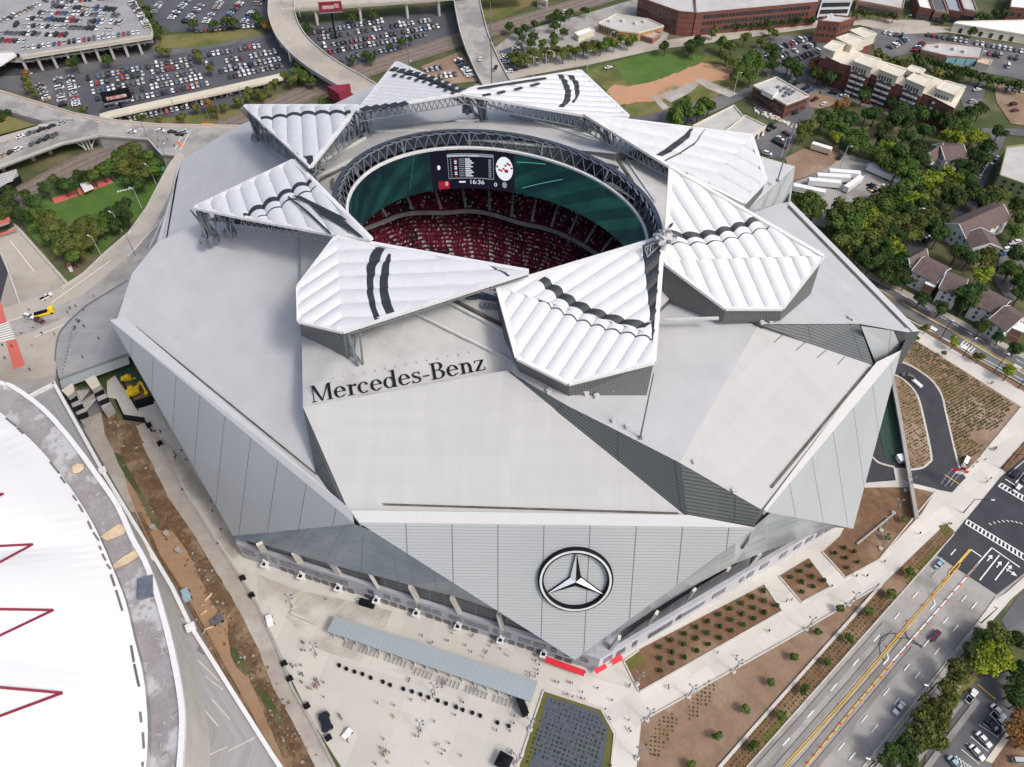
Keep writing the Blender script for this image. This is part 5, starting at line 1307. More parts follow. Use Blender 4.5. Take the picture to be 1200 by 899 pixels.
# ornamental planting rows: countless small grass tufts
def tufts(name, polypx, step, m, label, size=.42, rot=29, holes=.1):
    W = PL(polypx); xs = [p.x for p in W]; ys = [p.y for p in W]
    g = G(); c, s_ = math.cos(R(rot)), math.sin(R(rot))
    def inside(x, y):
        r = False; j = len(W)-1
        for i in range(len(W)):
            if (W[i].y > y) != (W[j].y > y) and x < (W[j].x-W[i].x)*(y-W[i].y)/(W[j].y-W[i].y)+W[i].x: r = not r
            j = i
        return r
    D = max(max(xs)-min(xs), max(ys)-min(ys)); cx, cy = (min(xs)+max(xs))/2, (min(ys)+max(ys))/2
    n = int(D/step)
    for i in range(-n, n):
        for j in range(-n, n):
            x, y = cx+(i*c-j*s_)*step, cy+(i*s_+j*c)*step
            x += random.uniform(-.1, .1); y += random.uniform(-.1, .1)
            if not inside(x, y): continue
            nz = noise.noise(Vector((x*.06, y*.06, 3)))
            if random.random() < holes or nz < -.42: continue
            k = 0 if nz > .05 else 1
            r = size*random.uniform(.75, 1.25); h = r*random.uniform(.9, 1.5)
            a0 = random.random()*6
            pts = [(x+r*math.cos(a0+2.1*q), y+r*math.sin(a0+2.1*q), .25) for q in range(3)]
            for q in range(3): g.poly([pts[q], pts[(q+1) % 3], (x, y, .25+h)], k)
    return tag(g.build(name, m), label, 'plants', None, 'stuff')
tufts('ground_cover', [(1062, 394), (1083, 407), (1187, 474), (1147, 532), (1134, 547), (1122, 542), (1110, 484), (1104, 462), (1094, 446), (1074, 432), (1060, 420)], 1.15, ['leaf_olive', 'grass_dry'], 'rows of olive tufts filling the bed inside the sweeping outer kerb', .58)
tufts('ground_cover', [(1050, 443), (1062, 451), (1074, 467), (1082, 497), (1090, 535), (1082, 546), (1066, 549), (1056, 500)], 1.15, ['leaf_olive', 'grass_dry'], 'rows of olive tufts on the narrow island in the loop drive', .58)
tufts('ground_cover', [(840, 908), (882, 858), (1040, 683), (1108, 616), (1116, 624), (1068, 680), (882, 888), (866, 912)], 1.25, ['leaf_olive', 'leaf_mid'], 'dotted rows of low plants in the strip along the wide road', .4, 41, .05)
tufts('ground_cover', C5b((590, 800), (640, 700), (700, 650), (740, 690), (650, 860), (600, 860)), 1.2, ['leaf_olive', 'leaf_olive'], 'dark plant rows at the near end of the bare soil bed', .4, 90-8, .1)
tufts('ground_cover', C5b((780, 620), (850, 520), (895, 520), (880, 600), (800, 690), (770, 690)), 1.2, ['leaf_olive', 'leaf_olive'], 'short plant rows by the promenade edge of the bare soil bed', .4, 90-8, .1)
tufts('ground_cover', [(643, 818), (699, 836), (711, 854), (698, 908), (612, 908)], 1.3, ['navycloth', 'leaf_dark'], 'blue-grey tufts covering the olive bordered bed', .45, 70, .1)
tufts('ground_cover', C4b((1190, 90), (1220, 60), (1220, 140), (1110, 235), (1080, 240)), 1.25, ['leaf_olive', 'leaf_olive'], 'tufts in the small corner bed beside the crossing', .4, 41, .1)
# ================================================================ OLD DOME (left edge)
ZD = 44.0
DO = empty('domed_arena', P(-330, 780, 0)); tag(DO, 'old arena with white fabric roof inside a weathered grey ring at the left edge', 'arena')
inn = [(-200, 395), (-110, 425), (-50, 455), (0, 483), (27, 507), (53, 533), (85, 575), (107, 610), (120, 637), (131, 663), (147, 704), (157, 747), (167, 787), (172, 830), (173, 867), (171, 899), (166, 950), (158, 1010), (140, 1080)]
out = [(-200, 360), (-110, 395), (-50, 425), (0, 450), (16, 455), (53, 482), (88, 522), (117, 562), (139, 594), (157, 634), (171, 659), (184, 694), (200, 752), (211, 806), (215, 846), (212, 899), (208, 950), (196, 1010), (180, 1080)]
IN = smooth_pts(PL(inn, ZD), 3)
cd = P(-330, 780, ZD); cd.z = ZD+34
g = G(); NT = 10
def domept(i, t):
    e = IN[i]; p = e.lerp(Vector((cd.x, cd.y, ZD)), t)
    fold = (abs(math.sin(i*.26))-.5)*2.2*math.sin(min(t*2.2, 1)*math.pi)
    return Vector((p.x, p.y, ZD+34*(1-(1-t)**1.8)*.9+fold))
for i in range(len(IN)-1):
    for k in range(NT):
        t0, t1 = k/NT, (k+1)/NT
        g.poly([domept(i, t0), domept(i+1, t0), domept(i+1, t1), domept(i, t1)] if k < NT-1 else [domept(i, t0), domept(i+1, t0), domept(i, t1)])
# closing half towards the unseen side
W0, W1 = IN[0], IN[-1]; far = [Vector((cd.x*2-p.x, cd.y*2-p.y, ZD)) for p in (W0, IN[len(IN)//2], W1)]
loop = [W1]+[Vector((cd.x-95*math.cos(a), cd.y-100*math.sin(a), ZD)) for a in (1.2, .4, -.4, -1.2)]+[W0]
for a, b in zip(loop[:-1], loop[1:]): g.poly([a, b, cd-Vector((0, 0, 3.4))])
fab = g.build('fabric_roof', 'fabric', DO)
bvF = BVHTree.FromPolygons([tuple(v) for v in g.v], g.f)
def onDome(px, py, off=.35):
    h = bvF.ray_cast(CAM, ray(px, py).normalized()); return (h[0]+Vector((0, 0, off))) if h[0] is not None else P(px, py, ZD+off)
g = G()
for pts in (C5((-40, 209), (238, 213), (0, 327)), C5((-40, 549), (278, 577), (0, 680), (-30, 690)), B((-40, 718), (148, 708), (0, 788), (-30, 800)), B((-20, 487), (18, 487), (-10, 499))):
    for (a, b) in zip(pts[:-1], pts[1:]):
        w = [onDome(a[0]+(b[0]-a[0])*k/8, a[1]+(b[1]-a[1])*k/8, .45) for k in range(9)]
        for p, q in zip(w[:-1], w[1:]): g.beam(p, q, .55, .3)
g.build('maroon_stripe', 'maroon', fab)
g = G()
for a, b in (((28, 152), (75, 190)), ((78, 195), (103, 220)), ((222, 345), (262, 395)), ((268, 410), (288, 438)), ((322, 492), (338, 515)), ((348, 533), (366, 565)), ((388, 605), (404, 640)), ((412, 655), (436, 690)), ((438, 715), (446, 730)), ((452, 750), (466, 778)), ((472, 795), (488, 815)), ((490, 840), (506, 890))):
    p, q = onDome(*B(a)[0], .3), onDome(*B(b)[0], .3); g.beam(p, q, .5, .3)
for a, b in (((490, 60), (505, 105)), ((512, 125), (540, 215)), ((578, 368), (590, 440)), ((592, 450), (613, 548)), ((618, 660), (623, 705)), ((630, 750), (634, 820)), ((628, 880), (630, 900))):
    p, q = onDome(*C5(a)[0], .3), onDome(*C5(b)[0], .3); g.beam(p, q, .5, .3)
g.build('edge_slot', 'asphalt_mid', fab)
OUT = smooth_pts(PL(out, ZD-2), 3)
g = G()
for i in range(len(IN)-1):
    a, b = IN[i]-Vector((0, 0, 2.5)), IN[i+1]-Vector((0, 0, 2.5))
    g.poly([IN[i], IN[i+1], b, a], 0)
    for k in range(3):
        g.poly([a.lerp(OUT[i], k/3), b.lerp(OUT[i+1], k/3), b.lerp(OUT[i+1], (k+1)/3), a.lerp(OUT[i], (k+1)/3)], 0)
g.build('ring_roof', 'ringroof', DO)
g = G()
for i in range(len(OUT)-1):
    a, b = OUT[i], OUT[i+1]; g.beam(a+Vector((0, 0, .5)), b+Vector((0, 0, .5)), 1.4, 1.2, 0)
    g.poly([(a.x, a.y, 0), (b.x, b.y, 0), b, a], 1)
g.build('rim_wall', ['frame_white', 'conc_pale'], DO)
for pts in (B((440, 670), (520, 615), (560, 620), (545, 660), (470, 690)), B((490, 800), (540, 760), (600, 725), (620, 750), (560, 790), (500, 815))):
    g = G(); g.poly([P(*p, ZD-1.7) for p in pts]); g.build('plywood_patch', 'ply', DO)
g = G()
rr = random.Random(3)
for k in range(70):
    i = rr.randrange(12, len(IN)-8); t = rr.uniform(.15, .9); p = (IN[i]-Vector((0, 0, 2.2))).lerp(OUT[i], t)
    g.box(p, (rr.uniform(.4, 1.6), rr.uniform(.3, .9), .5), rr.random()*3)
g.build('roof_debris', 'conc', DO)
g = G()
p = P(*B((340, 370))[0], ZD-1.5); g.sphere(p, 2, 7, 4, sz=.4); g.build('sand_heap', 'ply', DO)
g = G(); c = P(*C5((640, 110))[0], ZD-1); g.box(c, (4, 6, 1.2), .3); g.build('skylight', 'glassblue', DO)
# terrace
ZT_ = 20.0
T = PL([(60, 449), (64, 450), (120, 551), (165, 626), (203, 690), (224, 734), (320, 886), (350, 930)], ZT_)
g = G(); inner_ = [Vector((p.x, p.y, ZT_)) for p in OUT if 430 < proj(p)[1] < 1000]
poly = T+[P(345, 1010, ZT_), P(250, 1020, ZT_)]+list(reversed(inner_))
g.poly([p for p in poly]); g.f[0].reverse() if sum(poly[i].x*poly[(i+1) % len(poly)].y-poly[(i+1) % len(poly)].x*poly[i].y for i in range(len(poly))) < 0 else None
beauty(g.build('terrace_floor', 'terrace', DO))
g = G()
for a, b in zip(T[1:-1], T[2:]):
    g.beam(a+Vector((0, 0, .6)), b+Vector((0, 0, .6)), 1.1, 1.4, 0); g.poly([(a.x, a.y, 0), (b.x, b.y, 0), b, a], 1)
g.beam(P(32, 466, ZT_+.6), P(64, 450, ZT_+.6), 1.0, 1.4)
g.build('terrace_parapet', ['frame_white', 'conc'], DO)
g = G()
for px, py in ((450, 378), (655, 768)): g.box(P(*B((px, py))[0], ZT_+1.8), (2.2, 1.6, 1.4), .5)
g.box(P(*C5((838, 285))[0], ZT_+1.8), (2.6, 2, 1.4), .5); g.build('parapet_box', 'frame_white', DO)
for px, py in C5((725, 175), (728, 212), (805, 260), (770, 320), (825, 400), (805, 445), (890, 385)):
    g = G(); c = P(px, py, ZT_+.6); g.box(c, (rr.uniform(1.2, 2.6), 1.4, 1.1), rr.random()*3); g.build('roof_plant', ['steel' if px % 2 > 1 else 'conc'], DO)
g = G(); 
for a, b in (((870, 430), (960, 520)), ((900, 500), (980, 560)), ((890, 640), (960, 720)), ((930, 600), (1010, 690)), ((910, 850), (1000, 810)), ((1000, 830), (1120, 770))):
    g.beam(P(*C5(a)[0], ZT_+.1), P(*C5(b)[0], ZT_+.1), .35, .1)
g.build('floor_stripe', 'conc_pale', DO)
# ================================================================ STAIR BLOCK beside the trench
o = empty('stair_block', P(100, 480, 0)); tag(o, 'grey concrete stair block with dark square openings beside the terrace deck', 'building')
g = G()
def cube_px(g, pts, zt, zb, mi=0, ms=None): g.prism(PL(pts, zt), zb, mi, ms)
cube_px(g, CL((100, 490), (215, 415), (235, 500), (165, 555)), 8, 0, 1, 0)
cube_px(g, CL((335, 385), (440, 335), (495, 440), (410, 485)), 8, 0, 1, 0)
cube_px(g, CL((160, 560), (235, 500), (370, 720), (290, 790)), 5.5, 0, 0)
cube_px(g, CL((410, 485), (495, 440), (600, 620), (520, 690)), 5.5, 0, 0)
g.build('wall', ['conc', 'beige'], o)
g = G()
for a, b, c, d in (((235, 500), (365, 455), (395, 480), (300, 610)), ((300, 610), (430, 520), (455, 580), (355, 700))):
    w = [P(*CL(a)[0], 6), P(*CL(b)[0], 6.5), P(*CL(c)[0], 3), P(*CL(d)[0], 2)]; g.poly(w)
g.build('stair_flight', 'conc', o)
for q in ((220, 592), (275, 672), (322, 748), (485, 525), (535, 608)):
    g = G(); g.box(P(*CL(q)[0], 5.4), (3.6, 2.6, .5), .6); g.build('opening', 'dark', o)
g = G(); g.poly(PL(CL((230, 490), (520, 440), (540, 690), (290, 800)), .7)); tag(g.build('dark_yard', 'asphalt_mid'), kind='structure')
g = G(); g.poly(PL(CL((500, 290), (640, 200), (780, 170), (900, 400), (700, 430), (650, 340)), .75)); tag(g.build('dark_yard', 'teal'), kind='structure')
sheet('yard', 'plaza', CL((560, 400), (640, 340), (690, 420), (850, 640), (1020, 600), (1180, 880), (1000, 890), (920, 780), (730, 750), (650, 580), (560, 560)), lay=7)
sheet('yard', 'clay_dark', CL((700, 400), (860, 380), (990, 560), (850, 610), (760, 500)), lay=8)
g = G(); g.beam(P(*CL((715, 400))[0], .9), P(*CL((850, 660))[0], .9), .5, 1.6); g.beam(P(*CL((850, 640))[0], .9), P(*CL((1020, 590))[0], .9), 3.5, 1.6)
tag(g.build('low_wall', 'dark'), 'black low wall boxing in the yellow machine', 'wall')
g = G(); g.beam(P(*CL((650, 590))[0], .8), P(*CL((730, 760))[0], .8), .6, 1.2); g.beam(P(*CL((730, 760))[0], .8), P(*CL((930, 790))[0], .8), 1.6, 1.2); g.beam(P(*CL((930, 790))[0], .8), P(*CL((1010, 899))[0], .8), .6, 1.2)
tag(g.build('low_wall', 'dark'), 'bent black low wall between brown soil and pale yard', 'wall')
o = empty('excavator', P(*CL((835, 530))[0])); o['label'] = 'yellow machine with folded arm in the walled soil yard'; o['category'] = 'digger'
L = ORG[o.name]
g = G(); g.box(L+Vector((0, 0, 1.5)), (4.5, 3.4, 1.6), .6); g.box(L+Vector((-.8, .6, 2.7)), (1.8, 1.8, 1.4), .6); g.build('body', 'yellowpaint', o)
g = G(); g.beam(L+Vector((1, .5, 2)), L+Vector((3.2, 2.6, 4.5)), .7, .8); g.beam(L+Vector((3.2, 2.6, 4.5)), L+Vector((5, 0, 1)), .6, .6); g.box(L+Vector((5, -.3, .7)), (1.4, 1.4, 1), .3); g.build('arm', 'yellowpaint', o)
g = G(); g.box(L+Vector((-.9, 1.4, .4)), (4.4, .8, .8), .6); g.box(L+Vector((.9, -1.4, .4)), (4.4, .8, .8), .6); g.build('track', 'dark', o)
L = P(*CL((765, 395))[0]); g = G(); g.box(L+Vector((0, 0, 1.2)), (3.6, 2.2, 1.6), .3); g.box(L+Vector((.5, 0, 2.3)), (1.5, 1.8, 1), .3); g.beam(L+Vector((1, 0, 1)), L+Vector((3.4, .6, .8)), .4, .4)
tag(g.build('loader', 'yellowpaint'), 'small yellow loader near the top of the soil yard', 'loader')
# ================================================================ PLAZA CANOPY
Lc = P(505, 772); o = empty('entrance_canopy', Lc); tag(o, 'long pale blue-grey metal canopy over the entry gates on the plaza', 'canopy')
top = PL([(392, 722), (630, 798), (622, 822.5), (383, 740)], 4.6)
g = G(); g.prism(top, 4.2, 0, 1, bottom=True); a, b, c, d = top; 
g.uv[0] = [(0, 0)]*4
g.uv[0] = uvof(None, g.v[:4] if False else [g.v[i] for i in g.f[0]], b-a); g.build('roof', ['bluegrey', 'steel'], o)
for k in range(17):
    for s_, e_ in ((c, d), (b, a)):
        p = e_.lerp(s_, (k+.5)/17)+Vector((0, .5 if s_ is c else -.5, 0)); g = G(); g.beam(Vector((p.x, p.y, 0)), Vector((p.x, p.y, 4.3)), .3, .3); g.build('post', 'frame_white', o)
cdir = (c-d).normalized(); cn = Vector((cdir.y, -cdir.x, 0))
for k in range(52):
    if k < 4 or k % 7 == 0: continue
    p = d.lerp(c, (k+.5)/52); p = Vector((p.x, p.y, 0))+cn*(1.3 if k > 22 else .4)
    g = G(); 
    for q in (-.9, .9): g.tube(p+cn*q, p+cn*q+Vector((0, 0, 1.1)), .07, 4)
    g.beam(p+cn*.9+Vector((0, 0, 1.1)), p-cn*.9+Vector((0, 0, 1.1)), .12, .12); g.beam(p+cn*.9+Vector((0, 0, .5)), p-cn*.9+Vector((0, 0, .5)), .1, .1)
    t = g.build('turnstile', 'steel'); tag(t, None, 'turnstile', 'gate rails below the long canopy'); GATES = globals().setdefault('GATES', []); GATES.append((t, ('x',), proj(p)[0]))
label_series(GATES, lambda n, k: f'{n} steel gate rail from the left along the long canopy', lambda k: 'steel gate rail')
g = G(); g.beam(P(340, 718, .5), P(371, 731, .5), .9, .9); tag(g.build('low_wall', 'conc_pale'), 'short pale low wall left of the long canopy', 'wall')
# ================================================================ PARKING DECK, RAMPS
Ld = P(60, 40); o = empty('parking_deck', Ld); tag(o, 'open grey multi-storey parking deck full of cars at the top left corner', 'parking deck')
zt = 11.0
deckpx = [(-60, -40), (152, -8), (179, 37), (178, 43), (25, 67), (20, 60), (-60, 62)]
g = G(); g.prism(PL(deckpx, zt), zt-1.6, 0, 1, bottom=True); g.build('deck_slab', ['terrace', 'conc_pale'], o)
g = G(); g.prism([p-Vector((0, 0, 4.6)) for p in PL([(-60, -30), (150, -2), (176, 39), (25, 63), (-60, 60)], zt)], zt-5.6, 0, 1, bottom=True); g.build('deck_slab', ['conc', 'conc_pale'], o)
w = PL([(25, 67), (178, 43), (179, 37), (152, -8)], zt)
g = G(); 
for a, b in zip(w[:-1], w[1:]): g.beam(a+Vector((0, 0, .6)), b+Vector((0, 0, .6)), .4, 1.2)
g.build('edge_wall', 'beige', o)
for k in range(9):
    for r_ in range(3):
        p = w[0].lerp(w[1], (k+.3)/9)+Vector((-4-r_*2, 12*r_+1.2, 0)); g = G(); g.beam(Vector((p.x, p.y, 0)), Vector((p.x, p.y, zt-1)), 1.0, 1.2); g.build('column', 'conc_pale', o)
sheet('deck_shadow_floor', 'asphalt', [(-60, -20), (160, 0), (184, 50), (170, 60), (30, 88), (-60, 92)], lay=4)
o = empty('parking_deck', P(0, 75)); tag(o, 'small white roofed annex at the corner of the big parking deck', 'building')
g = G(); g.prism(PL([(-40, 62), (12, 60), (19, 64), (0, 76), (-40, 90)], 10), 9, 0, 0, bottom=True); g.build('roof', 'frame_white', o)
for px, py in ((6, 78), (14, 74), (22, 72), (-4, 84)):
    g = G(); p = P(px, py, 0); g.beam(p, p+Vector((0, 0, 9)), .8, .8); g.build('column', 'conc_pale', o)
def viaduct(name, label, pts, w, zs, piers, cat='bridge', pier_w=1.6, mat='road_tan'):
    W = smooth_pts([P(p[0], p[1], z) for p, z in zip(pts, zs)], 6)
    o = empty(name, Vector((W[len(W)//2].x, W[len(W)//2].y, 0))); tag(o, label, cat)
    g = G(); ribbon(g, W, w, h=1.5); g.build('deck', mat, o)
    for sd in (-1, 1):
        g = G(); V = offset(W, sd*(w/2-.2))
        for a, b in zip(V[:-1], V[1:]): g.beam(a+Vector((0, 0, .55)), b+Vector((0, 0, .55)), .45, 1.1)
        g.build('barrier', 'conc_pale', o)
    for k in piers:
        i = int(k*(len(W)-1)); p = W[i]
        t = (W[min(i+1, len(W)-1)]-W[max(i-1, 0)]); t.z = 0; t.normalize(); n = Vector((-t.y, t.x, 0))
        if p.z < 3: continue
        for sd in (-1, 1):
            g = G(); q = p+n*sd*w*.32; g.tube(Vector((q.x, q.y, 0)), Vector((q.x, q.y, p.z-1.4)), .9, 8); g.build('pier', 'conc_pale', o)
        g = G(); g.beam(p-n*w*.45-Vector((0, 0, 2)), p+n*w*.45-Vector((0, 0, 2)), 1.6, 1.2); g.build('pier_cap', 'conc_pale', o)
    return o
viaduct('curved_ramp', 'curved tan flyover ramp sweeping down past the car parks at top left', [(331, -30), (330, 0), (331, 20), (343, 45), (372, 72), (418, 100), (450, 118)], 16.5, [12, 12, 12, 11, 10, 8, 6], (.3, .42, .55, .67, .8))
viaduct('road_bridge', 'straight tan overpass crossing the top of the photo above parked cars', [(330, 7), (420, 1), (530, -7), (620, -14)], 12, [12, 12, 12, 12], (.2, .35, .5, .65))
viaduct('road_bridge', 'grey two lane bridge running down beside the railway to the stadium crown', [(543, -30), (547, 0), (556, 40), (570, 75), (582, 98)], 17, [10, 10, 8, 4, 1.5], (.2, .35, .5), mat='road_grey')
Lw = P(230, 115); o = empty('covered_walkway', Lw); tag(o, 'long beige roofed walkway wall running straight through the car park', 'walkway')
W = [P(118, 137, 5), P(128, 133.5, 5), P(180, 122, 5), P(250, 107, 5), P(330, 89, 5)]
g = G(); ribbon(g, W, 6.5, h=1.2); g.build('roof', 'beige', o)
for k in range(22):
    t = (k+.5)/22*3.99; i = int(t); p = W[i].lerp(W[i+1], t-i); g = G(); g.beam(Vector((p.x, p.y, 0)), Vector((p.x, p.y, 4)), .8, .8); g.build('column', 'conc_pale', o)
# truss bridge with parked cars on the left
o = empty('road_bridge', P(50, 165)); tag(o, 'wide grey bridge lined with parked cars over the railway at left', 'bridge')
BR = [(-60, 178), (0, 162), (60, 142), (115, 141), (115, 159), (72, 168), (0, 195), (-60, 222)]
g = G(); g.prism(PL(BR, ZA+.06), ZA-1.4, 0, 1, bottom=True); g.build('deck', ['road_grey', 'conc_pale'], o)
w = PL([(-60, 222), (0, 195), (72, 168), (115, 159)], ZA+.6)
for a, b in zip(w[:-1], w[1:]):
    g = G(); g.beam(a, b, .5, 1.2); g.build('barrier', 'conc_pale', o)
g = G(); a, b = P(85, 165, ZA-1.5), P(112, 160, ZA-1.5)
g.tube(a, b, .4, 5); g.tube(a, a.lerp(b, .4)-Vector((0, 0, 6)), .35, 5); g.tube(b, a.lerp(b, .6)-Vector((0, 0, 6)), .35, 5)
for q in (.35, .5, .65): p = a.lerp(b, q); g.tube(p, Vector((p.x, p.y, 0)), .5, 5)
g.build('bridge_truss', 'steel_pale', o)
for px, py in ((5, 200), (40, 188), (60, 180), (95, 168)): 
    g = G(); p = P(px, py, 0); g.beam(p, p+Vector((0, 0, 6.6)), 1.4, 1.4); g.build('pier', 'conc_pale', o)
lay2('traffic_island', 'grass_dry', [(-60, 135), (0, 133), (45, 147), (0, 160), (-60, 172)], 3)
lay2('bridge_pavement', 'road_tan', [(-60, 172), (0, 158), (48, 145), (62, 146), (0, 168), (-60, 186)], 3)
g = G(); c = P(20, 215, 0)
o = empty('rail_shed', c); tag(o, 'low ribbed grey shed beside the tracks under the parked-car bridge', 'shed')
g = G(); g.prism(PL(C2((-40, 330), (95, 290), (110, 330), (0, 400), (-60, 420)), 4), 0, 0, 1); g.build('roof', ['ringroof', 'dark'], o)
g = G()
for k in range(5): g.beam(P(*C2((-20, 335+k*14))[0], 4.4), P(*C2((100-k*6, 300+k*14))[0], 4.4), .5, .5)
g.build('roof_rib', 'steel_pale', o)
o = empty('pavilion', P(8, 262)); tag(o, 'red flat roofed gate pavilion at the left edge beside the ramp', 'pavilion')
g = G(); g.prism(PL(C2((-60, 570), (40, 555), (60, 580), (50, 605), (-60, 640)), 5), 4.3, 0, 1, bottom=True); g.build('roof', ['redcourt', 'conc'], o)
for q in ((-20, 640), (20, 630), (45, 615)): g = G(); p = P(*C2(q)[0], 0); g.beam(p, p+Vector((0, 0, 4.4)), .4, .4); g.build('post', 'conc', o)
g = G(); g.beam(P(*C2((-20, 680))[0], 2.5), P(*C2((95, 645))[0], 2.5), .6, .8); tag(g.build('gantry_beam', 'redcourt'), 'thin red beam spanning the mouth of the ramp', 'beam')
g = G(); g.prism(PL(C2((465, 375), (515, 360), (550, 400), (495, 425)), 3.2), 2.8, 0, 0, bottom=True)
o = g.build('event_tent', 'frame_white'); tag(o, 'white square tent roof on the red strip of the lawn', 'tent')
for q in ((468, 385), (548, 405)): g = G(); p = P(*C2(q)[0], 0); g.tube(p, p+Vector((0, 0, 2.9)), .15, 4); g.build('post', 'steel', o)
L = P(*C2((940, 315))[0], 0); g = G(); 
for k in range(8): a, b = k*math.pi/4, (k+1)*math.pi/4; g.poly([L+Vector((2.6*math.cos(a), 2.6*math.sin(a), 2.4)), L+Vector((2.6*math.cos(b), 2.6*math.sin(b), 2.4)), L+Vector((0, 0, 3.6))])
M['turq'] = mk('turquoise_canvas', (.05, .45, .38), rough=.7)
o = g.build('parasol', 'turq'); tag(o, 'turquoise parasol beside the trees at the lawn corner', 'parasol'); g = G(); g.tube(L, L+Vector((0, 0, 3.4)), .08, 4); g.build('pole', 'steel', o)
for n_, (x0, y0, x1, y1, nm) in enumerate(((685, 425, 790, 398, 'long white table row nearest the red strip'), (760, 405, 825, 382, 'white table row at the lawn corner'), (735, 372, 815, 345, 'white table row closest to the trees'))):
    g = G(); A_, B_ = P(*C2((x0, y0))[0], .8), P(*C2((x1, y1))[0], .8)
    for k in range(7): p = A_.lerp(B_, (k+.5)/7); g.box(p, ((B_-A_).length/9, 1.0, .12), math.atan2((B_-A_).y, (B_-A_).x)); g.box(p-Vector((0, 0, .4)), (.2, .2, .7))
    tag(g.build('table_row', 'frame_white'), nm, 'tables')
# ================================================================ BUILDINGS
def facade(o, a, b, z0, z1, nx, nz, ww, wh, mat='glassdark', name='window', m0=.06):
    """a->b walked so that the outside lies to the right"""
    a, b = Vector((a.x, a.y, 0)), Vector((b.x, b.y, 0)); d = (b-a).normalized(); n = Vector((d.y, -d.x, 0)); L = (b-a).length; an = math.atan2(d.y, d.x)
    sh = None
    for i in range(nx):
        for k in range(nz):
            p = a+d*L*(m0+(1-2*m0)*(i+.5)/nx)+n*.06; z = z0+(z1-z0)*(k+.5)/nz
            g = G(); g.box((p.x, p.y, z), (ww, .25, wh), an); g.build(name, mat, o)
def block(name, label, cat, roofpx, h, roofm, wallm, facades=(), parapet_=.8, parm=None, base=None, cornerlift=None):
    top = PL(roofpx, h); c = sum(top, Vector())/len(top)
    area = sum(top[i].x*top[(i+1) % len(top)].y-top[(i+1) % len(top)].x*top[i].y for i in range(len(top)))
    o = empty(name, (c.x, c.y, 0)); tag(o, label, cat)
    g = G(); g.prism([p-Vector((0, 0, parapet_)) for p in top], 0, 0, 0); g.f = g.f[1:]; g.mi = g.mi[1:]; g.uv = g.uv[1:]; g.build('wall', wallm, o)
    g = G(); g.poly([p-Vector((0, 0, parapet_*.9)) for p in (top if area > 0 else top[::-1])]); g.build('roof', roofm, o)
    g = G()
    for i in range(len(top)): g.beam(top[i]-Vector((0, 0, parapet_/2)), top[(i+1) % len(top)]-Vector((0, 0, parapet_/2)), .5, parapet_+.1)
    g.build('parapet', parm or wallm, o)
    for (i, j, nx, nz, ww, wh, z0, z1) in facades:
        a, b = top[i], top[j]
        n = Vector(((b-a).y, -(b-a).x, 0))
        if n.dot(Vector((c.x, c.y, 0))-Vector((a.x, a.y, 0))) > 0: a, b = b, a
        facade(o, a, b, z0, z1, nx, nz, ww, wh)
    return o, top
def rooftop(o, spots, h, mat='steel_pale', size=(2.4, 1.8, 1.4), name='roof_unit'):
    for px, py in spots: g = G(); c = P(px, py, h+size[2]/2-.6); g.box(c, size, .5); g.build(name, mat, o)
# top row: long brick apartments
block('apartment_building', 'long four storey red brick apartment building across the top edge', 'building', [(816, 15), (960, 2), (964, -14), (814, -14)], 15, 'flatroof', 'brick', [(0, 1, 30, 3, 1.7, 2.1, 1.5, 14)])
block('apartment_building', 'red brick corner block with white balconies at the top edge', 'building', [(748, -4), (770, 4), (796, 13), (815, 14.5), (812, -10), (760, -14)], 15.5, 'flatroof', 'brick', [(0, 1, 5, 3, 1.6, 2, 2, 14), (1, 2, 6, 3, 1.6, 2, 2, 14)])
o, _ = block('apartment_building', 'white block with grid of dark windows between the brick buildings at top', 'building', [(963, 0), (1000, -1), (1002, -16), (966, -16)], 15, 'flatroof', 'whitewall', [(0, 1, 7, 3, 2.6, 2.6, 1, 14)])
o, _ = block('brick_building', 'square dark red brick building in front of the white window grid block', 'building', [(959, 24), (985, 26), (1003, 20), (975, 17)], 14, 'flatroof', 'brick', [(0, 1, 4, 2, 1.2, 1.6, 3, 12), (1, 2, 4, 2, 1.2, 1.6, 3, 12)]); rooftop(o, ((970, 19), (974, 18)), 14)
o, _ = block('warehouse', 'low brown brick warehouse with hedge along its front at top', 'warehouse', [(1005, 0), (1058, 10), (1061, -4), (1010, -10)], 8, 'flatroof', 'brick_pale', [(0, 1, 9, 1, 2.6, 2, 2, 6)])
for k, (a, rm) in enumerate((((1078, 0), 'white'), ((1096, 4), 'asphalt_mid'), ((1112, 3), 'bluegrey'), ((1130, 2), 'flatroof'))):
    x, y = a; block('warehouse', ('white', 'dark grey', 'blue-grey', 'beige')[k]+' roofed unit in the row of long warehouses at the top right', 'warehouse', [(x, y+8), (x+15.5, y+11), (x+8, y-9), (x-7, y-12)], 8, rm, 'brick_pale' if k % 2 else 'brick', [(0, 1, 3, 1, 3, 3, 0, 5)])
block('warehouse', 'red brick warehouse with white flat roof in the top right corner', 'warehouse', [(1184, 8), (1230, 12), (1230, -14), (1188, -14)], 9, 'white', 'brick', [(0, 1, 5, 1, 2, 2, 2, 7)])
o, _ = block('warehouse', 'very long low building with bright white roof beside the car rows', 'warehouse', [(1118, 27), (1200, 40), (1260, 50), (1260, 22), (1122, 25)], 6, 'white', 'cream', [(0, 1, 6, 1, 2, 3, 0, 4)])
o, _ = block('shop_building', 'single storey brown building with three pale blue doors in a car park', 'building', [(1080, 58), (1110, 65), (1150, 68), (1153, 55), (1105, 49), (1086, 51)], 5, 'flatroof', 'brick_pale'); 
M['paleblue'] = mk('pale_blue_door_paint', (.22, .42, .50), rough=.5)
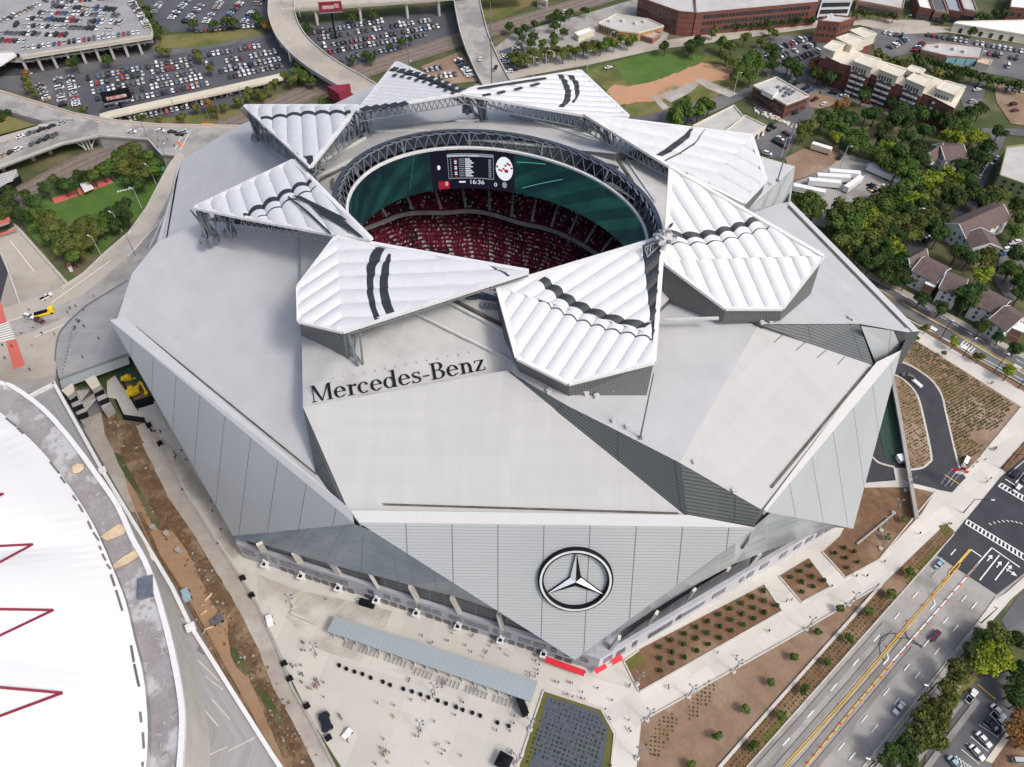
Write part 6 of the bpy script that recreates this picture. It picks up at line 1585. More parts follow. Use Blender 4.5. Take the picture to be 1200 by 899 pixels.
for k in range(3):
    a, b = P(1110, 65, 5), P(1150, 68, 5); p = a.lerp(b, (k+.5)/3.4); g = G(); g.box((p.x, p.y-.2, 2), (5.2, .4, 3.6), math.atan2((b-a).y, (b-a).x)); g.build('door', 'paleblue', o)
rooftop(o, ((1100, 54), (1118, 57), (1130, 60)), 5)
block('shed', 'small beige shed right of the building with pale blue doors', 'shed', [(1145, 72), (1160, 76), (1163, 70), (1150, 68)], 4, 'ply', 'beige')
# white one storey building
o, _ = block('office_building', 'single storey building with white roof and tan timber walls north of the green field', 'building', [(701, 27), (725, 35.5), (748, 38), (778, 30), (760, 22), (722, 16)], 6, 'flatroof', 'timber', [(0, 1, 7, 1, 1.2, 3.4, 1, 5)], parm='cream'); rooftop(o, ((730, 24), (745, 27), (755, 25), (715, 24)), 6)
block('shed', 'small brown brick wing beside the white roofed office', 'shed', [(752, 41), (765, 45), (775, 38), (762, 35)], 4, 'brick_deck', 'brick_pale')
block('storage_container', 'long white storage box by the yard north of the tree line', 'container', [(673, 38), (678, 42), (697, 35), (692, 32)], 4, 'white', 'cream')
o, _ = block('house', 'tiny cream building beside the railway at the top', 'house', [(630, -2), (641, 1), (642, -5), (632, -7)], 6, 'flatroof', 'cream', [(0, 1, 4, 1, .8, 1.4, 1, 5)])
# brick two-storey office right of the field
o, _ = block('brick_building', 'two storey brown brick office with white window bands and pale grey roof', 'building', [(883, 100), (921.5, 122), (948, 112), (910, 90)], 9, 'flatroof', 'brick', [(0, 1, 11, 2, 1.5, 1.7, 1, 8), (1, 2, 8, 2, 1.3, 1.5, 1, 8)], parm='cream')
rooftop(o, ((919, 112), (922, 108), (926, 110), (915, 106), (930, 107), (920, 103), (912, 102), (925, 105)), 9, 'steel', (1.8, 1.4, 1.2))
g = G(); g.prism(PL([(893, 105), (906, 112), (913, 105), (900, 99)], 11), 8.4, 0, 1); g.build('roof_block', ['flatroof', 'whitewall'], o)
# grey warehouse with two ridges behind the upper right petal
for nm, rp in (('pale grey', [(812, 147), (842, 157), (872, 137), (860, 123)]), ('white', [(842, 158), (868, 165), (898, 147), (873, 135)])):
    block('warehouse', nm+' roofed half of the long warehouse behind the upper right petal', 'warehouse', rp, 6.5, 'flatroof' if nm != 'white' else 'ringroof' and 'flatroof', 'cream', [(1, 2, 5, 1, 2.2, 3, 0, 4.5)] if nm == 'white' else ())
# cream and brick apartment complex
ap = empty('apartment_building', P(1045, 110, 0)); tag(ap, 'four storey apartment complex, cream stepped roofs over red brick with white balconies', 'building')
base_f = [(968, 66), (985, 74), (1005, 80), (1035, 92), (1064, 103), (1092, 113), (1119, 127), (1131, 105), (1100, 92), (1070, 82), (1030, 70), (1010, 62), (985, 52)]
zt = 15
g = G(); g.prism(PL(base_f, zt), 0, 0, 1); g.build('wall', ['cream', 'brick'], ap)
tw = [[(965, 56), (978, 61), (990, 52), (976, 48)], [(980, 45), (998, 54), (1015, 47), (995, 40)], [(996, 36), (1013, 45), (1027, 40), (1010, 33)], [(1000, 72), (1022, 80), (1032, 70), (1011, 64)], [(1031, 82), (1052, 90), (1062, 82), (1040, 75)], [(1062, 93), (1084, 102), (1095, 93), (1072, 86)], [(1097, 104), (1119, 112), (1131, 102), (1108, 95)], [(1062, 82), (1078, 88), (1084, 82), (1068, 77)]]
for t_ in tw:
    top = PL(t_, 19); g = G(); g.prism(top, 13.4, 0, 0); g.prism([p-Vector((0, 0, 5.61)) for p in top], 0, 1, 1); r_ = g.build('tower_block', ['cream', 'brick'], ap)
    g = G()
    for i in range(4): g.beam(top[i]+Vector((0, 0, .1)), top[(i+1) % 4]+Vector((0, 0, .1)), .9, .7)
    g.build('cornice', 'cream', r_)
    a, b = top[0], top[1]; d = (b-a).normalized(); n = Vector((d.y, -d.x, 0)); an = math.atan2(d.y, d.x)
    if t_[0][1] > 60:
        for k in range(5): p = a.lerp(b, (k+.8)/6.6)+n*.1; g = G(); g.box((p.x, p.y, 15.6), (.8, .3, 2.2), an); g.build('window', 'glassdark', r_)
        for fl in range(4):
            for k in range(2):
                p = a.lerp(b, .3+.4*k)+n*1.0; g = G(); g.box((p.x, p.y, 2.2+fl*3.2), (3.6, 1.8, .25), an); g.box((p.x+n.x*.9, p.y+n.y*.9, 2.8+fl*3.2), (3.6, .12, 1.0), an); g.build('balcony', 'whitewall', r_)
                p = a.lerp(b, .3+.4*k)+n*.1; g = G(); g.box((p.x, p.y, 3.5+fl*3.2), (2.8, .25, 2.0), an); g.build('window', 'glassdark', r_)
for (A_, B_, n_) in (((968, 66), (1005, 80), 7), ((1020, 86), (1035, 92), 3), ((1052, 98), (1064, 103), 3), ((1084, 109), (1096, 115), 3)):
    facade(ap, P(*A_, zt), P(*B_, zt), 1.5, 13.5, n_, 4, 1.6, 1.7)
# houses
def house(name, label, ridge, eave1, eave2, h=8.5, rise=3.0, wallm='whitewall', chim=False, nz=2, fronts=(0,)):
    """ridge: two px at roof top; eave1/eave2: px of the eaves on both sides (in the same order)"""
    r0, r1 = P(*ridge[0], h+rise), P(*ridge[1], h+rise); a0, a1 = P(*eave1[0], h), P(*eave1[1], h); b0, b1 = P(*eave2[0], h), P(*eave2[1], h)
    # regularise: gable ends square to the ridge
    d = (r1-r0); d.z = 0; d.normalize(); n = Vector((d.y, -d.x, 0)); L = (r1-r0).length
    wA = abs((((a0+a1)/2)-r0).dot(n)); wB = abs((((b0+b1)/2)-r0).dot(n)); wd = min((wA+wB)/2, 9)
    sgn = 1 if (a0-r0).dot(n) > 0 else -1
    A0, A1 = r0+n*sgn*wd-Vector((0, 0, rise)), r1+n*sgn*wd-Vector((0, 0, rise)); B0, B1 = r0-n*sgn*wd-Vector((0, 0, rise)), r1-n*sgn*wd-Vector((0, 0, rise))
    c = (r0+r1)/2; o = empty(name, (c.x, c.y, 0)); tag(o, label, 'house')
    g = G(); e = d*.7
    for U0, U1 in ((A0, A1), (B0, B1)):
        out_ = (U0-r0); out_.z = 0; out_ = out_.normalized()*.5; dn_ = Vector((0, 0, -.25))
        g.poly([r0-e, r1+e, U1+e+out_+dn_, U0-e+out_+dn_]); g.poly([U0-e+out_+dn_*2, U1+e+out_+dn_*2, r1+e+dn_, r0-e+dn_])
    rf = g.build('roof', 'shingle', o)
    g = G()
    for q, w_ in ((r0-e, (A0-e, B0-e)), (r1+e, (A1+e, B1+e))):
        for z_ in w_: g.beam(q+Vector((0, 0, -.1)), z_+Vector((0, 0, -.2)), .25, .5)
    g.build('bargeboard', 'frame_white', rf)
    g = G()
    def dn0(p): return Vector((p.x, p.y, 0))
    ins = .4
    for (p, q) in ((A0, A1), (B0, B1)): g.poly([dn0(p), dn0(q), q, p], 0)
    g.poly([dn0(A0), dn0(B0), B0, r0-Vector((0, 0, .15)), A0], 0); g.poly([dn0(A1), dn0(B1), B1, r1-Vector((0, 0, .15)), A1], 0)
    g.build('wall', wallm, o)
    for (p, q, nn) in ((A0, B0, 3), (A1, B1, 3), (A0, A1, max(2, int(L/4.5))), (B0, B1, max(2, int(L/4.5)))):
        a, b = p, q; nrm = Vector(((b-a).y, -(b-a).x, 0))
        if nrm.dot(dn0(c)-dn0(a)) > 0: a, b = b, a
        if (Vector(((b-a).y, -(b-a).x, 0))).y > 0: continue
        facade(o, a, b, 1, h, nn, nz, 1.2, 1.5, 'glassblue', m0=.12)
    return o
house('house', 'white gabled house among trees below the apartment complex', ((1104, 172), (1128, 170)), ((1108, 182), (1126, 184)), ((1104, 165), (1120, 162)), 7, 3)
house('house', 'white hall with steep brown roof in the dark trees', ((1090, 178), (1104, 168)), ((1085, 182), (1094, 186)), ((1088, 170), (1100, 163)), 6, 4)
house('townhouse', 'white gabled townhouse at the left end of the row by the avenue', ((1066, 302), (1085, 292)), ((1062, 312), (1080, 300)), ((1055, 303), (1074, 290)), 8.5, 3.4, nz=3)
house('townhouse', 'second brown roofed townhouse in the row by the avenue', ((1082, 303), (1108, 316)), ((1076, 316), (1104, 326)), ((1090, 296), (1114, 308)), 8.5, 3.0, nz=3)
house('townhouse', 'third brown roofed townhouse in the row, beside the round dark tree', ((1110, 322), (1132, 330)), ((1105, 332), (1126, 342)), ((1118, 314), (1140, 324)), 8.5, 3.0, nz=3)
house('townhouse', 'fourth brown roofed townhouse, right of the round dark tree', ((1152, 340), (1180, 354)), ((1148, 352), (1174, 364)), ((1160, 333), (1186, 346)), 8.5, 3.0, nz=3)
house('townhouse', 'white fronted townhouse at the right edge with brick corner', ((1178, 360), (1196, 372)), ((1170, 368), (1186, 382)), ((1188, 350), (1210, 364)), 8.5, 3.4, nz=3)
house('house', 'large brown hip roofed house above the townhouse row', ((1125, 262), (1175, 240)), ((1132, 272), (1180, 254)), ((1125, 248), (1165, 232)), 8, 4, nz=2)
house('house', 'brown roofed wing with white gable below the large house', ((1150, 268), (1160, 284)), ((1135, 272), (1146, 290)), ((1163, 262), (1172, 276)), 8, 3, nz=2)
for A_, lab in (((1088, 338), 'left'), ((1152, 366), 'middle'), ((1190, 390), 'right')):
    g = G(); c = P(*A_, 3.5); g.box((c.x, c.y, 3.5), (5, 4, 7), .9); g.box((c.x, c.y, 7.1), (5.4, 4.4, .3), .9, 1); tag(g.build('brick_porch', ['brick_pale', 'whitewall']), f'brick stair porch at the {lab} of the townhouse row', 'porch')
o, top = block('apartment_building', 'sage green flat roofed block at the right edge', 'building', [(1180, 172), (1172, 205), (1230, 225), (1230, 165)], 11, 'flatroof', 'greenwall', [(0, 1, 5, 3, 1.4, 1.6, 1, 10), (1, 2, 5, 3, 1.4, 1.6, 1, 10)])
# trailers
def trailer(label, a, b, w=2.9, h=4.1, col_='whitewall', endm=None):
    A_, B_ = P(*a, h), P(*b, h); d = (B_-A_).normalized(); c = (A_+B_)/2; L = (B_-A_).length; an = math.atan2(d.y, d.x)
    o = empty('trailer', (c.x, c.y, 0)); tag(o, label, 'trailer', 'trailers in the yard'); n = Vector((-d.y, d.x, 0))
    g = G(); g.box((c.x, c.y, h/2+.6), (L, w, h-1.2), an)
    for k in range(int(L/1.1)): p = A_.lerp(B_, (k+.5)/int(L/1.1)); g.box((p.x, p.y, h/2+.6), (.12, w+.12, h-1.3), an)
    g.build('body', col_, o)
    g = G(); g.box((c.x, c.y, h+.03), (L-.3, w-.2, .1), an); g.build('roof', 'white', o)
    g = G(); p = B_-d*2
    for s_ in (-1, 1):
        for q in (0, 1.3): g.tube(Vector((p.x, p.y, .5))-d*q+n*s_*1.3, Vector((p.x, p.y, .5))-d*q+n*s_*.9, .5, 8, cap=True)
    g.build('wheels', 'dark', o)
    g = G(); p = A_+d*3
    for s_ in (-1, 1): g.beam(Vector((p.x, p.y, 0))+n*s_, Vector((p.x, p.y, 1.2))+n*s_, .15, .15)
    g.build('landing_leg', 'steel', o); return o
trailer('white box trailer parked alone at the top of the grey yard', (1018, 192), (1048, 205))
trailer('white box trailer at the back of the stack of four', (972, 199), (1009, 202))
trailer('white box trailer second from the back of the stack', (958, 204), (997, 206.5))
trailer('white box trailer third from the back of the stack', (948, 209.5), (986, 213))
trailer('white box trailer nearest the stadium, half under a tree', (930, 216), (968, 224))
trailer('white box trailer parked askew with a tan rear end', (992, 219), (1010, 206))
trailer('tan box trailer on the sandy yard below the round trees', (952, 167), (975, 174), col_='beige')
trailer('short tan trailer by the scrap heap', (1048, 210), (1060, 214), col_='beige')
rr = random.Random(11)
g = G()
for k in range(26):
    c = P(1018+rr.random()*30, 216+rr.random()*14, .6); g.box(c, (rr.uniform(.8, 3), rr.uniform(.6, 1.6), rr.uniform(.6, 1.6)), rr.random()*3, rr.choice((0, 1, 2)))
tag(g.build('scrap_heap', ['dark', 'ply', 'frame_white']), 'heap of scrap and crates beside the trees in the trailer yard', 'scrap', None, 'stuff')
g = G()
for k in range(60):
    c = P(885+rr.random()*60, 134+rr.random()*4+(k%60)*0, .5); x = rr.random(); c = P(884+x*62, 126+x*26+rr.random()*5, .5); g.box(c, (rr.uniform(.6, 2), rr.uniform(.6, 1.4), rr.uniform(.5, 1.2)), rr.random()*3, rr.choice((0, 1, 1)))
tag(g.build('rubble_row', ['ply', 'frame_white']), 'row of white sacks and rubble beside the brick office', 'rubble', None, 'stuff')
# billboards
def billboard(label, c, w, h, z, an, mat, legs=2, stripes=None):
    p = P(*c, z); o = empty('billboard', (p.x, p.y, 0)); tag(o, label, 'billboard')
    g = G(); g.box((p.x, p.y, z), (w, 1.0, h), an); g.build('board', mat, o)
    d = Vector((math.cos(an), math.sin(an), 0)); n = Vector((d.y, -d.x, 0))
    if stripes:
        for k, (u, v, uw, vh) in enumerate(stripes): g = G(); q = p+d*u*w+n*.56+Vector((0, 0, v*h)); g.box(q, (uw*w, .1, vh*h), an); g.build('poster_panel', 'e_off', o)
    for k in range(legs):
        q = p+d*(k-(legs-1)/2)*w*.5; g = G(); g.tube(Vector((q.x, q.y, 0)), Vector((q.x, q.y, z-h/2)), .7, 6); g.build('post', 'dark', o)
    g = G(); g.beam(p-d*w/2+n*1.2-Vector((0, 0, h/2)), p+d*w/2+n*1.2-Vector((0, 0, h/2)), 1.2, .2); g.build('catwalk', 'steel', o)
M['e_off'] = mk('printed_poster', (.60, .55, .54), (.35, .10, .10), scale=.5)
billboard('black backed billboard standing among the parked cars', (136, 112), 15, 6, 12, R(22), 'dark', 1, [(0, -.1, .7, .3)])
billboard('maroon billboard by the straight overpass', (387, 8), 14, 6, 20, R(8), 'maroon', 1, [(-.1, 0, .5, .35), (.28, .1, .2, .4)])
o = empty('billboard', P(398, 108, 0)); tag(o, 'maroon wedge billboard beside the crown of the stadium', 'billboard')
g = G(); w1, w2, w3 = P(383, 101, 16), P(410, 98, 16), P(397, 113, 12); g.prism([w1, P(397, 110, 16), w2], 9, 0, 0, bottom=True); g.build('board', 'maroon', o)
g = G(); p, q = P(386, 103, 14.5), P(396, 109, 14.5); g.beam(p+Vector((0, -.6, 0)), q+Vector((0, -.6, 0)), .2, 2.2); g.build('poster_panel', 'e_off', o)
g = G(); p = P(399, 118, 0); g.tube(p, p+Vector((0, 0, 9.5)), .8, 6); g.build('post', 'dark', o)

# rubble, ruts and stacked material on the trench strip
rr = random.Random(5); g = G()
bank = [(130, 490), (150, 520), (165, 560), (185, 600), (210, 632), (235, 668), (258, 720), (280, 765), (305, 800), (330, 850), (350, 890)]
for k in range(420):
    i = rr.randrange(len(bank)-1); t = rr.random(); x = bank[i][0]+(bank[i+1][0]-bank[i][0])*t+rr.gauss(2, 7); y = bank[i][1]+(bank[i+1][1]-bank[i][1])*t+rr.gauss(0, 3)
    s_ = rr.uniform(.15, .6)**1.3+.1; g.box(P(x, y, .35), (s_*1.4, s_, s_*.8), rr.random()*3, rr.choice((0, 0, 1, 2, 2, 0)))
tag(g.build('loose_rubble', ['clay_dark', 'conc', 'dirt']), 'loose stones and clods strewn along the brown bank', 'rubble', None, 'stuff')
g = G()
for off in (-2.0, -.4, 1.6, 3.1):
    pts = [(158, 600), (180, 650), (206, 690), (232, 735), (258, 785), (284, 830), (312, 885), (330, 920)]
    ribbon(g, [P(x+off*2.1+rr.uniform(-1, 1), y, .40) for x, y in pts], .5)
tag(g.build('wheel_rut', 'clay_dark'), kind='structure')
g = G()
for k in range(9): c = P(236+rr.uniform(-8, 10), 700+k*9, .8); g.box(c, (rr.uniform(1, 3.5), .5, .5), rr.uniform(.4, 1.4), k % 2)
tag(g.build('timber_pile', ['ply', 'conc']), 'scattered timber lengths lying on the clay track', 'timber', None, 'stuff')
# ================================================================ CARS
PAINT = {'white': (.72, .73, .74), 'silver': (.42, .44, .46), 'grey': (.12, .125, .135), 'black': (.014, .015, .018), 'blue': (.05, .11, .24), 'red': (.38, .02, .025), 'maroon': (.10, .012, .03), 'pale blue': (.30, .42, .50), 'teal': (.02, .28, .36), 'tan': (.42, .34, .22)}
for k, c in PAINT.items(): M['car_'+k] = mk('car_paint_'+k.replace(' ', '_'), c, rough=.28, spec=.6)
M['lamp'] = mk('lamp_lens', (.75, .72, .62), rough=.2)
def car_hull(kind):
    """side outline (x, z) of body and cabin; half width"""
    if kind == 'pickup': return [(-2.7, .35), (-2.75, .95), (-2.7, 1.05), (-.55, 1.08), (.9, 1.08), (2.45, .98), (2.75, .8), (2.75, .35)], (-.6, 1.25, -.4, .65, 1.08, 1.78), .95
    if kind == 'suv': return [(-2.35, .35), (-2.4, .95), (-2.3, 1.1), (1.1, 1.1), (2.2, 1.0), (2.4, .75), (2.4, .35)], (-2.25, 1.2, -2.0, .55, 1.1, 1.75), .95
    if kind == 'van': return [(-2.6, .35), (-2.65, 1.1), (-2.6, 1.2), (1.8, 1.2), (2.5, 1.0), (2.6, .75), (2.6, .35)], (-2.55, 1.9, -2.45, 1.3, 1.2, 2.1), 1.0
    return [(-2.3, .3), (-2.35, .8), (-2.2, .92), (-1.5, .95), (1.0, .93), (2.15, .8), (2.35, .6), (2.35, .3)], (-1.65, 1.1, -1.05, .35, .93, 1.42), .90
def hull_mesh(g, kind, mp, mg):
    pr, (cx0, cx1, tx0, tx1, zb, zt), hw = car_hull(kind)
    def w(x, z): return hw*(1-.10*max(0, abs(x)/2.4-.6)/.4)*(1 if z < .9 else .95)
    Lp = [Vector((x, w(x, z), z)) for x, z in pr]; Rp = [Vector((x, -w(x, z), z)) for x, z in pr]
    g.poly(Lp, mp); g.poly(Rp[::-1], mp)
    for i in range(len(pr)):
        j = (i+1) % len(pr); g.poly([Lp[i], Rp[i], Rp[j], Lp[j]], mp)
    return (cx0, cx1, tx0, tx1, zb, zt, hw)
def cabin(g, c, mp, mg):
    cx0, cx1, tx0, tx1, zb, zt, hw = c
    b = hw*.93; t = hw*.72
    B_ = [Vector((cx0, -b, zb)), Vector((cx1, -b, zb)), Vector((cx1, b, zb)), Vector((cx0, b, zb))]; T_ = [Vector((tx0, -t, zt)), Vector((tx1, -t, zt)), Vector((tx1, t, zt)), Vector((tx0, t, zt))]
    for i in range(4): j = (i+1) % 4; g.poly([B_[i], B_[j], T_[j], T_[i]], mg)
    g.poly(T_, mp)
def wheel_g(g, x, y, mi): g.tube((x, y-.1, .33), (x, y+.1, .33), .33, 8, mi, cap=True)
FAR = {}
def far_mesh(kind, colr):
    if (kind, colr) not in FAR:
        g = G(); c = hull_mesh(g, kind, 0, 1); cabin(g, c, 0, 1)
        for x in (-1.45, 1.45):
            for y in (-.82, .82): g.box((x, y, .3), (.62, .2, .6), 0, 2)
        FAR[(kind, colr)] = g.mesh('parked_car', ['car_'+colr, 'glassdark', 'dark'])
    return FAR[(kind, colr)]
NEAR = {}
def near_car(kind, colr):
    key = (kind, colr)
    if key not in NEAR:
        o = bpy.data.objects.new('parked_car', None); col.objects.link(o); ORG[o.name] = Vector((0, 0, 0))
        g = G(); c = hull_mesh(g, kind, 0, 1); b = g.build('body', 'car_'+colr, o)
        g = G(); cabin(g, c, 0, 1); g.build('cabin', ['car_'+colr, 'glassdark'], o)
        hw = c[-1]; L = {'sedan': 2.33, 'pickup': 2.73, 'suv': 2.38, 'van': 2.58}[kind]
        if kind == 'pickup': g = G(); g.box((-1.65, 0, 1.07), (1.9, 1.5, .06), 0, 0); g.build('truck_bed', 'dark', o)
        for x in (-1.45, 1.45):
            for y in (-.85, .85):
                g = G(); wheel_g(g, x, y, 0); w_ = g.build('wheel', 'dark', o); g = G(); yy = y+(.11 if y > 0 else -.11); g.tube((x, yy-.02, .33), (x, yy+.02, .33), .18, 6, cap=True); g.build('rim', 'steel', w_)
        for y in (-.6, .6): g = G(); g.box((L, y, .66), (.1, .36, .16)); g.build('headlight', 'lamp', o); g = G(); g.box((-L, y, .75), (.1, .34, .16)); g.build('tail_light', 'red', o)
        for y in (-1.0, 1.0): g = G(); g.box((c[1]-.35, y, c[4]+.05), (.2, .16, .14)); g.build('mirror', 'dark', o)
        NEAR[key] = o; o['_used'] = 0
        return o
    return copy_tree(NEAR[key])
CARS = []   # (object, key, px)
CW = [('white', 27), ('silver', 18), ('grey', 20), ('black', 25), ('blue', 3), ('red', 4), ('maroon', 2), ('tan', 2)]
rc = random.Random(5)
def pickc(): return rc.choices([c for c, _ in CW], [w_ for _, w_ in CW])[0]
def pickk(): return rc.choices(['sedan', 'suv', 'pickup', 'van'], [50, 34, 10, 6])[0]
KN = {'sedan': 'sedan', 'suv': 'suv', 'pickup': 'pickup truck', 'van': 'van'}
def setcar(o, kind, colr, p, an, place, cat='car'):
    o.location = p; o.rotation_euler = (0, 0, an); o['category'] = cat; 
    if '_used' in o.keys(): del o['_used']
    CARS.append((o, (colr, KN[kind], place), proj(p)[0]))
def one(px, py, an, kind, colr, place, z=.52, near=True):
    p = P(px, py, z) if not isinstance(px, Vector) else px
    o = near_car(kind, colr) if near else bpy.data.objects.new('parked_car', far_mesh(kind, colr))
    if not near: col.objects.link(o)
    setcar(o, kind, colr, p, an, place)
    return o
aN = math.atan2(ND.y, ND.x); aM = math.atan2(MD.y, MD.x); aS = math.atan2(SD.y, SD.x)
one(*C6b((648, 640))[0], aN+math.pi, 'sedan', 'white', 'driving on the wide road')
one(*C6b((807, 322))[0], aN+math.pi, 'sedan', 'maroon', 'driving on the wide road')
one(*C4b((700, 808))[0], aN, 'sedan', 'pale blue', 'driving just below the fresh asphalt')
one(*C4b((1157, 368))[0], aN, 'sedan', 'white', 'stopped across the upper crosswalk')
one(*C4b((1145, 280))[0], aN, 'suv', 'black', 'waiting above the upper crosswalk')
one(*C4b((1210, 305))[0], aN, 'suv', 'silver', 'in the lane at the right edge')
for (x, y), k_, c_2, an in zip(C6b((965, 588), (1083, 655), (1086, 697), (1060, 722), (1020, 778), (990, 835), (895, 885), (1180, 870)), ('pickup', 'sedan', 'pickup', 'sedan', 'sedan', 'sedan', 'sedan', 'suv'), ('white', 'white', 'white', 'black', 'white', 'white', 'pale blue', 'silver'), (aN, aS, aS, aS, aS, aS, aS, aS+1)):
    one(x, y, an, k_, c_2, 'in the lower right car park', .6)
one(*C3b((455, 395))[0], -.55+math.pi, 'suv', 'grey', 'towing a white trailer on the loop drive')
g = G(); a, b = P(*C3b((480, 400))[0], .8), P(*C3b((545, 455))[0], .8); g.beam(a, b, 1.6, .7); g.beam(a-(b-a)*.15, a, .3, .2); tag(g.build('towed_trailer', 'whitewall'), 'white low trailer towed along the loop drive', 'trailer')
one(*C4b((855, 208))[0], .9, 'van', 'white', 'parked by the corner of the loop drive bed', .5)
for (x, y), c_2, an in (((155, 155), 'white', .0), ((188.5, 154), 'white', -.05), ((202, 155.5), 'black', -.05), ((211, 158.5), 'black', -.05), ((216, 155.5), 'silver', -.05)):
    one(x, y, an-.1, 'sedan', c_2, 'driving on the raised avenue', ZA+.1, False)
one(55, 349, .9, 'pickup', 'white', 'driving by the lawn corner', ZA+.1, True); one(35, 372, -.3, 'suv', 'white', 'stopped beside the yellow truck', ZA+.1, True); one(47, 377, -.4, 'suv', 'maroon', 'stopped beside the yellow truck', ZA+.1, True)
L = P(52.5, 368.5, ZA+.1); o = empty('service_truck', L, .45); tag(o, 'yellow service truck with open bed on the avenue by the red crossing', 'truck')
g = G(); g.box(L+Vector((0, 0, .9)), (8, 2.4, .8)); g.box(L+Vector((3.1, 0, 1.9)), (1.8, 2.3, 1.6)); g.build('body', 'yellowpaint', o)
g = G(); g.box(L+Vector((-1, 0, 1.6)), (5, 1.6, .6)); g.build('load', 'dark', o)
for x in (-2.6, 2.8):
    for y in (-1.1, 1.1): g = G(); g.tube(L+Vector((x, y-.15, .5)), L+Vector((x, y+.15, .5)), .5, 8, cap=True); g.build('wheel', 'dark', o)
# car rows
ROWS = []  # (ax, ay, bx, by, z, place, spacing, fill)
def row(a, b, place, z=.62, sp=2.75, fill=.92, ang=90): ROWS.append((a, b, place, z, sp, fill, ang))
pl_ = 'dark car park left of the stadium'
for i, (a, b) in enumerate((((101, 93), (226, 69)), ((105, 100), (228, 75.5)), ((107, 109), (233, 83.5)), ((111, 117), (238, 90.5)), ((122, 124), (246, 98)), ((138, 137), (290, 105)), ((150, 141), (240, 121)))): row(a, b, f'{ordw(i+1)} row of the left car park')
for i, (a, b) in enumerate((((237, 66), (306, 54)), ((240, 77), (325, 61)), ((250, 86), (330, 69)), ((256, 94), (332, 77)), ((300, 100), (325, 94)))): row(a, b, f'{ordw(i+1)} row right of its trees')
row((68, 92), (74, 125), 'leftmost column of the left car park', ang=90); row((82, 90), (90, 125), 'second column of the left car park', ang=90); row((46, 99), (56, 119), 'column beside the avenue at far left')
for i, (a, b) in enumerate((((60, 4), (130, -2)), ((61, 8), (137, 12)), ((45, 15), (141, 19)), ((32, 22), (144, 28)), ((17, 30), (133, 35)), ((0, 39), (80, 42)), ((0, 48), (32, 49)), ((0, 27), (56, 1)), ((25, 58), (165, 38)), ((154, 2), (174, 33)))): row(a, b, f'{ordw(i+1)} row on the parking deck', 11.1)
for i, (a, b) in enumerate((((221, 0), (197, 26)), ((237, 6), (216, 28)), ((259, 3), (240, 28)), ((283, 3), (265, 22)), ((307, 0), (285, 28)), ((188, 4), (180, 16)), ((228, 37), (305, 30)))): row(a, b, f'{ordw(i+1)} slanted row near the flyover')
for i, (a, b) in enumerate((((372, 46), (505, 24)), ((378, 55), (515, 31)), ((384, 62), (500, 41)), ((400, 70), (470, 56)), ((366, 39), (450, 25)))): row(a, b, f'{ordw(i+1)} row below the straight overpass')
for i, (a, b) in enumerate((((497, 84), (520, 79)), ((508, 92), (536, 87)), ((536, 70), (552, 91)), ((588, 62), (597, 86)), ((604, 56), (612, 80)))): row(a, b, f'{ordw(i+1)} small row near the stadium crown')
for i, (a, b) in enumerate((((903, 62), (948, 44)), ((912, 67), (955, 52)), ((925, 73), (960, 60)))): row(a, b, f'{ordw(i+1)} row left of the cream apartments', sp=2.9)
row((926, 94), (952, 108), 'front row beside the brick office', sp=2.9); row((952, 116), (968, 124), 'second row beside the brick office', sp=2.9); row((970, 108), (1035, 126), 'kerb row in front of the cream apartments', sp=5.6, ang=8, fill=.8)
row((1084, 41), (1200, 61), 'long row beside the bright white roof', sp=3.2); row((1150, 62), (1200, 71), 'short row right of the blue doors', sp=3); row((1034, 38), (1066, 45), 'top row near the dark brick block', sp=2.9); row((1041, 57), (1063, 46), 'slanted row near the dark brick block', sp=2.9); row((1070, 62), (1083, 50), 'row beside the brown building', sp=2.9)
row((0, 184), (76, 155), 'outer lane of the parked-car bridge', ZA+.2, 3.4, .9, 20); row((18, 163), (78, 143), 'inner lane of the parked-car bridge', ZA+.2, 4.6, .8, 10); row((0, 116), (45, 127), 'kerb row on the avenue at far left', ZA+.2, 5.2, .5, 0)
row((1178, 104), (1200, 107), 'row on the sandy lot at right', sp=3.2)
allc = []
for a, b, place, z, sp, fill, ang in ROWS:
    A_, B_ = P(*a, z), P(*b, z); d = B_-A_; n = int(d.length/sp); an = math.atan2(d.y, d.x)+R(ang)
    for k in range(n):
        if rc.random() > fill: continue
        p = A_+d*((k+.5)/n); dist = (p-CAM).length
        allc.append((dist, p, an+(math.pi if rc.random() < .5 else 0)+rc.uniform(-.03, .03), pickk(), pickc(), place, k))
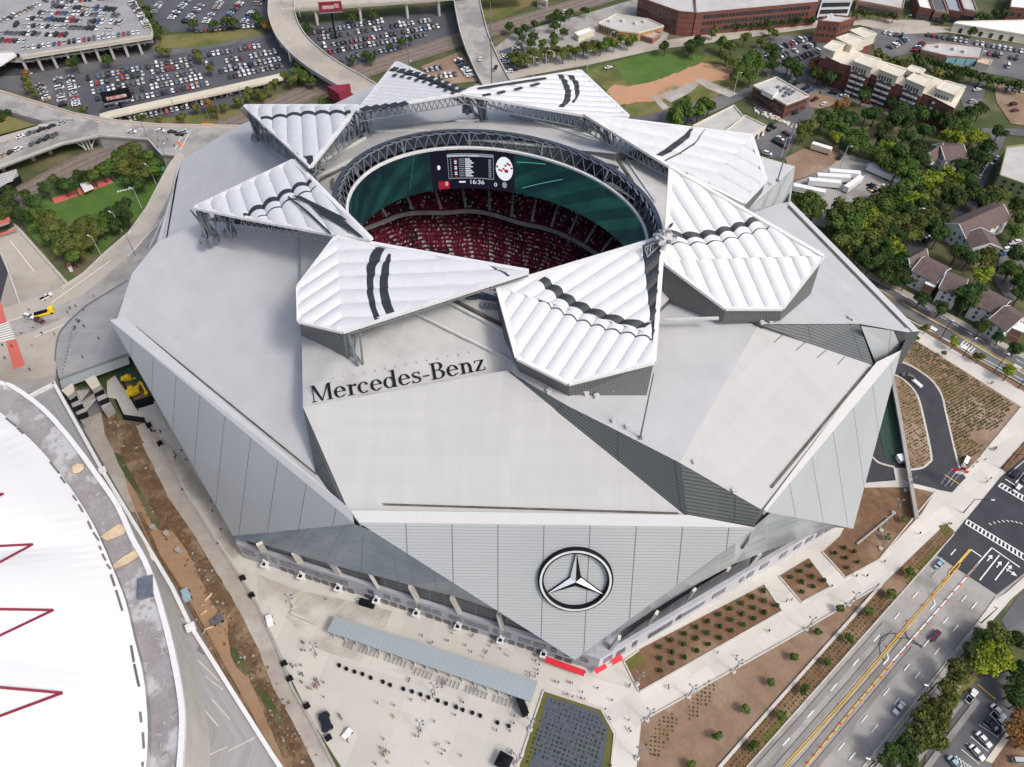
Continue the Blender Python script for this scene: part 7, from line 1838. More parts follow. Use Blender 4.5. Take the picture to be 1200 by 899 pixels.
for px, py, an, k_, c_2, place in ((905, 149, -.9, 'suv', 'black', 'on the grey lot by the warehouse'), (899, 152, -.9, 'sedan', 'black', 'on the grey lot by the warehouse'), (890, 157.5, -.9, 'sedan', 'white', 'on the grey lot by the warehouse'), (921, 157, -.9, 'sedan', 'maroon', 'on the grey lot by the warehouse'), (914, 163, -.9, 'sedan', 'white', 'on the grey lot by the warehouse'), (909, 167, -.9, 'suv', 'black', 'on the grey lot by the warehouse'), (918, 172, -.9, 'suv', 'maroon', 'on the grey lot by the warehouse'), (899, 181, -.5, 'suv', 'white', 'on the grey lot by the warehouse'), (932, 133, .4, 'suv', 'black', 'by the end of the brick office'),
        (1087, 283, .4, 'suv', 'black', 'under the trees above the townhouses'), (1089, 279, .4, 'sedan', 'white', 'under the trees above the townhouses'), (1000, 295, .5, 'sedan', 'grey', 'in the trees beside the stadium edge'), (1180, 293, .3, 'suv', 'white', 'in the lot at the right edge'), (1185, 288.5, .3, 'suv', 'silver', 'in the lot at the right edge'), (1191, 284, .3, 'sedan', 'white', 'in the lot at the right edge'), (1177, 298, .3, 'sedan', 'blue', 'in the lot at the right edge'),
        (1145, 106, .2, 'sedan', 'white', 'on the strip behind the cream apartments'), (1147, 102, .2, 'sedan', 'black', 'on the strip behind the cream apartments'), (1139, 120, .2, 'suv', 'silver', 'on the strip behind the cream apartments'), (1187, 123, .3, 'suv', 'black', 'alone on the sandy lot at right'), (1189, 130, .3, 'sedan', 'maroon', 'alone on the sandy lot at right'), (1168, 186, .9, 'sedan', 'white', 'on the street beside the sage green block'), (1155, 196, .9, 'suv', 'white', 'on the street beside the sage green block'), (1148, 208, .9, 'sedan', 'silver', 'on the street beside the sage green block'),
        (1181, 78, 1.2, 'van', 'white', 'on the asphalt at the right edge'), (1022, 220, .8, 'pickup', 'black', 'by the scrap heap'), (984, 185, 1.0, 'suv', 'black', 'beside the tan trailer'), (713, 80, .3, 'sedan', 'white', 'on the road above the field'), (663, 15, 0, 'suv', 'white', 'in the yard at the top'), (575, 49, 1.3, 'sedan', 'black', 'on the grey bridge'), (563, 70, 1.3, 'sedan', 'white', 'on the grey bridge'), (581, 80, 1.4, 'suv', 'black', 'on the grey bridge')):
    z = 5 if 'bridge' in place else .7
    p = P(px, py, z); allc.append(((p-CAM).length*.8, p, an, k_, c_2, place, 0))
allc.sort(key=lambda t: t[0])
NIND = 300-len(CARS)
for dist, p, an, k_, c_2, place, k in allc[:NIND]:
    o = bpy.data.objects.new('parked_car', far_mesh(k_, c_2)); col.objects.link(o)
    setcar(o, k_, c_2, p, an, place)
for o, key, px in CARS: o['group'] = 'cars around the stadium'
def place_phrase(place):
    if place.startswith(('driving', 'waiting', 'stopped', 'pulling', 'parked', 'on ', 'in ', 'by ', 'under', 'beside', 'alone')): return place
    return 'in the '+place
label_series(CARS, lambda n, c, k, p: f'{n} {c} {k} from the left {place_phrase(p)}', lambda c, k, p: f'{c} {k} {place_phrase(p)}')
g = G(); cols = list(PAINT)
for dist, p, an, k_, c_2, place, k in allc[NIND:]:
    t = G(); c = hull_mesh(t, k_, cols.index(c_2), len(cols)); cabin(t, c, cols.index(c_2), len(cols))
    m = Matrix.Translation(p) @ Matrix.Rotation(an, 4, 'Z')
    for f, mi in zip(t.f, t.mi): g.poly([m @ t.v[i] for i in f], mi)
if g.f: tag(g.build('distant_parked_cars', ['car_'+c for c in cols]+['glassdark']), 'far rows of parked cars on the deck and the distant car parks', 'cars', None, 'stuff')
print('CARS', len(allc)+len(CARS)-NIND if False else len(allc), len(CARS))
# ================================================================ TREES
rt = random.Random(21)
def crown_mesh(name, leaf, lobes, flat, n, size, seed, spread=1.0):
    """unit crown (radius 1): leaf clumps of small faces over several uneven lobes"""
    r_ = random.Random(seed); g = G()
    cs = []
    for i in range(lobes):
        a = r_.uniform(0, 2*math.pi); d = r_.uniform(.15, .62)*spread; z = r_.uniform(-.30, .55)*flat
        cs.append((Vector((d*math.cos(a), d*math.sin(a), z)), r_.uniform(.26, .48)))
    cs.append((Vector((0, 0, .15*flat)), .5))
    tot = sum(c[1]**2 for c in cs)
    for c, rr_ in cs:
        for k in range(int(n*rr_**2/tot)):
            while True:
                v = Vector((r_.uniform(-1, 1), r_.uniform(-1, 1), r_.uniform(-1, 1)))
                if .05 < v.length < 1: break
            v.normalize(); 
            if v.z < -.5: v.z *= -.6
            rad_2 = rr_*r_.uniform(.72, 1.12)
            p = c+Vector((v.x*rad_2, v.y*rad_2, v.z*rad_2*flat))
            nrm = (v+Vector((r_.uniform(-.7, .7), r_.uniform(-.7, .7), r_.uniform(-.4, .9)))).normalized()
            x = nrm.orthogonal().normalized(); y = nrm.cross(x); a = r_.uniform(0, 3.14)
            x, y = x*math.cos(a)+y*math.sin(a), y*math.cos(a)-x*math.sin(a); s_ = size*r_.uniform(.6, 1.35)
            g.poly([p-x*s_-y*s_*.4, p+x*s_*.3-y*s_, p+x*s_+y*s_*.5, p-x*s_*.2+y*s_])
    return g.mesh(name, [leaf])
def trunk_mesh(h=1.0):
    g = G(); g.tube((0, 0, -1.45), (0, 0, -.2), .10, 6, r2=.06)
    for a in range(4): t = a*1.6; g.tube((0, 0, -.5), (.42*math.cos(t), .42*math.sin(t), .12), .045, 4, r2=.02)
    return g.mesh('trunk', ['trunk'])
CR = {}
for k, (leaf, lob, fl, n, s_) in {'dark': ('leaf_dark', 9, .8, 1500, .075), 'mid': ('leaf_mid', 9, .8, 1500, .075), 'olive': ('leaf_olive', 10, .75, 1500, .075), 'bright': ('leaf_bright', 8, .75, 1300, .08), 'rust': ('leaf_rust', 8, .75, 1200, .08), 'small': ('leaf_mid', 6, .9, 500, .11)}.items():
    CR[k] = [crown_mesh('crown', leaf, lob, fl, n, s_, 31*len(CR)+j*7+1) for j in range(3 if k != 'small' else 2)]
TRK = trunk_mesh()
TREES = []
KINDN = {'dark': 'dark green', 'mid': 'mid green', 'olive': 'olive green', 'bright': 'yellow green', 'rust': 'rusty brown', 'small': 'small young'}
TQ = []
def tree(px, py, r, kind, place, hf=1.0, zg=0.0):
    r = r*.84 if kind != 'small' else r*.95
    h = r*1.25*hf+ (1.0 if kind != 'small' else .3)
    p = P(px, py, zg+h)
    loc = Vector((p.x, p.y, zg))
    TQ.append((r/(p-CAM).length, px, py, r, kind, place, hf, zg, h, p, loc))
def plant(q):
    _, px, py, r, kind, place, hf, zg, h, p, loc = q
    o = bpy.data.objects.new('tree', None); col.objects.link(o); o.location = loc; o.rotation_euler = (0, 0, rt.uniform(0, 6.28)); o['category'] = 'tree'
    c = bpy.data.objects.new('crown', rt.choice(CR[kind])); col.objects.link(c); c.parent = o; c.location = (0, 0, h); c.scale = (r*rt.uniform(.92, 1.1), r*rt.uniform(.92, 1.1), r*hf*rt.uniform(.95, 1.15))
    t = bpy.data.objects.new('trunk', TRK); col.objects.link(t); t.parent = o; t.scale = (r*.8, r*.8, h/1.45); t.location = (0, 0, h)
    TREES.append((o, (KINDN[kind], place), px))
def trees(place, kind, r, pts, var=.15, hf=1.0, zg=0.0):
    for p in pts: tree(p[0], p[1], (p[2] if len(p) > 2 else r)*rt.uniform(1-var, 1+var), kind, place, hf, zg)
lw = 'around the lawn'
trees('in the hedge left of the lawn', 'dark', 5.6, [(30, 228), (42, 238), (54, 222), (18, 242), (4, 236), (24, 254), (10, 226), (86, 216), (74, 218)])
trees('in the hedge left of the lawn', 'mid', 5.4, [(40, 250), (46, 264), (56, 252), (0, 250), (66, 212)])
trees('in the curved clump below the lawn', 'olive', 6.0, [(56, 262), (66, 266), (60, 278), (80, 276), (76, 290), (88, 286), (94, 270), (108, 272), (90, 298), (102, 284)])
trees('in the curved clump below the lawn', 'mid', 5.8, [(84, 300), (68, 286), (98, 262), (118, 268), (120, 258)])
trees('in the curved clump below the lawn', 'dark', 5.6, [(128, 250), (140, 246), (148, 254), (134, 262), (146, 242)])
trees('in the grove above the lawn', 'olive', 6.0, [(148, 176), (160, 174), (152, 188), (164, 194), (140, 196), (172, 204), (156, 204)])
trees('in the grove above the lawn', 'mid', 5.6, [(172, 182), (182, 192), (128, 198), (118, 200), (180, 200), (108, 206), (140, 184)])
trees('in the grove above the lawn', 'dark', 5.0, [(148, 210), (166, 214), (96, 206), (134, 190)])
trees('on the traffic island at far left', 'dark', 5.5, [(4, 137), (-2, 142)])
trees('by the upper left car parks', 'dark', 5.0, [(225, 27), (251, 28), (264, 24), (272, 26), (301, 20), (306, 26), (172, 10), (179, 29), (174, 20), (88, 73), (124, 69), (183, 36)])
trees('by the upper left car parks', 'olive', 4.2, [(187, 59), (245, 80), (229, 61), (29, 93), (34, 100), (40, 108), (196, 60), (99, 128), (233, 66)])
tree(243, 121, 4.2, 'rust', 'by the beige roofed walkway', 1.2); tree(29, 86, 4, 'rust', 'beside the avenue at far left'); tree(314, 30, 4.5, 'rust', 'under the curved flyover')
trees('along the railway bank', 'olive', 4.0, [(165, 137), (187, 139), (213, 137), (228, 126), (261, 125), (288, 112), (278, 118), (301, 108), (292, 106), (322, 97), (316, 104), (306, 112), (252, 130), (333, 88), (345, 92)])
trees('along the railway bank', 'mid', 4.4, [(347, 84), (352, 78), (355, 88), (358, 94), (366, 96), (340, 96), (387, 118), (378, 121), (392, 122)])
trees('by the straight overpass', 'dark', 4.0, [(412, 20), (437, 17), (428, 64), (434, 68), (457, 54), (358, 30), (362, 34), (470, 49), (412, 70), (480, 46), (398, 74)])
trees('by the yard at the top centre', 'dark', 4.2, [(597, 30), (608, 37), (616, 33), (627, 28), (645, 20), (652, 16), (660, 37), (624, 42), (612, 44), (648, 42), (657, 22), (668, 14), (622, 50), (650, 30), (686, 12)])
trees('along the tan road', 'olive', 4.8, [(606, 72), (612, 66), (618, 70), (624, 62), (632, 66), (638, 60), (645, 64), (652, 58), (660, 63), (668, 57), (675, 60), (684, 55), (690, 58), (698, 52)])
trees('along the tan road', 'mid', 4.8, [(636, 52), (650, 50), (704, 54), (712, 49), (720, 52), (728, 46), (736, 50), (742, 45), (600, 66)])
trees('on the edge of the green field', 'dark', 6.0, [(780, 54), (809, 53), (818, 47), (812, 58)])
trees('on the edge of the green field', 'mid', 6.2, [(846, 50), (857, 54), (885, 66), (870, 82), (864, 90), (880, 90), (888, 76), (876, 74)])
trees('on the edge of the green field', 'olive', 5.0, [(873, 44), (894, 48), (899, 56), (852, 66), (862, 74)])
trees('in the clump below the field', 'mid', 6.4, [(792, 132), (807, 132), (819, 129), (831, 124), (800, 124), (824, 120), (790, 140)], hf=1.2)
trees('before the long brick apartments', 'dark', 3.6, [(849, 30), (857, 28), (865, 30), (873, 29), (882, 28), (891, 27), (900, 26), (908, 25), (917, 24), (926, 23), (935, 23), (944, 22), (954, 22)])
trees('before the long brick apartments', 'olive', 3.4, [(840, 34), (835, 38), (908, 38), (902, 34)])
trees('beside the brick office', 'dark', 5.6, [(930, 78), (936, 84), (907, 78), (904, 70), (907, 62), (924, 76), (906, 57)])
tree(1145/1.0-200, 150, 7.2, 'olive', 'beside the grey lot'); tree(940, 157, 5.4, 'olive', 'beside the grey lot')
trees('before the top brick warehouse', 'dark', 3.6, [(1003, 14), (1012, 15), (1021, 16), (1030, 17), (1039, 18), (1048, 19), (1001, 20)])
trees('between the top right warehouses', 'dark', 4.2, [(1138, 14), (1150, 18), (1158, 20), (1168, 16), (1178, 14), (1140, 36), (1108, 20)])
trees('behind the cream apartments', 'dark', 4.8, [(1075, 67), (1088, 70), (1096, 74), (1104, 76), (1112, 78), (1122, 82), (1130, 84), (1140, 88), (1150, 90), (1160, 92), (1172, 95), (1184, 98), (1194, 100), (1122, 90), (1110, 88), (1080, 74)])
trees('behind the cream apartments', 'olive', 4.6, [(1030, 62), (1036, 68), (1060, 76), (1066, 73), (1050, 72), (1098, 84)])
trees('in front of the cream apartments', 'dark', 5.2, [(960, 88), (970, 92), (978, 90), (955, 84), (1015, 106), (1012, 112), (1046, 120)])
trees('in front of the cream apartments', 'rust', 4.4, [(953, 76), (962, 74), (1012, 98), (984, 124), (992, 120)])
wd = 'in the wood below the cream apartments'
trees(wd, 'dark', 6.8, [(965, 137), (985, 132), (1000, 140), (1015, 135), (1027, 132), (1040, 150), (1055, 130), (1062, 140), (1075, 132), (1085, 155), (1097, 137), (1112, 140), (1125, 137), (1140, 132), (1150, 128), (1060, 160), (1040, 170), (1075, 170), (1050, 178), (1060, 190), (1070, 182), (1046, 140), (1030, 160)])
trees(wd, 'mid', 6.4, [(975, 145), (990, 152), (1005, 158), (1012, 168), (1025, 178), (1035, 188), (1048, 196), (1060, 202), (1072, 206), (1066, 196), (1000, 168), (1118, 150), (1132, 148)])
trees(wd, 'bright', 6.0, [(980, 160), (1040, 174), (1034, 178), (1112, 160), (1122, 164), (1140, 160), (1150, 162)])
trees('around the white gabled houses', 'dark', 6.4, [(1140, 180), (1124, 192), (1152, 184), (1160, 172), (1138, 196), (1128, 204), (1170, 156), (1092, 200), (1078, 186)])
trees('above the brown roofed townhouses', 'dark', 6.8, [(1107, 228), (1122, 230), (1135, 214), (1108, 258), (1065, 250), (1082, 242), (1100, 276), (1135, 304), (1075, 225), (1140, 224), (1096, 268), (1122, 296)])
trees('above the brown roofed townhouses', 'olive', 6.0, [(1088, 255), (1067, 276), (1075, 262), (1154, 302), (1160, 226), (1175, 227)])
trees('above the brown roofed townhouses', 'mid', 6.0, [(1190, 270), (1196, 254), (1185, 316), (1198, 322)])
gv = 'in the grove right of the trailers'
trees(gv, 'mid', 7.2, [(980, 262), (975, 252), (995, 247), (1012, 242), (1005, 258), (1040, 245), (1055, 232), (1060, 218), (1072, 214), (1045, 225), (1030, 236), (988, 272), (1000, 280)])
trees(gv, 'bright', 6.2, [(1020, 262), (1012, 266), (1024, 254), (1095, 208), (1110, 202), (1085, 214), (1100, 214), (1125, 212), (1075, 232), (1064, 240), (1047, 290), (1052, 296)])
trees(gv, 'olive', 6.8, [(1007, 274), (990, 284), (996, 292), (1030, 272), (1022, 282), (1040, 262), (1055, 258), (1085, 228), (984, 246), (1096, 226), (1066, 270), (1112, 220)])
trees(gv, 'dark', 6.4, [(1030, 300), (1020, 310), (1040, 312), (1052, 318), (1036, 322), (1044, 304), (1010, 300), (1060, 306), (1050, 276), (1036, 286), (978, 268), (1068, 252)])
trees('at the stadium corner by the trailers', 'mid', 6.4, [(940, 236), (950, 232), (946, 244), (956, 242)])
trees('in the hedge before the townhouses', 'dark', 4.6, [(1062, 330), (1080, 348), (1104, 360), (1150, 384), (1172, 396), (1192, 408), (1048, 328)])
trees('among the townhouses', 'dark', 7.4, [(1140, 342), (1134, 352)]); tree(1152, 321, 6, 'bright', 'behind the townhouse row')
for x, y, k_, r_ in ((1118.5, 401.6, 'bright', 3.2), (1183, 436, 'bright', 4.2), (1086, 384, 'olive', 2.8), (1149, 418, 'olive', 3.2)): tree(x, y, r_, k_, 'in the kerb strip of the avenue', 1, 0)
trees('on the pavement of the right avenue', 'small', 1.8, [(1073, 396), (1106, 414)])
trees('in the wide road planting strip', 'small', 2.0, [(1017, 717), (1044.5, 695), (996, 749), (969, 776), (943, 807), (915, 839), (1067, 671), (883, 873), (1044, 697)])
trees('in the bare soil bed', 'small', 1.9, [(985, 713), (959, 741), (931, 770), (903, 799), (873, 831), (841, 863), (810, 896)])
trees('in the brown corner bed', 'small', 1.9, [(1060, 608), (1040, 629)])
trees('by the lower right car park', 'bright', 5.4, [(1160, 764), (1173, 770), (1147, 782), (1164, 776), (1150, 768), (1180, 778)])
trees('by the lower right car park', 'olive', 5.0, [(1120, 790), (1112, 809), (1093, 831), (1101, 845), (1099, 866), (1083, 847), (1106, 826), (1090, 858), (1168, 742), (1078, 862)])
trees('by the lower right car park', 'dark', 4.6, [(1061, 873), (1077, 873), (1045, 892), (1067, 892), (1136, 761), (1056, 884), (1192, 800), (1186, 812), (1192, 824), (1187, 748), (1150, 750), (1198, 788), (1048, 880)])
trees('at the lower right corner', 'rust', 4.4, [(1195, 846), (1192, 858), (1200, 870)])
trees('below the sage green block', 'dark', 6.0, [(1150, 236), (1165, 232), (1195, 240), (1200, 330), (1196, 344), (1190, 300)])
TQ.sort(key=lambda t: -t[0])
for q in TQ[:298]: plant(q)
LOW = {k: crown_mesh('crown_low', 'leaf_mid', 7, .8, 420, .15, 77+i) for i, k in enumerate(CR)}
bx_ = G(); LK = list(CR)
for q in TQ[298:]:
    _, px, py, r, kind, place, hf, zg, h, p, loc = q
    me = LOW[kind]; a = rt.uniform(0, 6.28); m = Matrix.Translation(p) @ Matrix.Rotation(a, 4, 'Z') @ Matrix.Diagonal((r, r, r*hf, 1))
    vs = [m @ v.co for v in me.vertices]
    for f in me.polygons: bx_.poly([vs[i] for i in f.vertices], LK.index(kind))
    bx_.tube(loc, p, r*.07, 4, len(LK))
if bx_.f: tag(bx_.build('distant_trees', ['leaf_dark', 'leaf_mid', 'leaf_olive', 'leaf_bright', 'leaf_rust', 'leaf_mid', 'trunk']), 'small far trees dotted between the distant car parks, roads and buildings', 'trees', None, 'stuff')
label_series(TREES, lambda n, k, p: f'{n} {k} tree from the left {p}', lambda k, p: f'{k} tree {p}')
for o, key, px in TREES: o['group'] = 'trees '+key[1]
print('TREES', len(TREES))
# round shrubs on the beds
SH = [crown_mesh('shrub', 'leaf_dark', 4, .9, 220, .16, 5+i, .5) for i in range(3)]
SHR = []
def shrub(x, y, r, place, key):
    p = P(x, y, .5); o = bpy.data.objects.new('round_shrub', rt.choice(SH)); col.objects.link(o); o.location = p+Vector((0, 0, r*.55)); o.scale = (r, r, r); o.rotation_euler.z = rt.uniform(0, 6)
    o['category'] = 'shrub'; o['group'] = 'clipped round shrubs'; SHR.append((o, (key, place), x))
rows = [C5b((648, 372), (700, 343), (755, 315), (807, 285), (859, 260), (909, 230), (958, 206), (1008, 180), (1055, 152), (1104, 125)), C5b((650, 422), (702, 393), (757, 362), (809, 335), (861, 310), (912, 281), (961, 252), (1010, 226), (1061, 200), (1108, 170)), C5b((649, 476), (704, 444), (757, 415), (809, 388), (861, 360), (912, 332), (963, 303), (1013, 276), (1062, 247), (1108, 220), (1159, 191))]
for i, rw in enumerate(rows):
    for x, y in rw: shrub(x, y, 1.35, 'of the longest bed', ('back row', 'middle row', 'front row')[i])
for x, y in C6b((172, 65), (215, 40), (262, 15), (222, 86), (268, 62), (222, 130), (270, 106), (318, 80)): shrub(x, y, 1.3, 'by the promenade', 'square middle bed')
for x, y in C4b((88, 745), (147, 715), (205, 738), (150, 773), (223, 797), (163, 830)): shrub(x, y, 1.2, 'by the stadium corner', 'brown bed')
label_series(SHR, lambda n, k, p: f'{n} dark round shrub from the left in the {k} {p}', lambda k, p: f'dark round shrub in the {k} {p}')
# ================================================================ PEOPLE
def person_meshes():
    out = {}
    for pose, (la, ra, lf, rf) in {'stand': ((.22, .02), (-.22, .02), .0, .0), 'walk': ((.20, .18), (-.20, -.18), .26, -.24)}.items():
        vs = [(0, 0, .95), (.09, 0, .92), (.10, lf*.45, .50), (.11, lf, .06), (.11, lf+.12, .03), (-.09, 0, .92), (-.10, rf*.45+.03, .50), (-.11, rf, .06), (-.11, rf+.12, .03),
              (0, 0, 1.2), (0, 0, 1.42), (.18, 0, 1.40), (.23, ra[1]*.5, 1.14), (.22, ra[1]+.06, .88), (-.18, 0, 1.40), (-.23, la[1]*.5, 1.14), (-.22, la[1]+.06, .88), (0, 0, 1.54), (0, .01, 1.66), (0, .01, 1.76)]
        es = [(0, 1), (1, 2), (2, 3), (3, 4), (0, 5), (5, 6), (6, 7), (7, 8), (0, 9), (9, 10), (10, 11), (11, 12), (12, 13), (10, 14), (14, 15), (15, 16), (10, 17), (17, 18), (18, 19)]
        rs = [.15, .10, .07, .05, .04, .10, .07, .05, .04, .15, .14, .07, .055, .04, .07, .055, .04, .06, .10, .08]
        me = bpy.data.meshes.new('p'); me.from_pydata(vs, es, []); o = bpy.data.objects.new('p', me); col.objects.link(o)
        md = o.modifiers.new('s', 'SKIN'); o.modifiers.new('u', 'SUBSURF').levels = 1
        for i, v in enumerate(me.skin_vertices[0].data): v.radius = (rs[i]*1.15, rs[i]*1.0)
        me.skin_vertices[0].data[0].use_root = True
        dg = bpy.context.evaluated_depsgraph_get(); out[pose] = bpy.data.meshes.new_from_object(o.evaluated_get(dg)); bpy.data.objects.remove(o)
    return out
PM = person_meshes()
M['skin'] = mk('skin_tone', (.36, .20, .14), rough=.8); M['hair'] = mk('dark_hair', (.03, .02, .018), rough=.9); M['jeans'] = mk('dark_trousers', (.03, .04, .07), rough=.9)
SHIRT = {'black': (.015, .015, .02), 'red': (.42, .015, .03), 'navy': (.03, .05, .14), 'white': (.7, .7, .68), 'grey': (.16, .17, .18), 'lime': (.45, .75, .05), 'maroon': (.15, .015, .035), 'green': (.03, .25, .12)}
PV = {}
for cn_, c in SHIRT.items():
    M['shirt_'+cn_] = mk('shirt_'+cn_, c, rough=.9)
    for pose, src in PM.items():
        me = src.copy(); me.name = 'person'
        me.materials.clear()
        for m_ in ('jeans', 'shirt_'+cn_, 'skin', 'hair'): me.materials.append(M[m_])
        for p in me.polygons:
            z = p.center.z; x = abs(p.center.x)
            p.material_index = 0 if (z < .92 and x < .18) else (2 if (x > .17 and z < .98) or 1.47 < z < 1.68 else (3 if z >= 1.68 else 1)); p.use_smooth = True
        PV[(cn_, pose)] = me
PEOPLE = []
rp = random.Random(9)
def person(x, y, colr, place, z=.45):
    o = bpy.data.objects.new('person', PV[(colr, rp.choice(['stand', 'walk', 'walk']))]); col.objects.link(o); o.location = P(x, y, z); o.rotation_euler = (0, 0, rp.uniform(0, 6.28)); s_ = rp.uniform(.97, 1.06); o.scale = (s_*1.1, s_*1.1, s_)
    o['category'] = 'person'; o['group'] = 'people '+place; PEOPLE.append((o, (colr, place), x))
def crowd_of(place, pts, cols_, z=.45):
    for p in pts: person(p[0], p[1], rp.choice(cols_), place, z)
dk = ['black', 'black', 'navy', 'grey', 'maroon']
crowd_of('by the gate lamps', C6((330, 268), (448, 272), (693, 405), (725, 435), (733, 430), (790, 425), (880, 408), (885, 402), (955, 432), (952, 445), (880, 467), (932, 472), (937, 465), (924, 486), (1017, 480), (987, 455)), dk+['green', 'white'])
person(*C6((807, 396))[0], 'lime', 'by the gate lamps'); person(*C6((857, 442))[0], 'green', 'by the gate lamps')
crowd_of('at the right canopy end', C6((1098, 545), (1097, 558), (1118, 560), (1128, 535), (1133, 515), (1128, 550), (1120, 500), (1118, 480)), dk+['red'])
crowd_of('at the left side of the plaza', C6((240, 428), (246, 434), (238, 460), (250, 462), (198, 514), (218, 520), (236, 518), (240, 548), (244, 556), (238, 580), (232, 552), (205, 524)), dk)
crowd_of('in the red plaza group', C6((262, 603), (272, 606), (288, 575), (295, 570), (300, 582), (290, 590), (304, 592), (322, 582), (322, 637), (296, 602), (240, 583), (285, 598)), ['red', 'maroon', 'black', 'red'])
crowd_of('below the middle of the canopy', C6((645, 568), (642, 577), (652, 648), (704, 652), (770, 590), (778, 580), (768, 600), (846, 650), (848, 658), (822, 668), (818, 706)), dk+['red', 'white'])
crowd_of('in the middle of the plaza', C6((588, 670), (380, 704), (384, 712), (390, 720), (668, 785), (678, 786), (688, 764), (740, 730), (745, 820), (756, 815), (766, 852), (778, 840), (795, 812), (548, 796), (525, 660), (413, 806), (717, 888), (840, 858)), ['red', 'black', 'navy', 'grey', 'red'])
person(*C6((583, 706))[0], 'lime', 'in the middle of the plaza'); person(*C6((587, 714))[0], 'lime', 'in the middle of the plaza')
crowd_of('at the bottom of the plaza', C6((535, 828), (548, 845), (556, 838), (562, 850), (568, 846), (550, 860), (518, 890), (566, 885), (545, 854)), ['black', 'lime', 'navy', 'grey', 'red'])
crowd_of('at the lower right plaza corner', C6((1040, 708), (1022, 748), (1038, 736), (1024, 765), (972, 762), (1024, 845), (1030, 840), (1028, 852)), dk)
crowd_of('outside the red awnings', C5b((203, 528), (190, 522), (254, 528), (264, 530), (240, 580), (266, 590), (302, 597), (318, 600), (308, 570), (376, 554), (248, 465), (262, 470), (276, 472), (320, 484), (310, 488), (410, 645), (424, 680), (430, 690), (518, 538), (514, 545), (438, 606), (512, 692), (514, 730), (520, 742), (434, 893)), dk+['red'])
crowd_of('on the long promenade', C5b((686, 542), (686, 554), (902, 396), (986, 412), (1127, 300))+C6b((78, 300), (152, 172), (176, 165), (352, 105), (462, 58), (508, 58))+C4b((378, 795), (215, 878), (278, 878), (585, 630), (750, 575), (766, 576), (975, 330), (998, 310), (1020, 140), (1028, 132), (965, 200), (895, 240), (918, 215)), dk)
crowd_of('on the terrace deck', [(P_[0], P_[1]) for P_ in C3((340, 212), (348, 220), (335, 244), (372, 238), (365, 372), (437, 292), (370, 165), (330, 250), (352, 214))], dk, ZA+.45)
crowd_of('on the avenue pavement', C3((145, 240), (143, 320), (187, 270), (242, 272), (310, 160), (335, 150), (300, 178), (415, 105), (95, 266), (25, 378), (15, 322), (55, 326), (135, 430), (130, 165)), dk+['white'], ZA+.3)
crowd_of('by the orange cones', C2((930, 128), (982, 122), (1026, 160), (925, 168), (960, 140), (1020, 230), (1010, 240)), dk, ZA+.3)
crowd_of('between trench and stadium', B((684, 214), (708, 215), (705, 262), (703, 258), (608, 118), (768, 305), (776, 318), (772, 328), (800, 298), (820, 340), (805, 470), (936, 563), (928, 520), (972, 645), (960, 706), (1062, 853)), dk)
crowd_of('on the red strip of the lawn', C2((440, 402), (450, 408), (420, 415), (385, 430), (540, 365), (480, 385)), ['red', 'white', 'navy'])
crowd_of('on the pavement of the right avenue', C3b((985, 435), (994, 436), (998, 852), (1012, 856)), ['black', 'red'])
label_series(PEOPLE, lambda n, k, p: f'{n} person in {k} from the left {p}', lambda k, p: f'person in {k} {p}')
# ================================================================ SMALL THINGS
SM = []
def small(o, name_key, place, x, cat, group): tag(o, None, cat, group); SM.append((o, (name_key, place), x))
gb = G(); gb.tube((0, 0, 0), (0, 0, .8), .55, 8, cap=True); gb.tube((0, 0, .8), (0, 0, .9), .6, 8, 0, .4, True); BIN = gb.mesh('planter', ['dark'])
for x, y in C6((380, 517), (407, 530), (438, 541), (468, 550), (499, 564), (545, 579), (572, 591), (622, 606), (655, 616), (687, 627), (717, 638), (752, 650), (783, 661), (821, 675), (846, 685), (882, 696), (912, 707), (977, 733), (1020, 746)):
    o = bpy.data.objects.new('bollard', BIN); col.objects.link(o); o.location = P(x, y, .2); small(o, 'black round bollard', 'in the row below the canopy', x, 'bollard', 'row of black bollards on the plaza')
for x, y in C6((48, 250), (14, 185), (170, 508), (192, 565), (256, 668), (338, 788))+B((655, 182), (704, 262)):
    g = G(); c = P(x, y, 1.0); g.box(c, (1.8, 1.2, 1.6), .6); g.box(c+Vector((0, 0, .9)), (1.5, 1.0, .3), .6); o = g.build('waste_container', 'dark'); small(o, 'black waste container', 'along the curved plaza wall', x, 'container', 'containers along the plaza wall')
def flood(px, py, h, place, z=.4, heads=4, key='many-lamped light pole', w=.16, base=True, s=1.0):
    p = P(px, py, z); o = empty('light_pole', p); g = G(); g.tube(p, p+Vector((0, 0, h)), w, 6, r2=w*.6); g.build('pole', 'steel', o)
    if base: g = G(); g.tube(p, p+Vector((0, 0, .5)), .8, 8, r2=.7, cap=True); g.build('base', 'kerb', o)
    for k in range(heads): a = k*1.9+.5; q = p+Vector((0, 0, h-.5-(k//2)*1.1)); e = q+Vector((math.cos(a)*1.1*s, math.sin(a)*1.1*s, .15)); g = G(); g.tube(q, e, .06, 4); g.box(e, (.7*s, .5*s, .2), a); g.build('lamp', 'steel', o)
    small(o, key, place, px, 'light pole', 'light poles around the stadium')
for x, y in C6((205, 300), (296, 480), (742, 630), (690, 768)): flood(x, y, 9, 'on the plaza')
for x, y in C5b((593, 690), (775, 587), (973, 477), (80, 732), (20, 884), (550, 532), (550, 857)): flood(x, y, 8.5, 'on the promenade edge')
for x, y in C6b((430, 183), (243, 291))+C4b((434, 505), (358, 712), (362, 606), (506, 373)): flood(x, y, 8, 'beside the brown beds', heads=3)
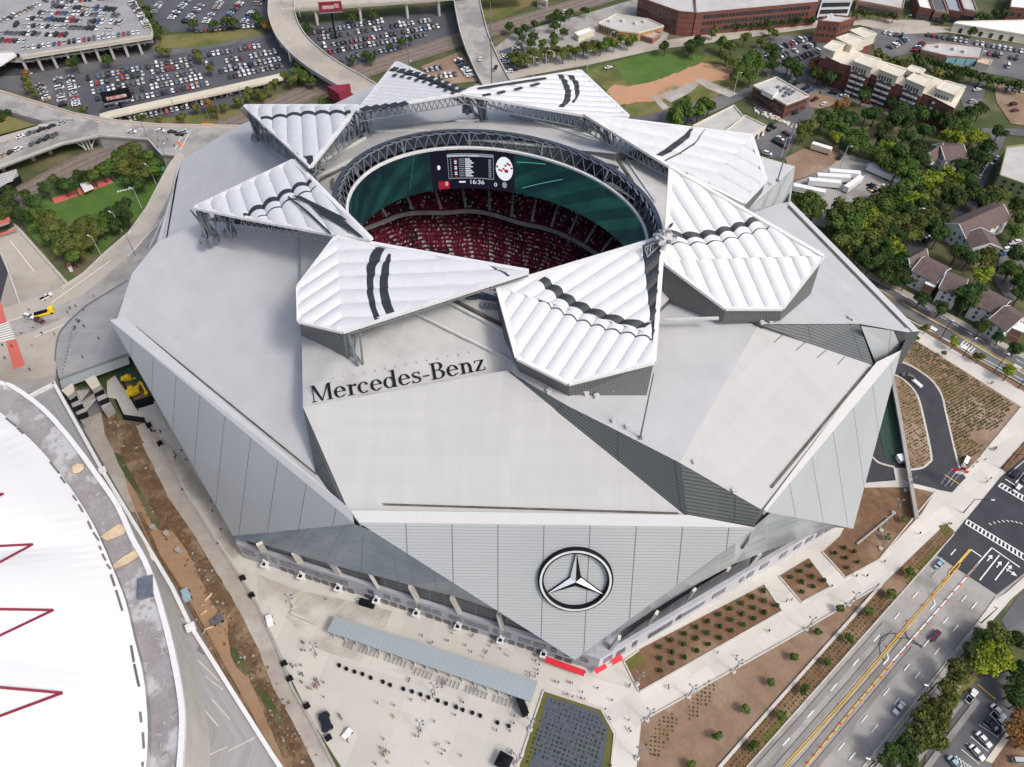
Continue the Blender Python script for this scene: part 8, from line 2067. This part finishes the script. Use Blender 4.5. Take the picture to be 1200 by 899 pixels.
def street(px, py, h, place, dx, dy, z=.4, colr='steel', arm=2.6, key='street lamp'):
    p = P(px, py, z); o = empty('street_lamp', p); g = G(); g.tube(p, p+Vector((0, 0, h)), .2, 6, r2=.11); g.build('pole', colr, o)
    e = p+Vector((dx*arm, dy*arm, h+.4)); g = G(); g.tube(p+Vector((0, 0, h-.1)), e, .1, 4); g.build('arm', colr, o); g = G(); g.box(e, (1.2, .45, .22), math.atan2(dy, dx)); g.build('lamp_head', 'frame_white', o)
    small(o, key, place, px, 'street lamp', 'street lamps')
for x, y in ((183, 216), (166, 244), (143, 272), (119, 300)): street(x, y, 11, 'along the edge of the lawn', -.7, .3, .4, 'steel_pale')
for x, y in ((159, 300), (198, 195), (206, 132), (286, 126), (245, 140), (100, 128), (45, 112), (172, 160)): street(x, y, 12, 'along the raised avenue', .5, .5, ZA, 'steel')
for x, y in ((1076, 821), (1010, 899+6), (1150, 730)): street(x, y, 11, 'on the wide road pavement', -.75, .2, .4, 'dark')
for x, y in ((1129, 601), (1174, 549)): street(x, y, 9, 'at the fresh asphalt crossing', .95, -.1, .4, 'dark', 6, 'black traffic signal mast')
for x, y in ((1102, 397), (1128, 418), (1165, 436), (1193, 455)): street(x, y, 9, 'by the right avenue kerb', .7, .5, .4, 'dark')
for x, y in ((640, 82), (714, 60), (600, 72), (688, 82), (625, 90), (888, 88), (860, 108), (985, 195), (915, 185), (1066, 268), (1055, 40), (1145, 215)): street(x, y, 12, 'among the streets behind the stadium', .6, -.3, .4, 'steel_pale')
for x, y in ((340, 70), (352, 20), (560, 60), (480, 95)): street(x, y, 12, 'beside the flyovers', .6, 0, 8 if x != 480 else .4, 'steel_pale')
# orange lane posts
po = G(); po.tube((0, 0, 0), (0, 0, 1.1), .16, 6, r2=.12, cap=True); po.box((0, 0, .04), (.6, .6, .08)); POST = po.mesh('lane_post', ['orange'])
for k in range(26):
    t = k/25; x, y = 880+(255+t*690)/3.75, 660+(880-t*840)/3.75
    if k < 14: x, y = 880+(250+t*655)/3.75, 660+(875-t*770)/3.75
    a, b = Vector((880+250/3.75, 660+878/3.75)), Vector((1147, 660)); q = a.lerp(b, t*.97)
    o = bpy.data.objects.new('lane_post', POST); col.objects.link(o); o.location = P(q.x, q.y, .5); small(o, 'orange lane post', 'along the turning lane', q.x, 'lane post', 'orange posts on the wide road')
co_ = G(); co_.box((0, 0, .05), (.7, .7, .1)); co_.tube((0, 0, .1), (0, 0, 1.1), .34, 8, r2=.08, cap=True); CONE = co_.mesh('traffic_cone', ['orange'])
for x, y in ((211, 169), (212.5, 171), (209, 168)): o = bpy.data.objects.new('traffic_cone', CONE); col.objects.link(o); o.location = P(x, y, ZA+.1); o.scale = (1.5, 1.5, 1.3); small(o, 'orange traffic cone', 'at the avenue corner', x, 'cone', 'orange cones')
for x, y in C6b((600, 367), (640, 316), (690, 254), (756, 186), (800, 140), (850, 80), (885, 30)): o = bpy.data.objects.new('lane_post', POST); col.objects.link(o); o.location = P(x, y, .5); small(o, 'orange lane post', 'beside the double yellow line', x, 'lane post', 'orange posts on the wide road')
g = G(); g.box(P(25, 0, 0)*0+P(*A((912, 547))[0], ZA+.7), (6, .6, 1.2), -.1); g.box(P(*A((912, 547))[0], ZA+.15), (6, 1, .2), -.1); tag(g.build('barrier', 'orange'), 'orange plastic barrier on the avenue near the stadium', 'barrier')
# machines on the clay track
def cart(px, py, label, colr, an, s=1.0):
    p = P(px, py, .3); o = empty('work_vehicle', p, an); tag(o, label, 'vehicle'); 
    g = G(); g.box(p+Vector((0, 0, .8*s)), (3.6*s, 1.8*s, .7*s)); g.box(p+Vector((.6*s, 0, 1.5*s)), (1.4*s, 1.5*s, .8*s)); g.build('body', colr, o)
    for x in (-1.2, 1.2):
        for y in (-.9, .9): g = G(); g.tube(p+Vector((x*s, (y-.15)*s, .42*s)), p+Vector((x*s, (y+.15)*s, .42*s)), .42*s, 8, cap=True); g.build('wheel', 'dark', o)
cart(*C5((822, 150))[0], 'blue-grey scissor lift on the orange clay track', 'car_pale blue', 2.1, 1.3)
cart(*C5((957, 260))[0], 'small dark cart on the orange clay near the rubble bank', 'car_grey', .6, 1.1)
cart(*C6((330, 733))[0], 'black utility cart with lime clad driver by the plaza wall', 'car_black', 2.0, 1.5)
cart(*C6((410, 776))[0], 'white sheet covered cart on the plaza', 'whitewall', .9, .9)
cart(*C6((118, 350))[0], 'white cart parked against the curved plaza wall', 'whitewall', 2.0, 1.1)
for (x, y), lb in zip(B((675, 635), (735, 662), (787, 735)), ('grey concrete pipe stub nearest the weeds', 'middle grey concrete pipe stub on the clay', 'lowest grey concrete pipe stub on the clay')):
    g = G(); p = P(x, y, .3); g.tube(p, p+Vector((0, 0, 1.6)), 1.0, 10, cap=True); tag(g.build('manhole_shaft', 'conc'), lb, 'shaft')
g = G(); p = P(*C6((1068, 672))[0], .4); g.box(p+Vector((0, 0, 1.5)), (1.6, 6, 3), .35); g.box(p+Vector((0, 0, 3.1)), (2.2, 6.6, .2), .35); tag(g.build('information_kiosk', 'dark'), 'tall black kiosk at the right end of the canopy', 'kiosk')
g = G(); p = P(*C6((1000, 885))[0], .4)
for k in range(4): a, b = k*math.pi/2+.3, (k+1)*math.pi/2+.3; g.poly([p+Vector((3*math.cos(a), 3*math.sin(a), 2.4)), p+Vector((3*math.cos(b), 3*math.sin(b), 2.4)), p+Vector((0, 0, 3.6))])
for k in range(4): a = k*math.pi/2+.3; g.tube(p+Vector((2.9*math.cos(a), 2.9*math.sin(a), 0)), p+Vector((2.9*math.cos(a), 2.9*math.sin(a), 2.4)), .07, 4)
tag(g.build('vendor_tent', 'dark'), 'black pointed vendor tent at the bottom edge of the plaza', 'tent')
g = G(); p = P(*C6((485, 285))[0], .5); g.box(p+Vector((0, 0, .8)), (5, 2, 1.6), -.3); g.box(p+Vector((0, 0, 1.7)), (4.6, 1.8, .3), -.3); tag(g.build('waste_skip', 'dark'), 'black skip against the left base wall', 'skip')
g = G(); w1 = P(*C2((415, 870))[0], .5); g.box(w1+Vector((0, 0, 1.2)), (1.4, 6, 2.4), .5); g.box(w1+Vector((0, 0, 2.5)), (1.0, 5.4, .3), .5, 1); tag(g.build('sign_board', ['frame_white', 'redcourt']), 'white and red sign board in the lawn corner', 'sign')
g = G(); p = P(*C4b((857, 210))[0], .6); g.beam(P(*C4b((842, 228))[0], 1.4), P(*C4b((872, 194))[0], 1.4), .8, 1.6); tag(g.build('monument_sign', 'whitewall'), 'long white low sign in the tip of the tufted bed', 'sign')
g = G(); p = P(*C4b((470, 198))[0], .5); g.box(p+Vector((0, 0, 1)), (2, 2.6, 2), .2); g.box(p+Vector((0, 0, 2.05)), (2.3, 2.9, .15), .2); tag(g.build('utility_cabinet', 'whitewall'), 'white utility cabinet beside the dark teal bank', 'cabinet')
# flags at the drive entrance
for k, (x, y) in enumerate(C4b((712, 335), (735, 350), (755, 330), (770, 345))):
    p = P(x, y, .5); o = empty('flag_pole', p); g = G(); g.tube(p, p+Vector((0, 0, 10)), .12, 5, r2=.06); g.build('pole', 'frame_white', o)
    g = G()
    for j in range(4): u = j/4; v = (j+1)/4; f = lambda t: p+Vector((.1+2.6*t, .25*math.sin(t*6), 9.6)); g.poly([f(u), f(v), f(v)-Vector((0, 0, 1.6)), f(u)-Vector((0, 0, 1.6))], 0)
    g.build('flag', ('red', 'frame_white', 'maroon', 'redcourt')[k], o); tag(o, ('red flag on the white pole nearest the loop drive', 'white flag on the second pole at the drive entrance', 'maroon flag on the third pole at the drive entrance', 'orange red flag on the rightmost pole at the drive')[k], 'flag')
label_series(SM, lambda n, k, p: f'{n} {k} from the left {p}', lambda k, p: f'{k} {p}')
# ================================================================ light
w = bpy.data.worlds.new('World'); sc.world = w; w.use_nodes = True
nt = w.node_tree; bg = nt.nodes['Background']; sky = nt.nodes.new('ShaderNodeTexSky'); sky.sky_type = 'NISHITA'; sky.sun_disc = False
SEL, SAZ = 50, 128      # elevation; compass-like azimuth of the sun measured from +Y towards +X
sky.sun_elevation = R(SEL); sky.sun_rotation = R(SAZ); sky.air_density = 1.0; sky.dust_density = 5.0; sky.ozone_density = 1.0
nt.links.new(sky.outputs[0], bg.inputs[0]); bg.inputs[1].default_value = .14
sl = bpy.data.lights.new('sun', 'SUN'); sl.energy = 1.3; sl.angle = R(10); sl.color = (1, .985, .965)
so = bpy.data.objects.new('sun', sl); col.objects.link(so)
dv = Vector((math.sin(R(SAZ))*math.cos(R(SEL)), math.cos(R(SAZ))*math.cos(R(SEL)), math.sin(R(SEL))))
so.rotation_euler = dv.to_track_quat('Z', 'Y').to_euler(); so.location = (0, 0, 400)
sc.view_settings.view_transform = 'Standard'; sc.view_settings.look = 'None'; sc.view_settings.gamma = 1
sc.view_settings.exposure = .36; sc.view_settings.use_curve_mapping = False
